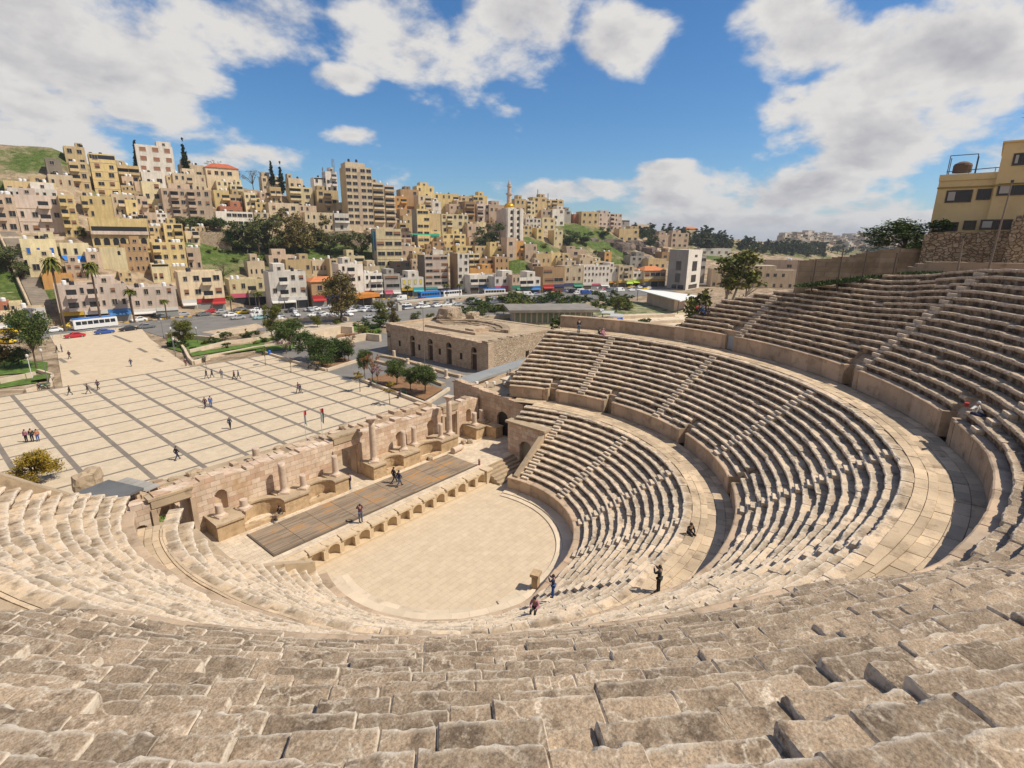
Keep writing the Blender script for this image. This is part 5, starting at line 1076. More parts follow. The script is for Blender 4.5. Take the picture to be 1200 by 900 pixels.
# street front
SB = [
 (72, 156, 333, 378, 3, 7, 'k', 'long pinkish street block with yellow shutters behind the blue striped bus', 'shop bal1,3 =y=w=b=k=t=y'), (157, 211, 336, 373, 3, 4, 'k', 'pinkish street block with a stair window and a yellow shop', 'shop =w=w=y=y'),
 (215, 266, 318, 365, 3, 4, 'c', 'grey cream town house with a bright red shop front', 'shop bal2 =w=r=r'), (272, 313, 327, 359, 2, 4, 'l', 'yellow street house with a pink awning next to the red shop', 'shop bal2 =k=w'),
 (319, 362, 318, 362, 3, 4, 'w', 'white three storey street house with two curved balconies', 'shop bal1 =w=w'), (367, 399, 330, 360, 2, 2, 'b', 'red brown house with an orange tiled roof behind the big pine', 'ohip shop =r=n'),
 (400, 428, 309, 356, 4, 3, 'w', 'tall white street house right of the big pine', 'shop bal1 =w=w'), (428, 449, 320, 350, 3, 3, 'w', 'white house with a red roof edge and small balconies', 'shop bal1,2 =r=w'),
 (451, 470, 321, 349, 3, 1, 'g', 'modern grey house with two dark glass bands', 'shop wide =k=w'), (471, 497, 325, 348, 2, 4, 'w', 'white house with yellow and blue signs', 'shop #Y =y=t'),
 (499, 526, 299, 343, 6, 3, 'k', 'six storey pale street block with a blank charcoal side', 'shop wide /d =t=w'), (537, 550, 297, 343, 6, 2, 'w', 'slim white block with a tall blank brown side wall', 'shop /b =w'),
 (551, 577, 315, 330, 1, 3, 'o', 'orange storey above the balcony house on the street', ''), (551, 580, 322, 344, 2, 3, 'w', 'white street house with one continuous balcony', 'shop wide bal0,1,2 =w=b'), (580, 608, 324, 345, 2, 4, 'w', 'white street house with pink awnings', 'shop =k=k'),
 (600, 609, 322, 346, 2, 2, 'p', 'narrow buff house left of the brown balcony house', 'shop =g'), (609, 633, 325, 345, 2, 3, 'w', 'white house with a brown timber balcony', 'shop bal0,1 =g=b=g'), (636, 661, 313, 343, 3, 2, 'b', 'open fronted brown building with a grey roof and a red awning', 'shop wide =r=n'),
 (661, 682, 312, 341, 3, 3, 'c', 'cream corner house with a navy awning', 'shop =n=g'), (683, 713, 311, 339, 4, 7, 'w', 'long white three storey street block with many windows', 'shop =w=k=w'), (713, 724, 313, 337, 3, 2, 'w', 'narrow white house at the end of the long white block', 'shop =y'),
 (724, 741, 311, 337, 3, 3, 'c', 'cream house behind yellow and green shop signs', 'shop bal1 =y=l'), (741, 756, 318, 336, 2, 3, 'w', 'low white house behind crowded market awnings', 'shop =l=y'), (754, 779, 317, 336, 2, 4, 'c', 'shop with an orange tiled roof left of the grey corner block', 'shop ohip wide =y=y'),
]
_rep = street
for r in SB: bld(*r, dp=11, cat='shop building', name='apartment_building' if r[4] >= 5 else 'shop_building')
# landmarks -----------------------------------------------------------------
def landmark(r, **k): return bld(*r, **k)
o, W, Ht, dp = bld(410, 439, 196, 272, 10, 0, 'c', 'great ten storey tower with paired windows and a blank tan side, highest on the hill', '/t', dp=13, name='tower_block', cat='tower block')
sh = Ht/10
for k in range(1, 10):
    for x in (-.40, -.16, .16, .40): link('window', winmesh(W*.17, sh*.5, 'w'), o, (x*W, 0, k*sh+sh*.25))
mb = MB(); mb.box(-.06*W, .06*W, -.09, -.003, sh, Ht*.93); mb.build('wall_rib', wallmat('p'), o); mb = MB(); mb.box(-W*.46, W*.3, 2, dp-1, Ht-.4, Ht+2.4); mb.build('roof_room', wallmat('c'), o)
for x in (-W*.3, 0): link('water_tank', tankmesh('d'), o, (x, 3, Ht+2.42))
o, W, Ht, dp = bld(111, 178, 256, 296, 3, 0, 'y', 'long arcaded building with a gallery over a row of arched windows', '', dp=9, name='arcaded_building', cat='building')
for x in (-.42, -.26, -.10, .02, .17, .39): link('window', winmesh(W*.105, 2.6, 'a'), o, (x*W, 0, Ht*.22))
mb = MB(); mb.box(-W*.48, W*.48, -.05, -.004, Ht*.58, Ht*.76); mb.build('gallery_opening', M_WGL, o); mb = MB(); mb.box(-W*.5, W*.5, -.9, -.004, Ht*.53, Ht*.575); mb.box(-W*.5, W*.5, -.9, -.8, Ht*.576, Ht*.63); mb.build('balcony', wallmat('k'), o)
mb = MB(); mb.box(-W*.5-.1, W*.5+.1, -.3, -.004, Ht*.1, Ht*.15); mb.build('cornice', wallmat('b'), o)
# mural on the pale yellow block's side
for o, x0, *_ in BUILT:
    if x0 == 443:
        w_ = next(c for c in COL.objects if c.parent == o and c.name.startswith('wall')); xs = [v.co.x for v in w_.data.vertices]; zs = max(v.co.z for v in w_.data.vertices)
        mb = MB(); mb.box(min(xs)-.05, min(xs)-.003, .3, 8.7, 1, zs); mb.build('side_wall', wallmat('k'), o)
        mb = MB(); mb.box(min(xs)-.09, min(xs)-.055, 1.2, 4, zs*.45, zs*.93, 0); mb.box(min(xs)-.09, min(xs)-.055, 4.8, 7.6, zs*.4, zs*.95, 1); mb.build('mural', [plain('mural_blue', (.02, .16, .42), .7), plain('mural_teal', (.12, .40, .36), .7)], o)
    if x0 == 499:
        mb = MB(); mb.add([(-11, 1, 27), (4, 0, 26.6), (4, 6, 27.2), (-11, 8, 27.6), (-11, 1, 26.9), (4, 0, 26.5)], [(0, 1, 2, 3)]); mb.build('green_roof_sheet', plain('sheet_green', (.01, .32, .15), .6), o)
# mosque
o, W, Ht, dp = bld(593, 613, 245, 288, 6, 0, 'w', 'white mosque with a slim minaret and a golden dome', '/k', dp=17, name='mosque', cat='mosque', faz=-118)
for x, n in ((-.36, 4), (0, 6), (.36, 4)):
    mb = MB(); mb.box(x*W-W*.07, x*W+W*.07, -.5, -.003, -2, Ht+.6); mb.build('pilaster', wallmat('w'), o)
for x in (-.19, .19):
    for k in range(1, 6): link('window', winmesh(1.5, 2.2, 'a'), o, (x*W, 0, k*Ht/6+.6))
gold = plain('gold_leaf_paint', (.75, .42, .03), .25, .6)
mb = MB(); R_ = 3.2; mb.lathe([(R_*1.05, Ht-.2), (R_*1.05, Ht+1.0)], 20); mb.build('drum', wallmat('w'), o, (-2, 4.5, 0)); mb = MB(); mb.lathe([(R_*cos(t*pi/18)*(1.06 if 1 < t < 4 else 1), Ht+1.01+R_*sin(t*pi/18)*.95) for t in range(0, 9)]+[(.12, Ht+1+R_), (.12, Ht+2.2+R_), (.01, Ht+2.8+R_)], 20); mb.sm = True; mb.build('dome', gold, o, (-2, 4.5, 0))
mn = wallmat('k'); mb = MB(); zt = at_d(599.5, 213, 300).z; zt = o.location.z; Hm = Ht+15.5
mb.lathe([(1.5, Ht-1), (1.45, Ht+8.5), (2.1, Ht+8.9), (2.1, Ht+9.7), (1.2, Ht+9.71), (1.15, Ht+13.2), (1.6, Ht+13.5), (1.6, Ht+14.1), (.8, Ht+14.11)], 12); mb.build('minaret', mn, o, (-.5, 8.5, 0))
mb = MB(); mb.lathe([(.95, Ht+14.12), (1.0, Ht+15), (.5, Ht+16.4), (.1, Ht+18), (.02, Ht+19.5)], 12); mb.build('minaret_cap', mn, o, (-.5, 8.5, 0))
# lattice mast and aerials on the ridge
def mast(px, yt, yb, w, lab):
    p, D = hill(px, yb+14); p = at_d(px, yb, D); h = at_d(px, yt, D).z-p.z; mb = MB(); n = 4; pts = lambda z: [(w*cos(pi/4+i*pi/2), w*sin(pi/4+i*pi/2), z) for i in range(n)]
    m_ = plain('mast_steel', (.28, .28, .3), .4, .5); o = empty('radio_mast', p, .2, lab, 'mast')
    for i in range(4): mb.tube(pts(-8)[i], pts(h)[i], .09, .09, 5)
    mb.build('upright', m_, o); mb = MB(); z = 0; k = int(h/2)
    for q in range(k):
        for i in range(4): mb.tube(pts(q*h/k)[i], pts((q+1)*h/k)[(i+1) % 4], .05, .05, 4)
    mb.build('bracing', m_, o)
mast(391, 186, 203, .7, 'lattice radio mast beside the great tower'); mast(379, 196, 211, .25, 'thin aerial left of the lattice mast'); mast(630, 222, 236, .2, 'left thin aerial on the right skyline group'); mast(642, 227, 238, .2, 'right thin aerial on the right skyline group')
# grey corner block and long white hall on the right
D_ = 312
c0, c1, c2 = at_d(781, 338, D_-8), at_d(803, 339, D_-16), at_d(819, 335, D_+4)
def corner_block(A, B, C_, yt, lab):
    zt = at_d(803, yt, D_-16).z; z0 = -1; o = empty('corner_block', (B.x, B.y, z0), 0, lab, 'building'); h = zt-z0
    a = Vector((A.x-B.x, A.y-B.y)); c = Vector((C_.x-B.x, C_.y-B.y)); mb = MB(); mb.prism([(0, 0), tuple(c), tuple(a+c), tuple(a)], -4, h); mb.build('wall', wallmat('k'), o)
    for e, col, ws in ((a, 'g', ((.45, .50, .72, .26), (.45, .2, .42, .26), (.25, .04, .14, .3), (.6, .04, .14, .25))), (c, 'w', ((.5, .48, .72, .34), (.5, .2, .38, .34), (.55, .82, .88, .18), (.5, .04, .14, .6)))):
        L = e.length; rz = math.atan2(e.y, e.x); nrm = 1 if e is c else -1
        f = MB(); f.box(.05, L-.05, -.08 if nrm > 0 else .003, -.003 if nrm > 0 else .08, 0, h+.1); f.build('facade', wallmat(col), o, (0, 0, 0), rz)
        for x, za, zb, w in ws: f = MB(); f.box(L*(x-w/2), L*(x+w/2), -.2 if nrm > 0 else .085, -.085 if nrm > 0 else .2, h*za, h*zb); f.build('window', M_WGL, o, (0, 0, 0), rz)
    return o
corner_block(c0, c1, c2, 293, 'five storey corner block with one grey side and one white side by the market')
o, W, Ht, dp = bld(832, 938, 316, 340, 2, 12, 'c', 'long low cream hall with a row of square windows behind the eucalyptus', '', D=330, dp=14, faz=-150, name='long_hall', cat='building'); 
bld(897, 950, 305, 318, 1, 1, 'p', 'blank buff wall above the long cream hall', '', D=360, dp=8, faz=-150, name='boundary_wall', cat='wall'); bld(818, 826, 300, 318, 2, 1, 'g', 'grey glazed annexe right of the corner block', 'wide', D=335, dp=8)
# far town on the hazy hill at the right
M_FAR = [mat('far_plaster_%s' % n, c, var=.1) for n, c in (('cream', (.46, .39, .31)), ('buff', (.38, .31, .25)), ('pale', (.52, .48, .43)))]
for i in range(240):
    px = rnd.uniform(918, 1085); py = rnd.uniform(278, 293); p, D = hill(px, py); s = rnd.uniform(5, 10); h = rnd.uniform(4, 9)
    mb = MB(); mb.box(-s/2, s/2, 0, s, -14, h); 
    for k in range(rnd.choice((1, 2))):
        for q in (-.28, .1, .36): mb.box(q*s-.7, q*s+.7, -.08, -.003, 1.5+k*h*.45, 3.2+k*h*.45, 1)
    o = mb.build('far_house', [M_FAR[i % 3], M_WGL], None, p, math.atan2(cos(rad(-120)), -sin(rad(-120)))+rnd.uniform(-.4, .4)); tag(o, 'tiny far house in the dense town on the hazy horizon at right', 'house', 'far houses on the hazy horizon')
p, D = hill(1037, 287); o = empty('far_minaret', p, 0, 'slim pale minaret rising over the far town at right', 'minaret'); mb = MB(); mb.lathe([(1.6, -10), (1.4, 17), (2.2, 17.5), (2.2, 19)], 10); mb.build('shaft', M_FAR[2], o); mb = MB(); mb.lathe([(1.3, 19.01), (1.2, 23), (.2, 30)], 10); mb.build('cap', M_FAR[1], o)
# ------------------------------------------------------------------ right: yellow building over the rim, stone walls
p = at_d(1089, 268, 73); q = at_d(1290, 262, 73.2); d = (q-p); L = hyp(d.x, d.y); rz = math.atan2(d.y, d.x); zb = 23.0
ob = empty('yellow_building', (p.x, p.y, zb), rz, 'yellow ochre building with brown framed windows standing above the upper seats at right', 'building')
M_OCH = mat('ochre_plaster', (.70, .53, .27), var=.12, scale=.7, dark=(.55, .41, .20), dthr=(.52, .8)); hl = at_d(1105, 205, 73).z-zb; hr = at_d(1170, 172, 76).z-zb; xs = 6.4
def _pl(px): d_ = ray(px, 230); w_ = CAM-p; return (w_.x*d_.y-w_.y*d_.x)/(d.x/L*d_.y-d.y/L*d_.x)
xs = _pl(1163)
mb = MB(); mb.box(0, xs, 0, 10, -5, hl-.6); mb.box(-.05, xs-.005, -.12, 10, hl-.595, hl); mb.box(xs, L, -.5, 10, -5, hr-.15); mb.box(xs-.15, L, -.7, 10, hr-.149, hr); mb.build('wall', M_OCH, ob)
for z in (hl*.32, hl*.845): mb = MB(); mb.box(-.06, xs-.01, -.1, -.003, z*1.0, z+.14); mb.box(xs-.08, L, -.6, -.503, z, z+.14); mb.build('cornice', mat('ochre_trim', (.33, .225, .06), var=.1), ob)
M_WB = plain('window_brown_frame', (.07, .05, .04), .5)
def obw(x, z, w, h, y=0):
    mb = MB(); f = .1; mb.box(x-w/2-f, x+w/2+f, y-.07, y-.003, z-f, z, 0); mb.box(x-w/2-f, x+w/2+f, y-.07, y-.003, z+h, z+h+f, 0)
    for s in (-1, 1): mb.box(x+s*(w/2+f/2)-f/2, x+s*(w/2+f/2)+f/2, y-.07, y-.003, z+.001, z+h-.001, 0)
    mb.box(x-.03, x+.03, y-.06, y-.03, z+.002, z+h-.002, 0); fr = mb.build('window', M_WB, ob); mb = MB(); mb.box(x-w/2, x+w/2, y-.028, y-.004, z, z+h); mb.build('pane', M_WGL, fr)
    if w > 1: mb = MB(); mb.box(x-w/2+.08, x-.3, y-.034, y-.029, z+.1, z+h-.05); mb.build('curtain', plain('curtain_pale', (.45, .42, .38), .9), fr)
_zp = lambda px, py: at_d(px, py, hyp(p.x+d.x/L*_pl(px)-CAM.x, p.y+d.y/L*_pl(px)-CAM.y)).z-zb
for px, w, y0, y1, o_ in ((1123.5, 1.9, 236, 224, 0), (1152.5, .9, 233, 222.5, 0), (1115.5, 1.9, 270, 261.5, 0), (1144, .8, 268, 259.5, 0), (1186, 2.2, 228, 216.5, -.5), (1175, 2.2, 268, 258.5, -.5), (1187.5, 1.2, 193.5, 182, -.5), (1235, 2.2, 226, 214, -.5)): obw(_pl(px), _zp(px, y0), w, _zp(px, y1)-_zp(px, y0), o_)
mb = MB(); mb.tube((xs-2.9, 2, hl+.3), (xs-2.9, 2, hl+.95), .8, .8, 14); mb.lathe([(.8, .951), (.72, 1.15), (.35, 1.35), (.05, 1.4)], 14, 0, (xs-2.9, 2), hl); mb.build('water_tank', mat('rusty_tank', (.12, .08, .06), var=.3), ob)
mb = MB(); [mb.tube((x, y, hl-.05), (x, y, hl+1.9), .04, .04, 5) for x in (xs-4, xs-1.8) for y in (.9, 3)]; [mb.tube((x, .9, hl+1.9), (x2, .9, hl+1.9), .04, .04, 5) for x, x2 in ((xs-4, xs-1.8),)]; mb.tube((.4, .3, hl+.3), (xs, .3, hl+.45), .04, .04, 5); [mb.tube((x, .3, hl-.05), (x, .3, hl+.4), .03, .03, 5) for x in (.5, 2.2, 4.2)]; mb.build('pipe_frame', plain('iron_dark', (.06, .06, .07), .6), ob)
mb = MB(); mb.tube((L*.47, 3, hr), (L*.47+.3, 3, hr+3.4), .04, .03, 5); [mb.tube((L*.47-.6, 3, hr+3.3-.4*k), (L*.47+.9, 3, hr+3.25-.4*k), .02, .02, 4) for k in range(3)]; mb.build('aerial', plain('iron_dark', (.06, .06, .07), .6), ob)
M_FIELD = stonemat('fieldstone_wall', (.30, .22, .14), (.46, .36, .25), (.17, .125, .085), 2.4)
def wallpx(name, pts, D, m, th, lab, z0=18.0, nz=.15):
    """wall following a top line seen at pixel points; stands at distance D on the slope"""
    P = [at_d(x, y, dd) for (x, y), dd in zip(pts, D)]; mb = MB(); c = P[0]; pr = None
    for a, b in zip(P, P[1:]):
        n_ = Vector((-(b.y-a.y), b.x-a.x, 0)).normalized()*th; k = max(1, int((b-a).length/.5))
        for i in range(k):
            u, v = a.lerp(b, i/k), a.lerp(b, (i+1)/k); z = (u.z+v.z)/2-rnd.uniform(0, nz); o = len(mb.v)
            mb.v += [tuple(Vector((q.x, q.y, zz))-Vector((c.x, c.y, 0))) for zz in (z0, z) for q in (u, v, v+n_, u+n_)]; mb.f += [(o+3, o+2, o+1, o), (o+4, o+5, o+6, o+7), (o, o+1, o+5, o+4), (o+1, o+2, o+6, o+5), (o+2, o+3, o+7, o+6), (o+3, o, o+4, o+7)]; mb.m += [0]*6
    return tag(mb.build(name, m, None, (c.x, c.y, 0)), lab, 'wall')
wallpx('fieldstone_wall', [(1083, 276), (1090, 272), (1200, 269), (1330, 266)], [66, 66, 68, 74], M_FIELD, .7, 'rough brown fieldstone wall under the yellow building')
wallpx('fieldstone_wall', [(1186, 262), (1200, 247), (1260, 232)], [64, 64, 66], M_FIELD, .7, 'broken sloping end of a fieldstone wall at the right edge', nz=.5)
wallpx('retaining_wall', [(938, 304), (985, 301), (1028, 294), (1034, 291), (1083, 290)], [63, 64, 65, 65, 67], brickmat('retaining_masonry', (.30, .225, .15), (.37, .285, .20), (.19, .14, .10), 1.1, .5, .012, plane='XZ', dark=(.22, .16, .10)), .8, 'long brown retaining wall with thin posts along the top seats', 15)
wallpx('stone_parapet', [(1066, 314), (1085, 306.5), (1200, 308), (1330, 312)], [62, 62.3, 63, 64], M_WALL, .9, 'pale block course along the highest row of seats at right', nz=.05)
for px, y0, y1, lab in ((953, 327, 305, 'first thin post at the left end of the brown retaining wall'), (983, 323, 292, 'second thin post along the brown retaining wall'), (1011, 323, 293, 'third thin post along the brown retaining wall'), (1047, 318, 297, 'fourth thin post by the pale rubble below the retaining wall')):
    p = at_d(px, y0, 61.5); h = at_d(px, y1, 61.5).z-p.z; o = empty('fence_post', p, 0, lab, 'post'); mb = MB(); mb.tube((0, 0, -1.5), (0, 0, h), .07, .05, 6); mb.build('pole', plain('post_rust', (.09, .065, .05), .7), o); mb = MB(); mb.lathe([(.09, h), (.07, h+.07), (.01, h+.1)], 8); mb.build('cap', plain('post_rust', (.09, .065, .05), .7), o)
for px, px2, y0, y1, lab in ((1125, 1129, 305, 279, 'short pale slanted post before the fieldstone wall'), (1161, 1186, 305, 214, 'tall leaning pole in front of the yellow building')):
    a = at_d(px, y0, 61.5); b = at_d(px2, y1, 61.5); o = empty('leaning_pole', a, 0, lab, 'pole'); mb = MB(); mb.tube((0, 0, -1), b-a, .09, .05, 6); mb.build('pole', plain('pole_weathered', (.22, .17, .13), .7), o); mb = MB(); v = b-a; mb.box(v.x-.1, v.x+.1, v.y-.1, v.y+.1, v.z, v.z+.2); mb.build('fitting', plain('iron_dark', (.06, .06, .07), .6), o)
weeds('weed_strip', [tuple(at_d(x, y, 61.8)) for x, y in [(940+k*6, 336-k*.75) for k in range(16)]], .9, 'strip of weeds along the foot of the brown retaining wall', 70, plain('dark_weeds', (.05, .085, .02), .9))
weeds('weed_strip', [tuple(at_d(x, y, 61.6)) for x, y in [(1062+k*6, 321) for k in range(8)]], .7, 'weeds between the retaining wall and the pale block course', 60, plain('dark_weeds', (.05, .085, .02), .9))
# ------------------------------------------------------------------ trees
def leafmat(n, a, b):
    if n in MATS: return MATS[n]
    m = bpy.data.materials.new(n); N, L = nt(m); bs = N['Principled BSDF']; bs.inputs['Roughness'].default_value = .75; bs.inputs['Specular IOR Level'].default_value = .2
    at = N.new('ShaderNodeAttribute'); at.attribute_name = 'v'; r = N.new('ShaderNodeMix'); r.data_type = 'RGBA'; L.new(at.outputs['Fac'], r.inputs[0]); r.inputs[6].default_value = (*a, 1); r.inputs[7].default_value = (*b, 1); L.new(r.outputs[2], bs.inputs['Base Color'])
    MATS[n] = m; return m
LF = {'dark': ((.03, .055, .014), (.085, .125, .03)), 'olive': ((.06, .075, .028), (.15, .165, .055)), 'brown': ((.085, .07, .022), (.20, .16, .05)), 'euc': ((.07, .085, .015), (.20, .20, .04)), 'gold': ((.17, .12, .015), (.36, .25, .03)), 'green': ((.035, .06, .013), (.105, .14, .035)), 'rust': ((.17, .07, .03), (.32, .15, .06)), 'pink': ((.22, .10, .14), (.40, .22, .26)), 'cyp': ((.018, .032, .012), (.04, .06, .022)), 'palm': ((.05, .07, .01), (.19, .18, .03)), 'tw': ((.14, .10, .08), (.22, .17, .13)), 'lite': ((.09, .11, .02), (.2, .21, .05)), 'far': ((.035, .052, .025), (.095, .115, .05))}
BARK = mat('bark', (.12, .085, .06), var=.25, scale=4); BARKP = mat('pale_bark', (.42, .35, .27), var=.25, scale=3)
def crownmesh(kind, blobs, n, ls, seed, flat=.0):
    """leaf-sized faces scattered through clumps: blobs = [(x, y, z, rx, rz)] in units of the tree height"""
    rg = random.Random(seed); mb = MB(); mb.a = []; tot = sum(b[3]**2*b[4] for b in blobs)
    for bx, by, bz, rx, rz_ in blobs:
        k = max(8, int(n*rx**2*rz_/tot)); cl = [(rg.gauss(0, 1), rg.gauss(0, 1), rg.gauss(0, 1)) for _ in range(max(3, k//22))]; cl = [Vector(c).normalized()*rg.uniform(.35, 1.0) for c in cl]; sh = [rg.random() for _ in cl]
        for i in range(k):
            q = rg.randrange(len(cl)); c = cl[q]; p = c+Vector((rg.gauss(0, .2), rg.gauss(0, .2), rg.gauss(0, .16))); p = Vector((bx+p.x*rx, by+p.y*rx, bz+p.z*rz_))
            u = Vector((rg.gauss(0, 1), rg.gauss(0, 1), rg.gauss(0, .6))).normalized(); w = u.cross(Vector((rg.gauss(0, 1), rg.gauss(0, 1), rg.gauss(0, 1)))).normalized(); s = ls*rg.uniform(.6, 1.4)
            mb.add([p-u*s, p+w*s*.5, p+u*s, p-w*s*.5], [(0, 1, 2, 3)]); v = clamp(sh[q]*.6+rg.random()*.4); mb.a += [v]*4
    return mb.mesh('crown', leafmat('leaves_'+kind, *LF[kind]))
def limbs(h0, blobs, r, seed, m=BARK, forks=True):
    rg = random.Random(seed); mb = MB(); a = Vector((0, 0, -.06)); top = Vector((rg.uniform(-.03, .03), rg.uniform(-.03, .03), h0)); mb.tube(a, top, r, r*.7, 8)
    for bx, by, bz, rx, rz_ in blobs:
        e = Vector((bx, by, bz)); mid = top.lerp(e, .5)+Vector((rg.uniform(-.03, .03), rg.uniform(-.03, .03), .02)); mb.tube(top-Vector((0, 0, .01)), mid, r*.6, r*.4, 6); mb.tube(mid, e, r*.4, r*.15, 5)
        if forks:
            for k in range(3): q = e+Vector((rg.uniform(-1, 1)*rx, rg.uniform(-1, 1)*rx, rg.uniform(-.6, .9)*rz_))*.8; mb.tube(mid.lerp(e, .4), q, r*.25, r*.06, 4)
    return mb.mesh('trunk', m)
def round_blobs(seed, n=7, w=.36, z0=.45, z1=.92, br=.2):
    rg = random.Random(seed); out = []
    for i in range(n): a = 2.4*i; R = w*rg.uniform(.25, 1); out.append((R*cos(a), R*sin(a), lerp(z0, z1, rg.random()), br*rg.uniform(.75, 1.25), br*rg.uniform(.6, 1.0)))
    return out
PROTO = {}
def proto(kind, var):
    k = (kind, var)
    if k in PROTO: return PROTO[k]
    s = hash(kind) % 1000 if 0 else sum(map(ord, kind))*7+var*31
    if kind == 'cyp': bl = [(0, 0, z, .075*(1.12-abs(z-.3)*1.35), .10) for z in (.08, .16, .24, .32, .4, .48, .56, .64, .72, .8, .88, .95)]; r = (crownmesh('cyp', bl, 2200, .03, s), limbs(.12, [(0, 0, .9, .01, .01)], .02, s, BARK, False))
    elif kind == 'conif': bl = [(0.03*sin(z*20), 0.03*cos(z*17), z, .2*(1.1-z)+.05, .09) for z in (.25, .36, .47, .58, .69, .8, .9)]; r = (crownmesh('far', bl, 750, .045, s), limbs(.2, [(0, 0, .9, .01, .01)], .022, s, BARK, False))
    elif kind == 'farround': bl = round_blobs(s, 5, .3, .4, .8, .24); r = (crownmesh('far', bl, 620, .055, s), limbs(.25, bl, .03, s, BARK, False))
    elif kind == 'pine': bl = round_blobs(s, 11, .3, .22, .95, .17); r = (crownmesh('brown', bl, 5200, .022, s), limbs(.25, bl, .03, s))
    elif kind == 'big': bl = round_blobs(s, 10, .36, .25, .9, .2); r = (crownmesh(('olive', 'brown', 'dark')[var % 3], bl, 3200, .03, s), limbs(.22, bl, .03, s))
    elif kind == 'olive': bl = round_blobs(s, 7, .36, .42, .85, .22); r = (crownmesh('dark' if var % 2 else 'olive', bl, 1500, .04, s), limbs(.25, bl, .035, s))
    elif kind == 'young': bl = round_blobs(s, 5, .17, .62, .95, .12); r = (crownmesh(('gold', 'lite', 'tw')[var % 3], bl, 420 if var % 3 < 2 else 60, .03, s), limbs(.5, bl, .014, s))
    elif kind == 'bush': bl = round_blobs(s, 7, .5, .2, .75, .3); r = (crownmesh(('green', 'lite', 'dark')[var % 3], bl, 900, .07, s), limbs(.1, bl, .03, s, BARK, False))
    elif kind == 'round': bl = round_blobs(s, 11, .34, .26, .86, .2); r = (crownmesh(('green', 'dark', 'euc', 'gold')[var % 4], bl, 7000, .021, s), limbs(.3, bl, .026, s))
    elif kind == 'bare': bl = round_blobs(s, 10, .42, .45, .95, .15); r = (crownmesh(('tw', 'pink', 'rust')[var % 3], bl, 300 if var % 3 == 0 else 900, .022, s), limbs(.25, bl, .022, s))
    elif kind == 'euc': bl = [(-.2, 0, .5, .10, .12), (-.1, .06, .42, .10, .12), (.06, .06, .86, .11, .10), (.17, 0, .9, .11, .09), (.22, -.06, .76, .09, .09), (.08, 0, .74, .11, .09), (-.22, .06, .3, .09, .14), (-.06, -.06, .26, .10, .16), (.14, .06, .5, .07, .12), (-.14, 0, .62, .06, .08), (.06, 0, .3, .08, .12)]; r = (crownmesh('euc', bl, 5200, .017, s), limbs(.2, bl, .025, s, BARKP))
    elif kind == 'palm':
        rg = random.Random(s); mb = MB(); mb.a = []
        for i in range(80):
            a = rg.uniform(0, 6.283); el = rg.uniform(-1.0, 1.35); L = rg.uniform(.10, .145); pv = None; v = .15+.85*clamp((el+.9)/2.1)*rg.uniform(.6, 1)
            for k in range(6):
                t = k/5; e_ = el-t*1.5; r_ = L*t; c = Vector((cos(a)*r_*cos(el*.6), sin(a)*r_*cos(el*.6), .93+L*(sin(el)*t-.75*t*t))); w = Vector((-sin(a), cos(a), 0))*.016*sin(pi*(.15+.8*t))
                q = len(mb.v); mb.v += [tuple(c+w), tuple(c-w+Vector((0, 0, .0)))]; mb.a += [v]*2
                if pv is not None: mb.f.append((pv, pv+1, q+1, q)); mb.m.append(0)
                pv = q
        cr = mb.mesh('crown', leafmat('leaves_palm', *LF['palm'])); mb = MB(); mb.lathe([(.022, -.05), (.016, .1), (.0125, .5), (.013, .85), (.02, .92), (.01, .95)], 8); r = (cr, mb.mesh('trunk', BARK))
    PROTO[k] = r; return r
def tree(kind, p, h, lab, var=0, name='tree', cat='tree', group=None, w=1.0):
    cr, tk = proto(kind, var); o = empty(name, p, rnd.uniform(0, 6.28) if kind != 'euc' else YAW-pi/2, lab, cat, group); o.scale = (h*w, h*w, h); link('trunk', tk, o); link('crown', cr, o); return o
def htree(kind, px, yb, yt, lab, var=0, w=1, group=None, name='tree', D=None):
    p, d = hill(px, yb); 
    if D: d = D; p = at_d(px, yb, D)
    tree(kind, (p.x, p.y, p.z), at_d(px, yt, d).z-p.z, lab, var, name, 'tree', group, w)
def gtree(kind, px, yb, yt, lab, var=0, w=1, z=G0, name='tree', cat='tree', group=None):
    p = at_z(px, yb, z); D = hyp(p.x-CAM.x, p.y-CAM.y); tree(kind, p, at_d(px, yt, D).z-p.z, lab, var, name, cat, group, w)
for px, yb, yt, lab in ((164, 198, 164, 'dark cypress left of the tall whitish house'), (219, 196, 164, 'lone pointed cypress on the left skyline'), (320, 214, 188, 'left one of the pair of tall cypresses'), (331, 218, 191, 'right one of the pair of tall cypresses')): htree('cyp', px, yb+8, yt, lab, px % 2, 1.25, None, 'cypress')
for px, yb, yt, w, lab in ((253, 204, 186, 1.3, 'pale leafless tree behind the red hipped roof'), (297, 222, 196, 1.1, 'large leafless tree right of the red hipped roof'), (280, 214, 197, 1, 'small leafless tree beside the red hipped roof'), (187, 254, 244, 1.6, 'leafless bush on the stony patch left of the awning house'), (262, 330, 305, 1.4, 'leafless grey bush on the green slope'), (492, 284, 266, 1.4, 'leafless tree below the tall yellow block'), (700, 308, 294, 1.3, 'leafless tree left of the orange faced house')): htree('bare', px, yb, yt, lab, 0, w)
for i, px in enumerate((216, 224, 233, 241, 252, 259)): htree('olive', px, 272, 253+(i % 3), 'dark olive tree on the stone terrace under the awning house', i, 1.2, 'olive trees on the stone terrace')
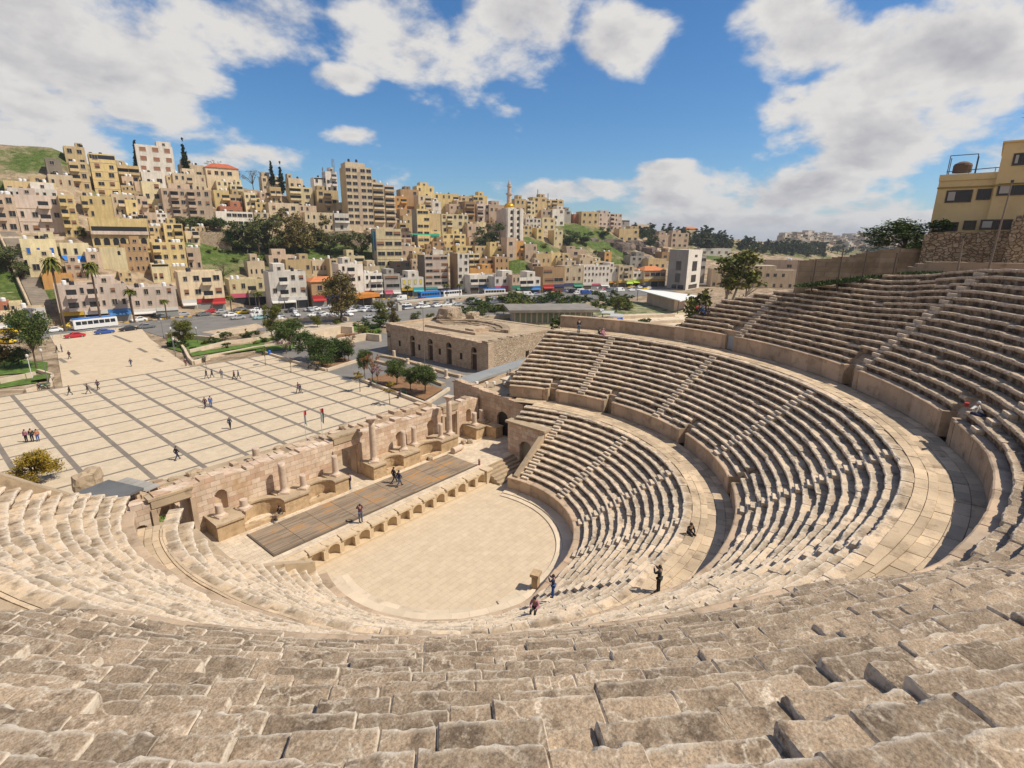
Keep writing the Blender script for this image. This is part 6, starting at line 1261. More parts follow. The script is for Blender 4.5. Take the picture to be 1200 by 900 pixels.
for px, yb, yt, v, w, lab in ((272, 292, 256, 2, 1, 'dark rounded tree right of the stone terrace'), (290, 298, 262, 0, 1, 'greenish grey tree left of the brown treetops'), (304, 298, 258, 0, .95, 'olive green tree at the left of the big tree row'), (318, 297, 254, 0, .9, 'dark olive tree second in the big tree row'), (333, 298, 256, 1, .9, 'brown green tree in the middle of the big tree row'), (347, 297, 248, 1, .85, 'tallest golden brown tree of the big tree row'), (359, 296, 252, 1, .85, 'brown tree near the right of the big tree row'), (372, 292, 254, 1, .9, 'rusty brown tree at the right end of the big tree row'), (386, 298, 272, 0, 1.2, 'grey olive bushy tree right of the big tree row'), (408, 300, 274, 0, 1.2, 'pale olive bushy tree under the terrace wall'), (424, 302, 272, 0, .9, 'olive tree by the mural wall'), (574, 290, 262, 2, 1.15, 'tall dark tree left of the mosque'), (566, 294, 274, 2, 1.1, 'smaller dark tree left of the mosque tree'), (668, 288, 270, 2, 1.6, 'dark tree clump on the green bank right of the yellow house'), (684, 286, 272, 2, 1.5, 'dark tree on the middle of the green bank'), (708, 279, 266, 2, 1.4, 'dark tree under the pink block'), (10, 318, 290, 0, 1.5, 'big grey green tree on the slope at the left edge'), (26, 330, 308, 0, 1.2, 'grey bushy tree beside the stair street'), (762, 292, 272, 2, .9, 'dark tree left of the unfinished block'), (98, 280, 266, 0, .9, 'green round tree in front of the cream town house')): htree('big', px, yb, yt, lab, v, w)
for i in range(26): px = (245+i*7.6) if i < 12 else (590+(i-12)*12); py = 296+rnd.uniform(-8, 12) if i < 12 else 288+rnd.uniform(-10, 18); htree('bush', px, py, py-rnd.uniform(4, 7), 'green bush on the grassy hillside', i, 1.3, 'bushes on the grassy hillside', 'bush')
# wooded ridge at right: every tree its own
for i in range(210):
    px = rnd.uniform(742, 965); base = table(px, [(740, 272), (800, 280), (850, 286), (900, 292), (955, 296)])[0]; f = rnd.random(); yb = base+f*9-2; hgt = rnd.uniform(9, 17)*(1.15-.4*f); k = 'conif' if rnd.random() < .5 else 'farround'
    htree(k, px, yb, yb-hgt*(.9 if k == 'conif' else .75), 'dark %s tree on the wooded ridge at right' % ('pointed conifer' if k == 'conif' else 'rounded'), i % 3, 1.35 if k == 'conif' else 1.3, 'conifers of the wooded ridge' if k == 'conif' else 'rounded trees of the wooded ridge')
for i in range(80): px = rnd.uniform(915, 1075); yb = rnd.uniform(286, 299); D = None; htree('farround', px, yb, yb-rnd.uniform(5, 9), 'rounded tree at the foot of the far town', i % 3, 1.3, 'trees below the far town', D=D)
htree('conif', 827, 298, 262, 'large dark conifer in front of the wooded ridge', 1, 1.3); htree('conif', 761, 284, 270, 'small dark conifer beside the cliff edge houses', 0, 1)
for i in range(34): px = rnd.choice((rnd.uniform(200, 330), rnd.uniform(300, 460))); yb = 412-(px-200)*.14+rnd.uniform(-14, 6) if px < 330 else rnd.uniform(376, 394); gtree('bush', px, yb, yb-rnd.uniform(4, 9), 'low green shrub in the gardens between plaza and street', i, 1.4, name='bush', cat='bush', group='shrubs in the gardens between plaza and street')
# street palms
for px, yb, yt, lab in ((77, 388, 298, 'tall fan palm left of two before the pinkish street block'), (120, 384, 304, 'tall fan palm right of two before the pinkish street block'), (158, 378, 337, 'shorter fan palm near the yellow shop'), (196, 374, 350, 'small palm in front of the yellow shop'), (272, 370, 346, 'young palm beside the red shop'), (305, 368, 341, 'young palm left of the balconied white house'), (33, 388, 362, 'low palm on the wall at the left edge'), (524, 352, 332, 'young palm before the six storey block'), (539, 350, 332, 'young palm before the slim white block'), (478, 354, 334, 'young palm before the yellow signed house')):
    p = at_z(px, yb, G0); D = hyp(p.x-CAM.x, p.y-CAM.y); tree('palm', p, (at_d(px, yt, D).z-p.z), lab, int(px) % 2, 'palm_tree', 'palm', None, 1.0 if yb-yt > 50 else 2.1 if yb-yt < 30 else 1.5)
gtree('pine', 400, 378, 317, 'big dark feathery pine standing before the street houses', 0, .95)
gtree('pine', 461, 384, 352, 'slim conifer right of the orange market hall', 1, .5); gtree('round', 449, 382, 352, 'bushy golden green tree by the orange market hall', 2, .75)
gtree('round', 43, 432, 362, 'tall leafy tree at the left of the upper plaza', 0, .62); gtree('big', 6, 432, 388, 'brownish tree at the far left edge', 1, .8); gtree('round', 23, 431, 406, 'dense dark shrub tree under the tall tree', 1, 1.1)
gtree('round', 215, 406, 374, 'golden green tree on the lawn right of the upper plaza', 2, 1.0); gtree('round', 319, 396, 356, 'thin golden green tree by the street left of the dark pine', 2, .7)
gtree('round', 340, 411, 376, 'rounded green tree above the pink blossom', 0, 1.15); gtree('bare', 336, 414, 393, 'pink blossoming shrub under the green tree', 1, 1.5)
for px, yb, yt, w, lab in ((364, 422, 388, 1.1, 'left tree of the dark clump beside the plaza'), (378, 430, 394, 1.05, 'front tree of the dark clump beside the plaza'), (393, 424, 396, 1.1, 'middle right tree of the dark clump beside the plaza'), (404, 424, 397, 1.0, 'right end tree of the dark clump beside the plaza')): gtree('round', px, yb, yt, lab, 1, w)
gtree('bare', 409, 424, 398, 'rusty leaved tree right of the dark clump', 2, .7); gtree('bare', 412, 404, 390, 'orange leaved low tree behind the dark clump', 2, 1.3)
gtree('round', 428, 444, 409, 'upright green tree at the end of the red soil bed', 0, .55); gtree('bare', 436, 447, 412, 'reddish leaved tree at the end of the red soil bed', 2, .75); gtree('bare', 443, 447, 424, 'small pinkish tree on the red soil bed', 1, .7)
for px, yb, yt, w, lab in ((465, 452, 422, 1, 'left one of the three green trees on the red soil bed'), (481, 459, 432, .9, 'middle one of the three green trees on the red soil bed'), (498, 462, 428, 1, 'right one of the three green trees on the red soil bed')): gtree('round', px, yb, yt, lab, 0, w)
for px, yb, yt, v, lab in ((311, 428, 408, 1, 'young yellowish tree with a blue bin behind it on the plaza'), (341, 437, 416, 2, 'leafless young tree on the plaza paving'), (422, 459, 434, 0, 'leaning yellow young tree on the plaza edge'), (457, 474, 447, 0, 'yellow young tree on the plaza edge nearest the stage'), (64, 455, 436, 2, 'leafless thin young tree at the upper plaza corner'), (242, 432, 415, 2, 'leafless young tree beside the right hand bench')): gtree('young', px, yb, yt, lab, v, 1.2, name='young_tree')
gtree('round', 44, 566, 520, 'golden leafed tree standing behind the seats at left', 3, 1.15); 
gtree('young', 420, 394, 376, 'bushy pale young tree by the curved cream wall', 1, 2.2); gtree('bush', 445, 384, 370, 'green bush left of the small ruined theatre', 0, 1.2, name='bush', cat='bush'); gtree('bush', 462, 384, 372, 'second green bush behind the small ruined theatre', 1, 1.2, name='bush', cat='bush')
gtree('bush', 538, 374, 357, 'spiky dark bush behind the small ruined theatre', 2, 1.2, name='bush', cat='bush')
for i in range(60): px = rnd.uniform(545, 738); yb = 362+rnd.uniform(-10, 5)-(px-560)*.02; gtree('bush', px, yb, yb-rnd.uniform(6, 12), 'olive green bush in the park before the market', i, 1.5, name='bush', cat='bush', group='bushes in the park before the market')
for px, yb, yt, k, v in ((345, 386, 372, 'big', 0), (372, 383, 370, 'round', 2), (430, 386, 373, 'big', 2), (487, 379, 366, 'big', 0), (503, 378, 367, 'round', 2), (552, 375, 362, 'big', 2), (566, 374, 363, 'big', 0), (590, 368, 356, 'round', 2), (330, 392, 380, 'young', 1), (352, 390, 378, 'young', 1), (290, 398, 385, 'young', 1), (268, 402, 388, 'young', 2)): gtree(k, px, yb, yt, 'small tree in the gardens between the ruins and the street', v, 1.2, group='small trees between the ruins and the street')
gtree('round', 722, 366, 347, 'broad olive green tree in the park left of the white canopy', 2, 1.1); gtree('bush', 754, 384, 372, 'small round bush on the bare terrace before the canopy', 0, 1.1, name='bush', cat='bush'); gtree('bush', 657, 384, 372, 'low bush by the glass hall', 0, 1.1, name='bush', cat='bush')
p = at_d(843, 372, 120); tree('euc', (p.x, p.y, -.5), 25-(356-288)/616*0+at_d(858, 292, 120).z-25+.5, 'large two crowned eucalyptus with pale trunks above the upper seats', 0, 'eucalyptus_tree', w=1.12)
p = at_d(1062, 292, 69); tree('round', (p.x, p.y, p.z-1), 3.9, 'dark round shrub tree beside the yellow building', 1, w=2.0); p = at_d(1100, 272, 70); tree('bush', (p.x, p.y, p.z-.3), 1.6, 'small shrub at the foot of the yellow building', 2, 'bush', 'bush', w=1.3)
p = Vector((31.6, 12.0, 13.0)); tree('bush', p, 1.6, 'green bush growing on the end wall of the middle seats', 0, 'bush', 'bush')
# ------------------------------------------------------------------ market hall, canopy, viaduct, glass hall
def boxthing(name, lab, cat, pts): pass
a, b = at_z(417, 361, G0), at_z(446, 357, G0); o = empty('market_shed', a, math.atan2((b-a).y, (b-a).x), 'open shed with a long orange roof on the street', 'shed'); Lm = (b-a).length
mb = MB(); mb.box(0, Lm, 0, 7, 3.2, 4.6); mb.build('roof', mat('orange_sheet', (.50, .19, .035), var=.15), o); mb = MB(); [mb.box(x-.12, x+.12, .2, .44, 0, 3.19) for x in (0.3, Lm/3, Lm*.66, Lm-.3)]; mb.build('post', M_WB, o); mb = MB(); mb.box(.2, Lm-.2, 4, 6.8, 0, 3.18); mb.build('wall', M_WGL, o)
a, b = at_z(600, 381, G0), at_z(693, 379, G0); a = at_z(603, 380, G0); e = b-a; o = empty('glass_hall', a, math.atan2(e.y, e.x), 'low hall with a flat grey roof and tall glass panels behind the ruined theatre', 'building'); Lg = e.length; hg = at_d(640, 365, hyp(((a+b)/2-CAM).x, ((a+b)/2-CAM).y)).z-G0
mb = MB(); mb.box(-2, Lg+2, -2.2, 14, hg, hg+.8); mb.build('roof', mat('weathered_flat_roof', (.22, .20, .175), rough=.8, var=.2), o); mb = MB(); mb.box(0, Lg, 0, 12, 0, hg-.003); mb.build('wall', wallmat('k'), o)
n = 14
for i in range(n): mb = MB(); mb.box(Lg*i/n+.25, Lg*(i+1)/n-.25, -.1, -.003, .4, hg-.4); mb.build('glass_panel', plain('glass_greenish', (.16, .20, .15), .2), o)
o = empty('white_canopy', (172, 58, G0), 0, 'broad flat white canopy roof on slim posts right of the park', 'canopy'); A, B_, C_, D_ = [at_z(x, y, 4.2) for x, y in ((744, 339.5), (778, 342), (818, 347.5), (797, 353.5))]; pp = [(q.x-172, q.y-58) for q in (A, B_, C_, D_)][::-1]
mb = MB(); mb.prism(pp, 4.7, 5.05); mb.build('roof', mat('white_sheet', (.68, .68, .66), var=.05), o); mb = MB(); c_ = Vector((sum(q[0] for q in pp)/4, sum(q[1] for q in pp)/4)); [mb.tube((lerp(c_.x, q[0], .9), lerp(c_.y, q[1], .9), 0), (lerp(c_.x, q[0], .9), lerp(c_.y, q[1], .9), 4.69), .12, .12, 6) for q in pp]; mb.build('post', M_WB, o); mb = MB(); mb.prism([(lerp(c_.x, q[0], .6), lerp(c_.y, q[1], .6)) for q in pp], 0, 4.4); mb.build('wall', wallmat('p'), o)
M_CONC = mat('pale_concrete', (.46, .42, .36), var=.12, scale=.6)
o = empty('footbridge', (0, 0, G0), 0, 'long thin raised walkway on square piers along the street', 'bridge'); V = [at_z(x, y, 2.2) for x, y in ((467, 355), (530, 349), (572, 346), (610, 343))]
mb = MB()
for a, b in zip(V, V[1:]):
    n_ = Vector((-(b-a).y, (b-a).x, 0)).normalized()*1.2; mb.prism([(q.x, q.y) for q in (a-n_, b-n_, b+n_, a+n_)], 2.7, 3.3)
mb.build('deck', M_CONC, o)
for a in V[:3]+[V[0].lerp(V[1], .5)]: mb = MB(); mb.box(a.x-.8, a.x+.8, a.y-.8, a.y+.8, -.4, 2.695); mb.build('pier', M_CONC, o)
wallrun('park_wall', [tuple(at_z(x, y, G0).xy) for x, y in ((540, 376), (600, 372), (660, 369))], .8, 1.2, M_LOW, 'pale park wall behind the bushes before the market')
wallrun('park_wall', [tuple(at_z(x, y, G0).xy) for x, y in ((655, 385), (700, 375), (790, 371))], .8, 1.0, M_LOW, 'upper pale terrace wall beyond the parapet of the seating')
wallrun('park_wall', [tuple(at_z(x, y, G0).xy) for x, y in ((700, 384), (760, 380), (800, 378))], .8, 1.0, M_LOW, 'lower pale terrace wall beyond the parapet of the seating')
sheet('park_ground', [tuple(at_z(x, y, G0).xy) for x, y in ((560, 379), (700, 388), (800, 384), (800, 352), (640, 360))], G0+.02, mat('park_gravel', (.30, .26, .15), var=.3, scale=.25, dark=(.10, .13, .04), dthr=(.45, .55)))
sheet('terrace_paving', [tuple(at_z(x, y, G0).xy) for x, y in ((668, 372), (700, 395), (840, 392), (830, 366), (740, 368))], G0+.03, mat('cream_terrace', (.58, .48, .35), var=.18, scale=.3, dark=(.38, .29, .19), dthr=(.52, .62)))
for i, (px, py) in enumerate(((648, 373), (688, 370), (700, 372), (712, 375), (722, 379), (676, 365))):
    p = at_z(px, py, G0); o = tag(link('park_shelter', None, None, p, .5), None, 'shelter', 'grey flat shelters in the park before the canopy'); o['label'] = 'small flat grey shelter in the park before the white canopy'
    mb = MB(); mb.box(-3.4, 3.4, -2, 2, 2.4, 2.6); mb.build('roof', mat('shelter_grey', (.42, .42, .41), var=.1), o)
    for x in (-3, 3):
        for y in (-1.7, 1.7): mb = MB(); mb.tube((x, y, 0), (x, y, 2.4), .08, .08, 5); mb.build('post', M_WB, o)
p = at_z(726, 381, G0); boulder('blue_cart', (p.x, p.y, .6), (1.3, .9, 1.0), 'small blue kiosk on the pale terraces beyond the parapet', 'kiosk', .3, plain('bin_blue', (.02, .12, .5), .5))
# ------------------------------------------------------------------ stair street at far left
o = empty('stair_street', (0, 0, 0), 0, 'steep stepped lane climbing the slope at far left between house and meadow', 'stairs'); mb = MB(); w_ = MB()
Pl = [(58, 378), (46, 352), (34, 326), (24, 300), (16, 284), (8, 272)]; Q = [hill(x, y)[0] for x, y in Pl]
for a, b in zip(Q, Q[1:]):
    n = max(2, int((b-a).length/1.1)); s_ = Vector((-(b-a).y, (b-a).x, 0)).normalized()
    for i in range(n):
        c = a.lerp(b, i/n); e = a.lerp(b, (i+1)/n); z = H(c.x, c.y)+.5
        mb.prism([((c-s_*2.2).x, (c-s_*2.2).y), ((e-s_*2.2).x, (e-s_*2.2).y), ((e+s_*2.2).x, (e+s_*2.2).y), ((c+s_*2.2).x, (c+s_*2.2).y)][::-1], z-2.5, z+.25)
        k = s_*2.6; w_.prism([((c+k).x, (c+k).y), ((e+k).x, (e+k).y), ((e+k+s_*.5).x, (e+k+s_*.5).y), ((c+k+s_*.5).x, (c+k+s_*.5).y)][::-1], z-2.5, z+1.5)
mb.build('steps', mat('grey_steps', (.27, .23, .19), var=.2), o); w_.build('side_wall', M_LOW, o)
for r in (((0, 22, 366, 390, 2, 2, 'c', 'low shop at the far left with a teal roller shutter', 'shop =w=t')), ((2, 14, 353, 370, 1, 1, 'r', 'small reddish house at the left edge above the shops', '')), ((14, 30, 354, 372, 1, 2, 'l', 'small cream house with a blue sign at far left', '')), ((25, 58, 360, 384, 1, 4, 'c', 'long low pale shop row beneath the green meadow', 'shop =w=w'))): bld(*r, dp=6)
wallpx('terrace_wall', [(0, 343), (30, 341), (52, 336)], [hill(0, 344)[1], hill(30, 342)[1], hill(52, 338)[1]], M_LOW, .6, 'thin pale terrace wall across the meadow at far left', z0=4)
wallpx('terrace_wall', [(216, 271), (262, 272), (270, 278)], [hill(216, 280)[1]]*3, M_ODR, .8, 'tall stone terrace wall under the olive trees', z0=10)
wallpx('terrace_wall', [(385, 271), (410, 270), (424, 273)], [hill(385, 285)[1]]*3, M_ODR, .8, 'stone terrace wall below the long cream terrace', z0=10)
wallpx('terrace_wall', [(0, 277), (75, 277)], [hill(0, 281)[1], hill(75, 281)[1]], M_LOW, .6, 'pale retaining wall in front of the cream town house', z0=20)
# bare cliff above the market
bmn = []
for i, (px, py, s) in enumerate(((735, 292, 9), (748, 290, 10), (760, 296, 8), (722, 286, 7), (700, 284, 6), (742, 300, 7), (768, 288, 7))):
    p, D = hill(px, py); boulder('cliff', (p.x, p.y+4, p.z-1), (s*1.3, s*.7, s*.62), 'dark rocky cliff outcrop with hollows above the market', 'cliff', i*.8, mat('cliff_rock', (.17, .13, .105), var=.4, scale=.3, dark=(.05, .04, .035), dthr=(.48, .6), bump=.5, bscale=.8))['group'] = 'rock outcrops of the cliff above the market'
# ------------------------------------------------------------------ people
def skin(name, V, E, R, m, sub=1):
    me = bpy.data.meshes.new(name); me.from_pydata(V, E, []); o = bpy.data.objects.new(name, me); COL.objects.link(o)
    md = o.modifiers.new('s', 'SKIN'); md.use_smooth_shade = True
    for i, r in enumerate(R): me.skin_vertices[0].data[i].radius = (r, r) if not isinstance(r, tuple) else r
    me.skin_vertices[0].data[0].use_root = True
    s2 = o.modifiers.new('u', 'SUBSURF'); s2.levels = s2.render_levels = sub
    dg = bpy.context.evaluated_depsgraph_get(); nm = bpy.data.meshes.new_from_object(o.evaluated_get(dg)); nm.name = name; bpy.data.objects.remove(o); nm.materials.clear(); nm.materials.append(m); return nm
SKIN = plain('skin_tone', (.42, .24, .16), .6)
def pose(kind):
    """joints for a 1.74 m figure facing +y"""
    J = dict(pel=(0, 0, .95), wai=(0, 0, 1.08), che=(0, .01, 1.32), nek=(0, .01, 1.47), hed=(0, .03, 1.58), top=(0, .03, 1.70))
    for s, n in ((-1, 'l'), (1, 'r')):
        J.update({n+'sh': (s*.17, 0, 1.40), n+'el': (s*.24, -.02, 1.13), n+'wr': (s*.25, .06, .90), n+'ha': (s*.24, .1, .80), n+'hi': (s*.09, 0, .90), n+'kn': (s*.10, .02, .49), n+'an': (s*.10, -.02, .09), n+'to': (s*.11, .13, .04)})
    if kind == 'walk':
        J.update(lkn=(-.09, .2, .5), lan=(-.09, .30, .1), lto=(-.1, .44, .06), rkn=(.09, -.03, .5), ran=(.09, -.32, .14), rto=(.1, -.2, .04), lel=(-.24, -.12, 1.14), lwr=(-.24, -.12, .92), lha=(-.23, -.1, .83), rel=(.24, .1, 1.14), rwr=(.22, .24, .95), rha=(.21, .29, .88))
    if kind == 'sit':
        J.update(pel=(0, 0, .52), wai=(0, -.01, .64), che=(0, .04, .88), nek=(0, .07, 1.02), hed=(0, .11, 1.13), top=(0, .12, 1.25))
        for s, n in ((-1, 'l'), (1, 'r')): J.update({n+'sh': (s*.17, .04, .96), n+'el': (s*.25, .12, .72), n+'wr': (s*.14, .34, .62), n+'ha': (s*.09, .41, .6), n+'hi': (s*.09, .02, .5), n+'kn': (s*.13, .45, .5), n+'an': (s*.13, .47, .09), n+'to': (s*.14, .62, .04)})
    if kind == 'photo': J.update(lel=(-.27, .16, 1.26), lwr=(-.1, .3, 1.48), lha=(-.05, .3, 1.55), rel=(.27, .16, 1.26), rwr=(.1, .3, 1.48), rha=(.05, .3, 1.55))
    if kind == 'reach': J.update(pel=(0, 0, .52), wai=(0, -.01, .64), che=(0, .04, .88), nek=(0, .07, 1.02), hed=(0, .11, 1.13), top=(0, .12, 1.25), lsh=(-.17, .04, .96), lel=(-.25, .12, .72), lwr=(-.14, .34, .62), lha=(-.09, .41, .6), rsh=(.17, .04, .96), rel=(.42, .06, .86), rwr=(.62, .06, .88), rha=(.72, .07, .9), lhi=(-.09, .02, .5), lkn=(-.16, .42, .52), lan=(-.14, .42, .1), lto=(-.15, .56, .05), rhi=(.09, .02, .5), rkn=(.16, .42, .52), ran=(.14, .42, .1), rto=(.15, .56, .05))
    return J
PM = {}
def pmesh(kind, part):
    if (kind, part) in PM: return PM[kind, part]
    J = pose(kind)
    def chain(root, paths, rad_, m, nm, off=0.0):
        V = []; E = []; R = []; ix = {}
        def vi(k):
            if k not in ix: ix[k] = len(V); V.append(J[k]); R.append(tuple(x+off for x in rad_[k]) if isinstance(rad_[k], tuple) else rad_[k]+off)
            return ix[k]
        vi(root)
        for p in paths:
            for a, b in zip(p, p[1:]): E.append((vi(a), vi(b)))
        return skin(nm, V, E, R, m)
    r = dict(pel=(.125, .10), wai=(.115, .085), che=(.14, .095), nek=.052, hed=(.08, .095), top=(.055, .065), lsh=.06, rsh=.06, lel=.042, rel=.042, lwr=.03, rwr=.03, lha=.034, rha=.034, lhi=.085, rhi=.085, lkn=.058, rkn=.058, lan=.04, ran=.04, lto=.04, rto=.04)
    if part == 'body': m = chain('pel', [('pel', 'wai', 'che', 'nek', 'hed', 'top')]+[('che', n+'sh', n+'el', n+'wr', n+'ha') for n in 'lr']+[('pel', n+'hi', n+'kn', n+'an', n+'to') for n in 'lr'], r, SKIN, 'body')
    if part == 'jacket': m = chain('wai', [('pel', 'wai', 'che')]+[('che', n+'sh', n+'el', n+'wr') for n in 'lr'], dict(r, pel=(.15, .125)), SKIN, 'jacket', .026)
    if part == 'trousers': m = chain('pel', [('pel', n+'hi', n+'kn', n+'an') for n in 'lr'], r, SKIN, 'trousers', .020)
    if part == 'shoes':
        mb = MB(); 
        for n in 'lr':
            a, t = Vector(J[n+'an']), Vector(J[n+'to']); mb.tube(a-Vector((0, .03, .02)), t+Vector((0, .03, 0)), .062, .05, 8)
        m = mb.mesh('shoes', plain('shoe_dark', (.03, .028, .026), .6))
    if part == 'face':
        c = Vector(J['hed']); mb = MB(); mb.tube(c+Vector((0, .085, .0)), c+Vector((0, .125, -.015)), .012, .018, 6); 
        for s in (-1, 1): mb.lathe([(.001, -.02), (.014, -.012), (.016, .01), (.001, .024)], 6, 0, (c.x+s*.088, c.y), c.z)
        m = mb.mesh('face', SKIN)
    if part == 'hair':
        c = Vector(J['hed'])+Vector((0, -.012, .028)); mb = MB(); rg = [(.098*cos(t), .115*sin(t)) for t in [i*pi/12-.35 for i in range(8)]]; mb.lathe([(max(a, .002), b) for a, b in rg], 12, 0, (c.x, c.y), c.z); mb.sm = True; m = mb.mesh('hair', plain('hair_dark', (.018, .013, .01), .6))
    PM[kind, part] = m; return m
CLO = {'k': (.02, .02, .024), 'n': (.025, .035, .09), 'b': (.03, .09, .30), 'r': (.35, .03, .03), 'w': (.55, .54, .52), 'g': (.15, .15, .16), 'p': (.36, .14, .22), 'm': (.10, .03, .05), 'j': (.07, .10, .17), 't': (.30, .23, .15), 'o': (.45, .16, .05), 'u': (.09, .045, .10), 'P': (.45, .20, .25)}
def cmat(c): return plain('cloth_'+{'k': 'black', 'n': 'navy', 'b': 'blue', 'r': 'red', 'w': 'white', 'g': 'grey', 'p': 'rose', 'm': 'maroon', 'j': 'denim', 't': 'beige', 'o': 'orange', 'u': 'purple', 'P': 'pink'}[c], CLO[c], .85)
def person(kind, p, rz, top, leg, lab, hair='k', h=1.0, group=None):
    o = empty('person', p, rz, lab, 'person', group); o.scale = (h, h, h)
    for part, c in (('body', None), ('jacket', top), ('trousers', leg), ('shoes', None), ('face', None), ('hair', hair if hair != 'k' else None)):
        k = link(part, pmesh(kind, part), o)
        if c: k.material_slots[0].link = 'OBJECT'; k.material_slots[0].material = cmat(c)
    return o
def pp(px, py, z=G0): p = at_z(px, py, z); return (p.x, p.y, z+.012)
AW = YAW-pi/2          # heading straight away from the viewpoint
for i, (k, px, py, rz, t, l, lab) in enumerate((
    ('walk', 82.5, 463, 1.2, 'k', 'k', 'left one of three people in dark clothes walking near the plaza top edge'), ('walk', 103.5, 461.5, -2, 'k', 'g', 'middle one of three people in dark clothes walking near the plaza top edge'), ('walk', 115.5, 457, 2.2, 'u', 'k', 'right one of three people in dark clothes walking near the plaza top edge'),
    ('walk', 67.5, 413, 1, 'k', 'k', 'left one of a pair standing by the tall tree on the upper plaza'), ('stand', 73, 412.5, 1, 'g', 'j', 'grey topped right one of a pair by the tall tree on the upper plaza'), ('walk', 82, 420.5, 2, 'm', 'k', 'person in dark red on the left of the upper plaza'),
    ('walk', 154, 429.5, 2.5, 'n', 'j', 'person in navy alone in the middle of the upper plaza'), ('stand', 218, 429, 3, 'm', 'm', 'person in maroon at the corner of the curved wall'),
    ('walk', 242.5, 444, .6, 'k', 'g', 'leftmost of the line of walkers below the right hand bench'), ('walk', 249, 442.5, .6, 'n', 'k', 'second of the line of walkers below the right hand bench'), ('stand', 260, 443, 2.6, 'j', 'g', 'walker in denim in the middle of the line below the right hand bench'), ('walk', 275, 445, .8, 'm', 'k', 'left one of the last two in the line of walkers'), ('walk', 280, 444, .8, 'n', 'g', 'right one of the last two in the line of walkers'),
    ('walk', 241, 478, 2.2, 'm', 'k', 'person in maroon beside one in a bright blue coat'), ('stand', 247.5, 477, 3, 'b', 'b', 'person in a bright blue coat on the plaza'), ('walk', 270, 502.5, -.6, 'n', 'k', 'person in navy walking alone in the centre of the plaza'),
    ('walk', 208, 539, -1.4, 'k', 'n', 'person in black walking alone near the ruined wall'), ('walk', 350, 460, .4, 'm', 'g', 'left one of a couple walking on the right of the plaza'), ('walk', 352.5, 461, .4, 'k', 'g', 'right one of a couple walking on the right of the plaza'),
    ('stand', 31.5, 518, 2.4, 'p', 'k', 'pink topped one of three women at the left plaza edge'), ('stand', 38.5, 517.5, 2.6, 'k', 'k', 'black dressed middle one of three women at the left plaza edge'), ('stand', 45, 517, 2.8, 'o', 'b', 'orange scarfed one of three women at the left plaza edge'))):
    person(k, pp(px, py), rz, t, l, lab, h=1+.04*((i*7) % 3-1))
for k, px, py, dx, t, l, lab in (('sit', 46.5, 456, 0, 'n', 'k', 'person in navy sitting on the bench at the left plaza edge'), ('sit', 239, 424, 0, 'k', 'k', 'person in black sitting on the bench right of the upper plaza'), ('sit', 364, 431, 0, 'w', 'g', 'person in white sitting between the two benches by the dark clump'), ('sit', 373, 434, 0, 'k', 'k', 'person in black sitting on the right bench by the dark clump'), ('sit', 435, 453, 0, 'n', 'k', 'person in navy sitting on the bench by the leaning young tree'), ('sit', 469, 466, 0, 'u', 'k', 'person in purple sitting on the bench nearest the stage')): q = pp(px, py); person(k, (q[0], q[1], q[2]-.02), pi if px < 300 else 1.57, t, l, lab)
# on and around the stage
ZB = ZS+.1
person('walk', pp(462, 566, ZB), AW-1.0, 'k', 'k', 'person in black, left one of a couple crossing the wooden stage'); person('walk', pp(468, 570, ZB), AW-.9, 'n', 'j', 'person in navy, right one of a couple crossing the wooden stage')
person('photo', pp(423, 612, ZB), AW+.4, 'm', 'j', 'person in a dark red top and jeans at the front edge of the wooden stage'); person('stand', pp(410, 573, ZS), AW+2.6, 'u', 'g', 'person in a purple top standing below the lone broken column')
person('sit', pp(330, 607, ZS+.22), AW+2.5, 'k', 't', 'person in black with pale trousers sitting on the edge of the curved recess')
def on_cavea(px, py, R0=None):
    """first point of the stepped seating met by the line of sight"""
    d = ray(px, py); t = 3.0
    while t < 120:
        p = CAM+d*t; r = hyp(p.x, p.y); a = math.degrees(math.atan2(p.y, p.x)); a = a-360 if a > 40 else a
        if p.z <= surf(r, a): return p.x, p.y, surf(r, a)
        t += .05
    return p.x, p.y, 0
def surf(r, a):
    if r < RP: return 0.0
    if r < R1(a)-1.0: j = int((r-RP-.75)/((R1(a)-1.75-RP)/NR1)); return ZP if r < RP+.75 else t1(min(j, NR1-1))[2](a)
    if r < Rb2(a): return Z1+.03
    if r < R2(a)-.9: j = int((r-Rb2(a)-.5)/((R2(a)-1.4-Rb2(a))/NR2)); return Z1T if r < Rb2(a)+.5 else t2(min(j, NR2-1))[2](a)
    if r < Rb3(a): return Z2+.03
    tr = lerp(.56, .78, w3(a)); j = int((r-Rb3(a)-.45)/tr); return Z2T if r < Rb3(a)+.45 else t3(max(0, min(j, NR3-1)))[2](a)
def cav(k, px, py, rz, t, l, lab, hair='k', dz=0, h=1): x, y, z = on_cavea(px, py); return person(k, (x, y, z+dz), rz, t, l, lab, hair, h)
cav('photo', 771, 695, AW+.9, 'k', 'k', 'person in black with hands raised standing on the lower walkway'); cav('sit', 808, 625, 2.6, 'k', 'k', 'person in black crouched on the top row of the lowest tier', dz=-.45)
cav('photo', 648, 700, AW+1.2, 'n', 'b', 'person in navy and blue taking a photograph at the foot of the stairs'); cav('sit', 627, 713, AW+2.8, 'P', 'k', 'person in a pink top sitting low beside the one taking a photograph', dz=-.4)
cav('reach', 1141, 486, 2.7, 'w', 'n', 'person in a white top with an arm stretched out on the upper seats', 'w', dz=-.45)
b_ = tag(link('shoulder_bag', MB().box(-.16, .16, -.1, .1, 0, .2).mesh('shoulder_bag', cmat('r')), None, tuple(Vector(on_cavea(1137, 480))+Vector((.1, .2, .15)))), 'red bag beside the person in the white top', 'bag')
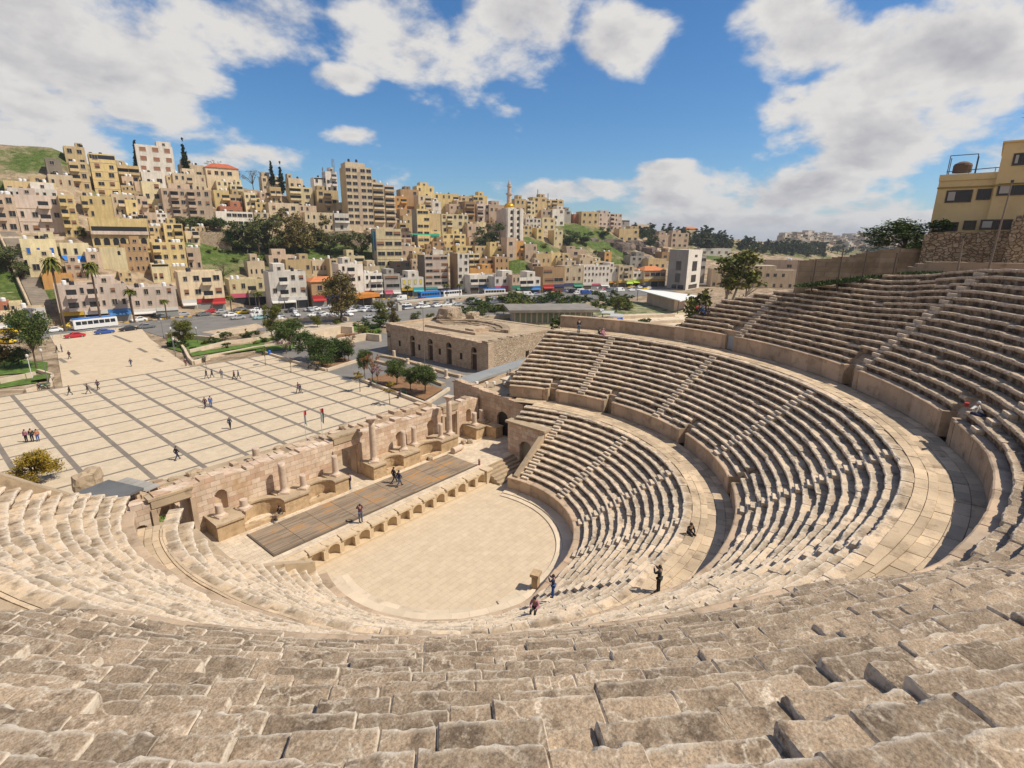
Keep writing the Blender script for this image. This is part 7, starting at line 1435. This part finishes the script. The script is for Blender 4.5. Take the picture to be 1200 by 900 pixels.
cav('stand', 678, 390.5, 2.7, 'k', 'j', 'person in a dark jacket standing against the far parapet'); cav('sit', 702, 391, 2.9, 'k', 'k', 'dark haired one of a couple sitting on the top row of the middle tier', dz=-.45); cav('sit', 706, 392, 2.9, 'P', 'P', 'pink dressed one of a couple sitting on the top row of the middle tier', 'P', dz=-.45)
for px, t, l, lab in ((815, 'r', 'k', 'person in a red jacket in the group at the far end of the upper tier'), (820, 'k', 'n', 'dark clothed person beside the red jacket in the far group'), (826, 'j', 'b', 'person in denim blue in the middle of the far group'), (832, 'k', 'k', 'rightmost person in black in the far group')):
    x, y, z = P3(Rb3(-11)+.45+.56*3.2, -10.2-(px-815)*.12, t3(3)[2](-11)); person('sit', (x, y, z-.45), 2.7, t, l, lab)
# ------------------------------------------------------------------ vehicles
def loft(mb, secs, mi=0):
    """closed hull from cross sections (y, half width, z0, z1) seen from the side"""
    n = 8; rings = []
    for y, w, z0, z1, tw in secs:
        o = len(mb.v); mb.v += [(-w, y, z0), (-w*1.02, y, lerp(z0, z1, .5)), (-w*tw, y, z1*.985), (-w*tw*.7, y, z1), (w*tw*.7, y, z1), (w*tw, y, z1*.985), (w*1.02, y, lerp(z0, z1, .5)), (w, y, z0)]; rings.append(o)
    for a, b in zip(rings, rings[1:]):
        for i in range(n): mb.f.append((a+i, a+(i+1) % n, b+(i+1) % n, b+i)); mb.m.append(mi)
    mb.f += [tuple(range(rings[0]+n-1, rings[0]-1, -1)), tuple(range(rings[-1], rings[-1]+n))]; mb.m += [mi, mi]
    return mb
VP = {}
TYRE = plain('tyre_rubber', (.02, .02, .02), .8); RIM = plain('rim_grey', (.4, .4, .42), .3, .6); GLS = plain('vehicle_glass', (.03, .035, .04), .1)
def vparts(kind):
    if kind in VP: return VP[kind]
    P = []; paint = plain('vehicle_paint', (.6, .6, .6), .25)
    if kind == 'car':
        b = MB(); loft(b, [(-2.15, .72, .35, .62, .9), (-2.0, .82, .25, .80, .92), (-1.1, .86, .22, .92, .92), (1.0, .86, .22, .95, .92), (1.95, .82, .25, .88, .92), (2.15, .74, .35, .70, .9)]); loft(b, [(-.95, .76, .9, .93, .95), (-.3, .70, .9, 1.38, .86), (.75, .70, .9, 1.42, .86), (1.6, .72, .9, .97, .95)]); b.sm = False; P.append(('body', b.mesh('body', paint)))
        g = MB(); [g.add([(s*.765, -.62, .98), (s*.765, 1.2, .98), (s*.685, .72, 1.33), (s*.685, -.25, 1.31)], [(0, 1, 2, 3)]) for s in (-1, 1)]; g.add([(-.66, -.87, 1.0), (.66, -.87, 1.0), (.58, -.34, 1.34), (-.58, -.34, 1.34)], [(0, 1, 2, 3)]); g.add([(-.64, 1.54, 1.02), (.64, 1.54, 1.02), (.58, .83, 1.37), (-.58, .83, 1.37)], [(0, 1, 2, 3)]); P.append(('window', g.mesh('window', GLS)))
        wl = [(.78, -1.35, .31), (.78, 1.3, .31)]; L = .31
    elif kind == 'van':
        b = MB(); loft(b, [(-2.5, .85, .35, 1.0, .92), (-2.3, .92, .3, 1.15, .92), (-1.7, .94, .3, 1.3, .92), (-1.1, .94, .3, 2.15, .9), (2.4, .94, .3, 2.2, .9), (2.5, .9, .35, 2.1, .9)]); P.append(('body', b.mesh('body', paint)))
        g = MB(); [g.add([(s*.965, -1.3, 1.25), (s*.965, -.2, 1.25), (s*.9, -.2, 1.85), (s*.9, -1.05, 1.85)], [(0, 1, 2, 3)]) for s in (-1, 1)]; g.add([(-.75, -1.66, 1.36), (.75, -1.66, 1.36), (.7, -1.2, 2.0), (-.7, -1.2, 2.0)], [(0, 1, 2, 3)]); P.append(('window', g.mesh('window', GLS)))
        wl = [(.84, -1.6, .35), (.84, 1.6, .35)]; L = .35
    else:
        b = MB(); loft(b, [(-5.2, 1.15, .4, 2.6, .95), (-5.0, 1.22, .35, 2.95, .95), (5.0, 1.22, .35, 2.95, .95), (5.2, 1.15, .4, 2.8, .95)]); P.append(('body', b.mesh('body', paint)))
        g = MB(); [g.box(s*1.25-.02, s*1.25+.02, -4.6+1.35*k, -3.45+1.35*k, 1.45, 2.4) for s in (-1, 1) for k in range(7)]; g.box(-1, 1, -5.26, -5.2, 1.3, 2.5); P.append(('window', g.mesh('window', GLS)))
        r = MB(); r.box(-1.18, 1.18, -4.9, 4.9, 2.96, 3.14); P.append(('roof', r.mesh('roof', paint)))
        wl = [(1.1, -3.2, .5), (1.1, 3.0, .5)]; L = .5
    w = MB(); w.tube((-.1, 0, 0), (.1, 0, 0), L, L, 14); wm = w.mesh('wheel', TYRE); w = MB(); w.tube((-.108, 0, 0), (.108, 0, 0), L*.6, L*.6, 10); rm = w.mesh('rim', RIM)
    VP[kind] = (P, wl, wm, rm); return VP[kind]
VC = {'w': (.72, .72, .72), 's': (.35, .36, .38), 'k': (.025, .025, .03), 'y': (.72, .48, .02), 'r': (.42, .02, .03), 'b': (.03, .08, .30), 'g': (.14, .15, .16), 'B': (.02, .20, .62), 't': (.25, .42, .45), 'm': (.2, .04, .05)}
def vehicle(kind, p, rz, c, lab, roof=None, group=None, wheels=True, name=None):
    P, wl, wm, rm = vparts(kind); nm = name or {'car': 'car', 'van': 'van', 'bus': 'bus'}[kind]; o = empty(nm, p, rz, lab, nm, group)
    for part, me in P:
        k = link(part, me, o)
        if part in ('body', 'roof'): k.material_slots[0].link = 'OBJECT'; cc = roof if part == 'roof' and roof else c; k.material_slots[0].material = plain('paint_'+{'w': 'white', 's': 'silver', 'k': 'black', 'y': 'yellow', 'r': 'red', 'b': 'navy', 'g': 'grey', 'B': 'blue', 't': 'teal', 'm': 'maroon'}[cc], VC[cc], .25)
    if wheels:
        for x, y, z in wl:
            for s in (-1, 1): q = link('wheel', wm, o, (s*x, y, z)); link('rim', rm, q)
    return o
def road_dir(px, py): a = at_z(px, py, G0); b = street(a.x+4, .3)-street(a.x-4, .3); return math.atan2(b.y, b.x)
VZ = G0-.02
CN = {'w': 'white', 's': 'silver', 'k': 'black', 'y': 'yellow', 'r': 'red', 'b': 'dark blue', 'g': 'dark grey', 'm': 'maroon', 't': 'teal'}
for kind, px, py, c, lab, fl in (
    ('car', 63, 389, 'w', 'white hatchback on the street left of the first palm', 0), ('car', 85, 383.5, 'y', 'yellow taxi left of the blue striped bus', 1), ('car', 108, 383, 'w', 'white car just in front of the blue striped bus', 0), ('car', 88, 395.5, 'r', 'red car behind the railing of the upper plaza', 0), ('car', 123, 391, 'b', 'blue car behind the railing of the upper plaza', 1), ('car', 151, 387.5, 'k', 'black car behind the right end of the railing', 0), ('car', 172, 384.5, 'g', 'dark grey car at the top right corner of the upper plaza', 1),
    ('car', 150, 375, 's', 'silver car parked left of the short fan palm', 0), ('car', 163, 376.5, 'w', 'white car with green trim right of the short fan palm', 0), ('van', 186, 371.5, 'w', 'white pick up van parked before the yellow shop', 0), ('car', 191, 372.5, 'g', 'grey car beside the white pick up van', 1), ('car', 214, 370, 's', 'silver blue car left of the red shop', 0), ('car', 239, 370, 'g', 'dark silver car in front of the red shop', 1), ('car', 248, 366.5, 'r', 'dark red car parked before the red shop', 0), ('car', 260, 367, 's', 'silver car parked right before the red shop', 1), ('car', 270, 371, 'w', 'white car driving right of the red shop', 0), ('car', 279, 374, 's', 'silver estate car driving right of the red shop', 0),
    ('car', 281, 364, 'g', 'dark grey car parked under the pink awning', 0), ('car', 285, 367.5, 'y', 'yellow taxi under the pink awning', 0), ('car', 300, 365, 'w', 'white car right of the yellow taxi', 0), ('car', 305, 374, 't', 'teal car on the near lane', 0), ('van', 303, 371, 'w', 'white van on the near lane left of the golden tree', 0), ('car', 341, 366, 'k', 'dark car on the street below the balconied white house', 0), ('car', 332, 361.5, 'w', 'white car parked before the grey shutter', 0), ('van', 352, 359.5, 'w', 'white van parked before the balconied white house', 0), ('car', 380, 362, 's', 'silver car parked left of the big pine', 0), ('car', 388, 360.5, 'w', 'white car parked close to the big pine', 1), ('car', 414, 362, 's', 'silver car right of the big pine', 0),
    ('van', 470, 352, 'w', 'white van left end of the raised walkway', 0), ('car', 476, 359, 'w', 'white car below the raised walkway', 0), ('car', 496, 352, 'r', 'red car before the six storey block', 0), ('car', 512, 358, 'w', 'white car under the walkway in the middle', 1), ('car', 554, 348.5, 's', 'silver car right of the blue and white bus', 0), ('car', 601, 344, 'w', 'white car at the right end of the raised walkway', 0), ('car', 647, 345, 'y', 'yellow taxi before the navy awning', 0)):
    vehicle(kind, tuple(at_z(px, py, VZ)), road_dir(px, py)-pi/2+(pi if fl else 0), c, lab)
for px, py, c, rf, lab in ((112, 383.5, 'w', 'B', 'white bus with a blue roof in front of the pinkish block'), (503, 348.5, 'B', 'B', 'blue coach before the six storey block'), (529, 346.5, 'w', 'b', 'white coach with a blue stripe before the slim block'), (579, 345, 'w', 'B', 'white coach with a light blue roof before the balcony house')): vehicle('bus', tuple(at_z(px, py+1, VZ)), road_dir(px, py)-pi/2, c, lab, rf)
gi = {}
for i in range(70):
    px = rnd.uniform(603, 760); t = rnd.choice((.12, .3, .5, .7)); py = 352-(px-600)*.07-t*12+rnd.uniform(-.6, .6); c = rnd.choice('wwwwssgkryb'); k = 'van' if rnd.random() < .25 else 'car'
    vehicle(k, tuple(at_z(px, py, VZ)), road_dir(px, py)-pi/2+rnd.choice((0, pi)), c, '%s %s in the crowded market street before the white block' % (CN[c], k), None, '%s %ss in the market street' % (CN[c], k), False)
for i in range(34):
    px = rnd.uniform(405, 600); py = rnd.choice((366.5, 362.5))-(px-405)*.065+rnd.uniform(-.6, .6); c = rnd.choice('wwwssg'); vehicle('car', tuple(at_z(px, py, VZ)), road_dir(px, py)-pi/2, c, '%s car parked in the row behind the small ruined theatre' % CN[c], None, '%s cars in the row behind the small ruined theatre' % CN[c], False)
for i in range(22):
    px = rnd.uniform(318, 470); py = rnd.choice((372, 376, 366))+rnd.uniform(-.7, .7)-(px-318)*.03; c = rnd.choice('wwssgkw'); vehicle('car', tuple(at_z(px, py, VZ)), road_dir(px, py)-pi/2+rnd.choice((0, pi/2)), c, '%s car parked in the open lot behind the gardens' % CN[c], None, '%s cars in the open lot behind the gardens' % CN[c])
for px, py, c in ((3, 387, 'y'), (14, 387, 'y'), (8, 399, 'y')): vehicle('car', tuple(at_z(px, py+3, VZ)), .5, c, 'yellow taxi behind the trees at the far left edge', None, 'taxis at the far left edge')
for i in range(13):
    px = 600+i*13+rnd.uniform(-3, 3); py = 343.5-(px-600)*.06+rnd.uniform(-.5, .5); p = at_z(px, py, G0); c = 'gbrytkl'[i % 7]; o = tag(link('market_umbrella', None, None, p), '%s market awning over the stalls on the right of the street' % {'g': 'green', 'b': 'blue', 'r': 'red', 'y': 'yellow', 't': 'teal', 'k': 'pink', 'l': 'lime'}[c], 'market awning', '%s market awnings' % {'g': 'green', 'b': 'blue', 'r': 'red', 'y': 'yellow', 't': 'teal', 'k': 'pink', 'l': 'lime'}[c])
    mb = MB(); mb.add([(-2.2, -2.2, 2.6), (2.2, -2.2, 2.6), (2.2, 2.2, 2.6), (-2.2, 2.2, 2.6), (0, 0, 3.7)], [(0, 1, 4), (1, 2, 4), (2, 3, 4), (3, 0, 4), (3, 2, 1, 0)]); mb.build('canopy', plain('awn_'+c, AWN[c], .8), o); mb = MB(); mb.tube((0, 0, 0), (0, 0, 3.6), .06, .06, 6); mb.build('pole', M_WB, o)
# ------------------------------------------------------------------ sky and sun
SUN_AZ, SUN_EL = -57, 52
W = bpy.data.worlds.new('World'); SC.world = W; W.use_nodes = True; N, L = W.node_tree.nodes, W.node_tree.links; N.clear()
out = N.new('ShaderNodeOutputWorld'); bg = N.new('ShaderNodeBackground'); L.new(bg.outputs[0], out.inputs[0]); bg.inputs['Strength'].default_value = .086
sky = N.new('ShaderNodeTexSky'); sky.sky_type = 'NISHITA'; sky.sun_disc = False; sky.sun_elevation = rad(SUN_EL); sky.sun_rotation = rad(90-SUN_AZ); sky.air_density = 1.0; sky.dust_density = .3; sky.ozone_density = 3
tc = N.new('ShaderNodeTexCoord'); vec = tc.outputs['Generated']
def math_(op, a, b=None, c=None, cl=False):
    m = N.new('ShaderNodeMath'); m.operation = op; m.use_clamp = cl
    for i, v in enumerate((a, b, c)):
        if v is None: continue
        if hasattr(v, 'links'): L.new(v, m.inputs[i])
        else: m.inputs[i].default_value = v
    return m.outputs[0]
sep = N.new('ShaderNodeSeparateXYZ'); L.new(vec, sep.inputs[0])
# project the view direction on a flat cloud deck so that clouds flatten and crowd together towards the horizon
zc = math_('ADD', math_('MAXIMUM', sep.outputs[2], 0), .38)
cx = math_('DIVIDE', sep.outputs[0], zc); cy = math_('DIVIDE', sep.outputs[1], zc); cb = N.new('ShaderNodeCombineXYZ'); L.new(cx, cb.inputs[0]); L.new(cy, cb.inputs[1])
def noi(s, d, r, off=(0, 0, 0), dist=0):
    mp = N.new('ShaderNodeMapping'); mp.inputs['Location'].default_value = off; L.new(cb.outputs[0], mp.inputs[0])
    n = N.new('ShaderNodeTexNoise'); n.inputs['Scale'].default_value = s; n.inputs['Detail'].default_value = d; n.inputs['Roughness'].default_value = r; n.inputs['Distortion'].default_value = dist; L.new(mp.outputs[0], n.inputs['Vector']); return n.outputs['Fac']
fine = noi(3.4, 12, .58, (3, 1, 0), .1); fine2 = noi(3.4, 12, .58, (3.05, .93, 0), .1); big = noi(.8, 4, .5, (1.3, 4.2, 0))
def bank(px, py, w, h, amt):
    """a cloud bank centred on a bearing: soft elliptical weight in bearing and height"""
    d = ray(px, py).normalized(); az = math.atan2(d.y, d.x)
    a = math_('ARCTAN2', sep.outputs[1], sep.outputs[0]); da = math_('DIVIDE', math_('SUBTRACT', a, az), w); de = math_('DIVIDE', math_('SUBTRACT', sep.outputs[2], d.z), h)
    q = math_('ADD', math_('MULTIPLY', da, da), math_('MULTIPLY', de, de)); return math_('MULTIPLY', math_('SUBTRACT', 1.0, q, cl=True), amt)
acc = None
for b in ((60, 50, .30, .2, .5), (190, 90, .14, .15, .45), (250, 20, .2, .08, .42), (120, 150, .2, .06, .4), (300, 187, .2, .03, .34), (405, 92, .07, .028, .36), (470, 45, .15, .07, .42), (600, 50, .16, .11, .48), (720, 50, .13, .07, .42), (570, 105, .04, .02, .25), (415, 158, .075, .026, .42), (940, 35, .12, .09, .42), (1150, 60, .2, .15, .46), (1060, 150, .3, .13, .5), (930, 150, .12, .07, .42), (900, 225, .36, .065, .5), (860, 262, .55, .03, .55), (1000, 272, .55, .045, .5), (665, 225, .2, .033, .42), (560, 240, .14, .02, .38), (785, 195, .08, .018, .3)):
    v = bank(*b); acc = v if acc is None else math_('MAXIMUM', acc, v)
behind = math_('MULTIPLY', math_('ADD', math_('MULTIPLY', math_('ADD', math_('MULTIPLY', sep.outputs[0], -FW.x), math_('MULTIPLY', sep.outputs[1], -FW.y)), 1.6), .25, cl=True), .5); acc = math_('MAXIMUM', acc, behind)  # unseen overcast added behind the viewpoint to neutralise the blue fill light
dens = math_('ADD', math_('ADD', math_('MULTIPLY_ADD', fine, 1.35, -.175), math_('MULTIPLY', big, .25)), math_('MULTIPLY', acc, .9))
mr = N.new('ShaderNodeMapRange'); mr.interpolation_type = 'SMOOTHSTEP'; mr.inputs[1].default_value = .765; mr.inputs[2].default_value = .99; L.new(dens, mr.inputs[0])
# brightness of the cloud body: bright lit rims, greyer thick middles
sh = N.new('ShaderNodeMapRange'); sh.interpolation_type = 'SMOOTHSTEP'; sh.inputs[1].default_value = .94; sh.inputs[2].default_value = 1.2; L.new(math_('ADD', dens, math_('MULTIPLY', math_('SUBTRACT', noi(2.6, 8, .6, (7, 2, 0)), .5), .55)), sh.inputs[0])
cc = N.new('ShaderNodeMix'); cc.data_type = 'RGBA'; L.new(math_('MAXIMUM', math_('ADD', math_('MULTIPLY', sh.outputs[0], .8), math_('MULTIPLY', math_('SUBTRACT', fine2, fine), 3.0), cl=True), math_('MULTIPLY', behind, 2.2, cl=True)), cc.inputs[0]); cc.inputs[6].default_value = (8.5, 8.25, 7.95, 1); cc.inputs[7].default_value = (4.7, 4.65, 5.1, 1)
hs = N.new('ShaderNodeHueSaturation'); hs.inputs['Saturation'].default_value = 1.12; hs.inputs['Value'].default_value = 1.12; tn = N.new('ShaderNodeMix'); tn.data_type = 'RGBA'; tn.blend_type = 'MULTIPLY'; tn.inputs[0].default_value = 1; L.new(sky.outputs[0], tn.inputs[6]); tn.inputs[7].default_value = (.74, .94, 1.12, 1); L.new(tn.outputs[2], hs.inputs['Color'])
mx = N.new('ShaderNodeMix'); mx.data_type = 'RGBA'; L.new(mr.outputs[0], mx.inputs[0]); L.new(hs.outputs[0], mx.inputs[6]); L.new(cc.outputs[2], mx.inputs[7]); L.new(mx.outputs[2], bg.inputs['Color'])
sl = bpy.data.lights.new('sun', 'SUN'); sl.energy = 5.0; sl.angle = rad(.53); sl.color = (1.0, .91, .755); so = bpy.data.objects.new('sun', sl); COL.objects.link(so)
so.rotation_euler = Vector((cos(rad(SUN_AZ))*cos(rad(SUN_EL)), sin(rad(SUN_AZ))*cos(rad(SUN_EL)), sin(rad(SUN_EL)))).to_track_quat('Z', 'Y').to_euler()
vs = SC.view_settings; vs.view_transform = 'Standard'; vs.look = 'None'; vs.gamma = 1; vs.use_curve_mapping = False; vs.exposure = .07
SC.cycles.max_bounces = 5; SC.cycles.diffuse_bounces = 3; SC.cycles.glossy_bounces = 2; SC.cycles.use_denoising = True

# thin air over the valley
mb = MB(); mb.box(-9600, 9600, -9600, 9600, -40, 150); hz = tag(mb.build('haze', None or bpy.data.materials.new('haze_air')), kind='stuff'); hm = hz.data.materials[0]; hm.use_nodes = True; N, L = hm.node_tree.nodes, hm.node_tree.links; N.clear(); ho = N.new('ShaderNodeOutputMaterial'); pv = N.new('ShaderNodeVolumePrincipled'); pv.inputs['Color'].default_value = (.80, .86, .95, 1); pv.inputs['Density'].default_value = .00015; pv.inputs['Anisotropy'].default_value = .3; L.new(pv.outputs[0], ho.inputs['Volume'])
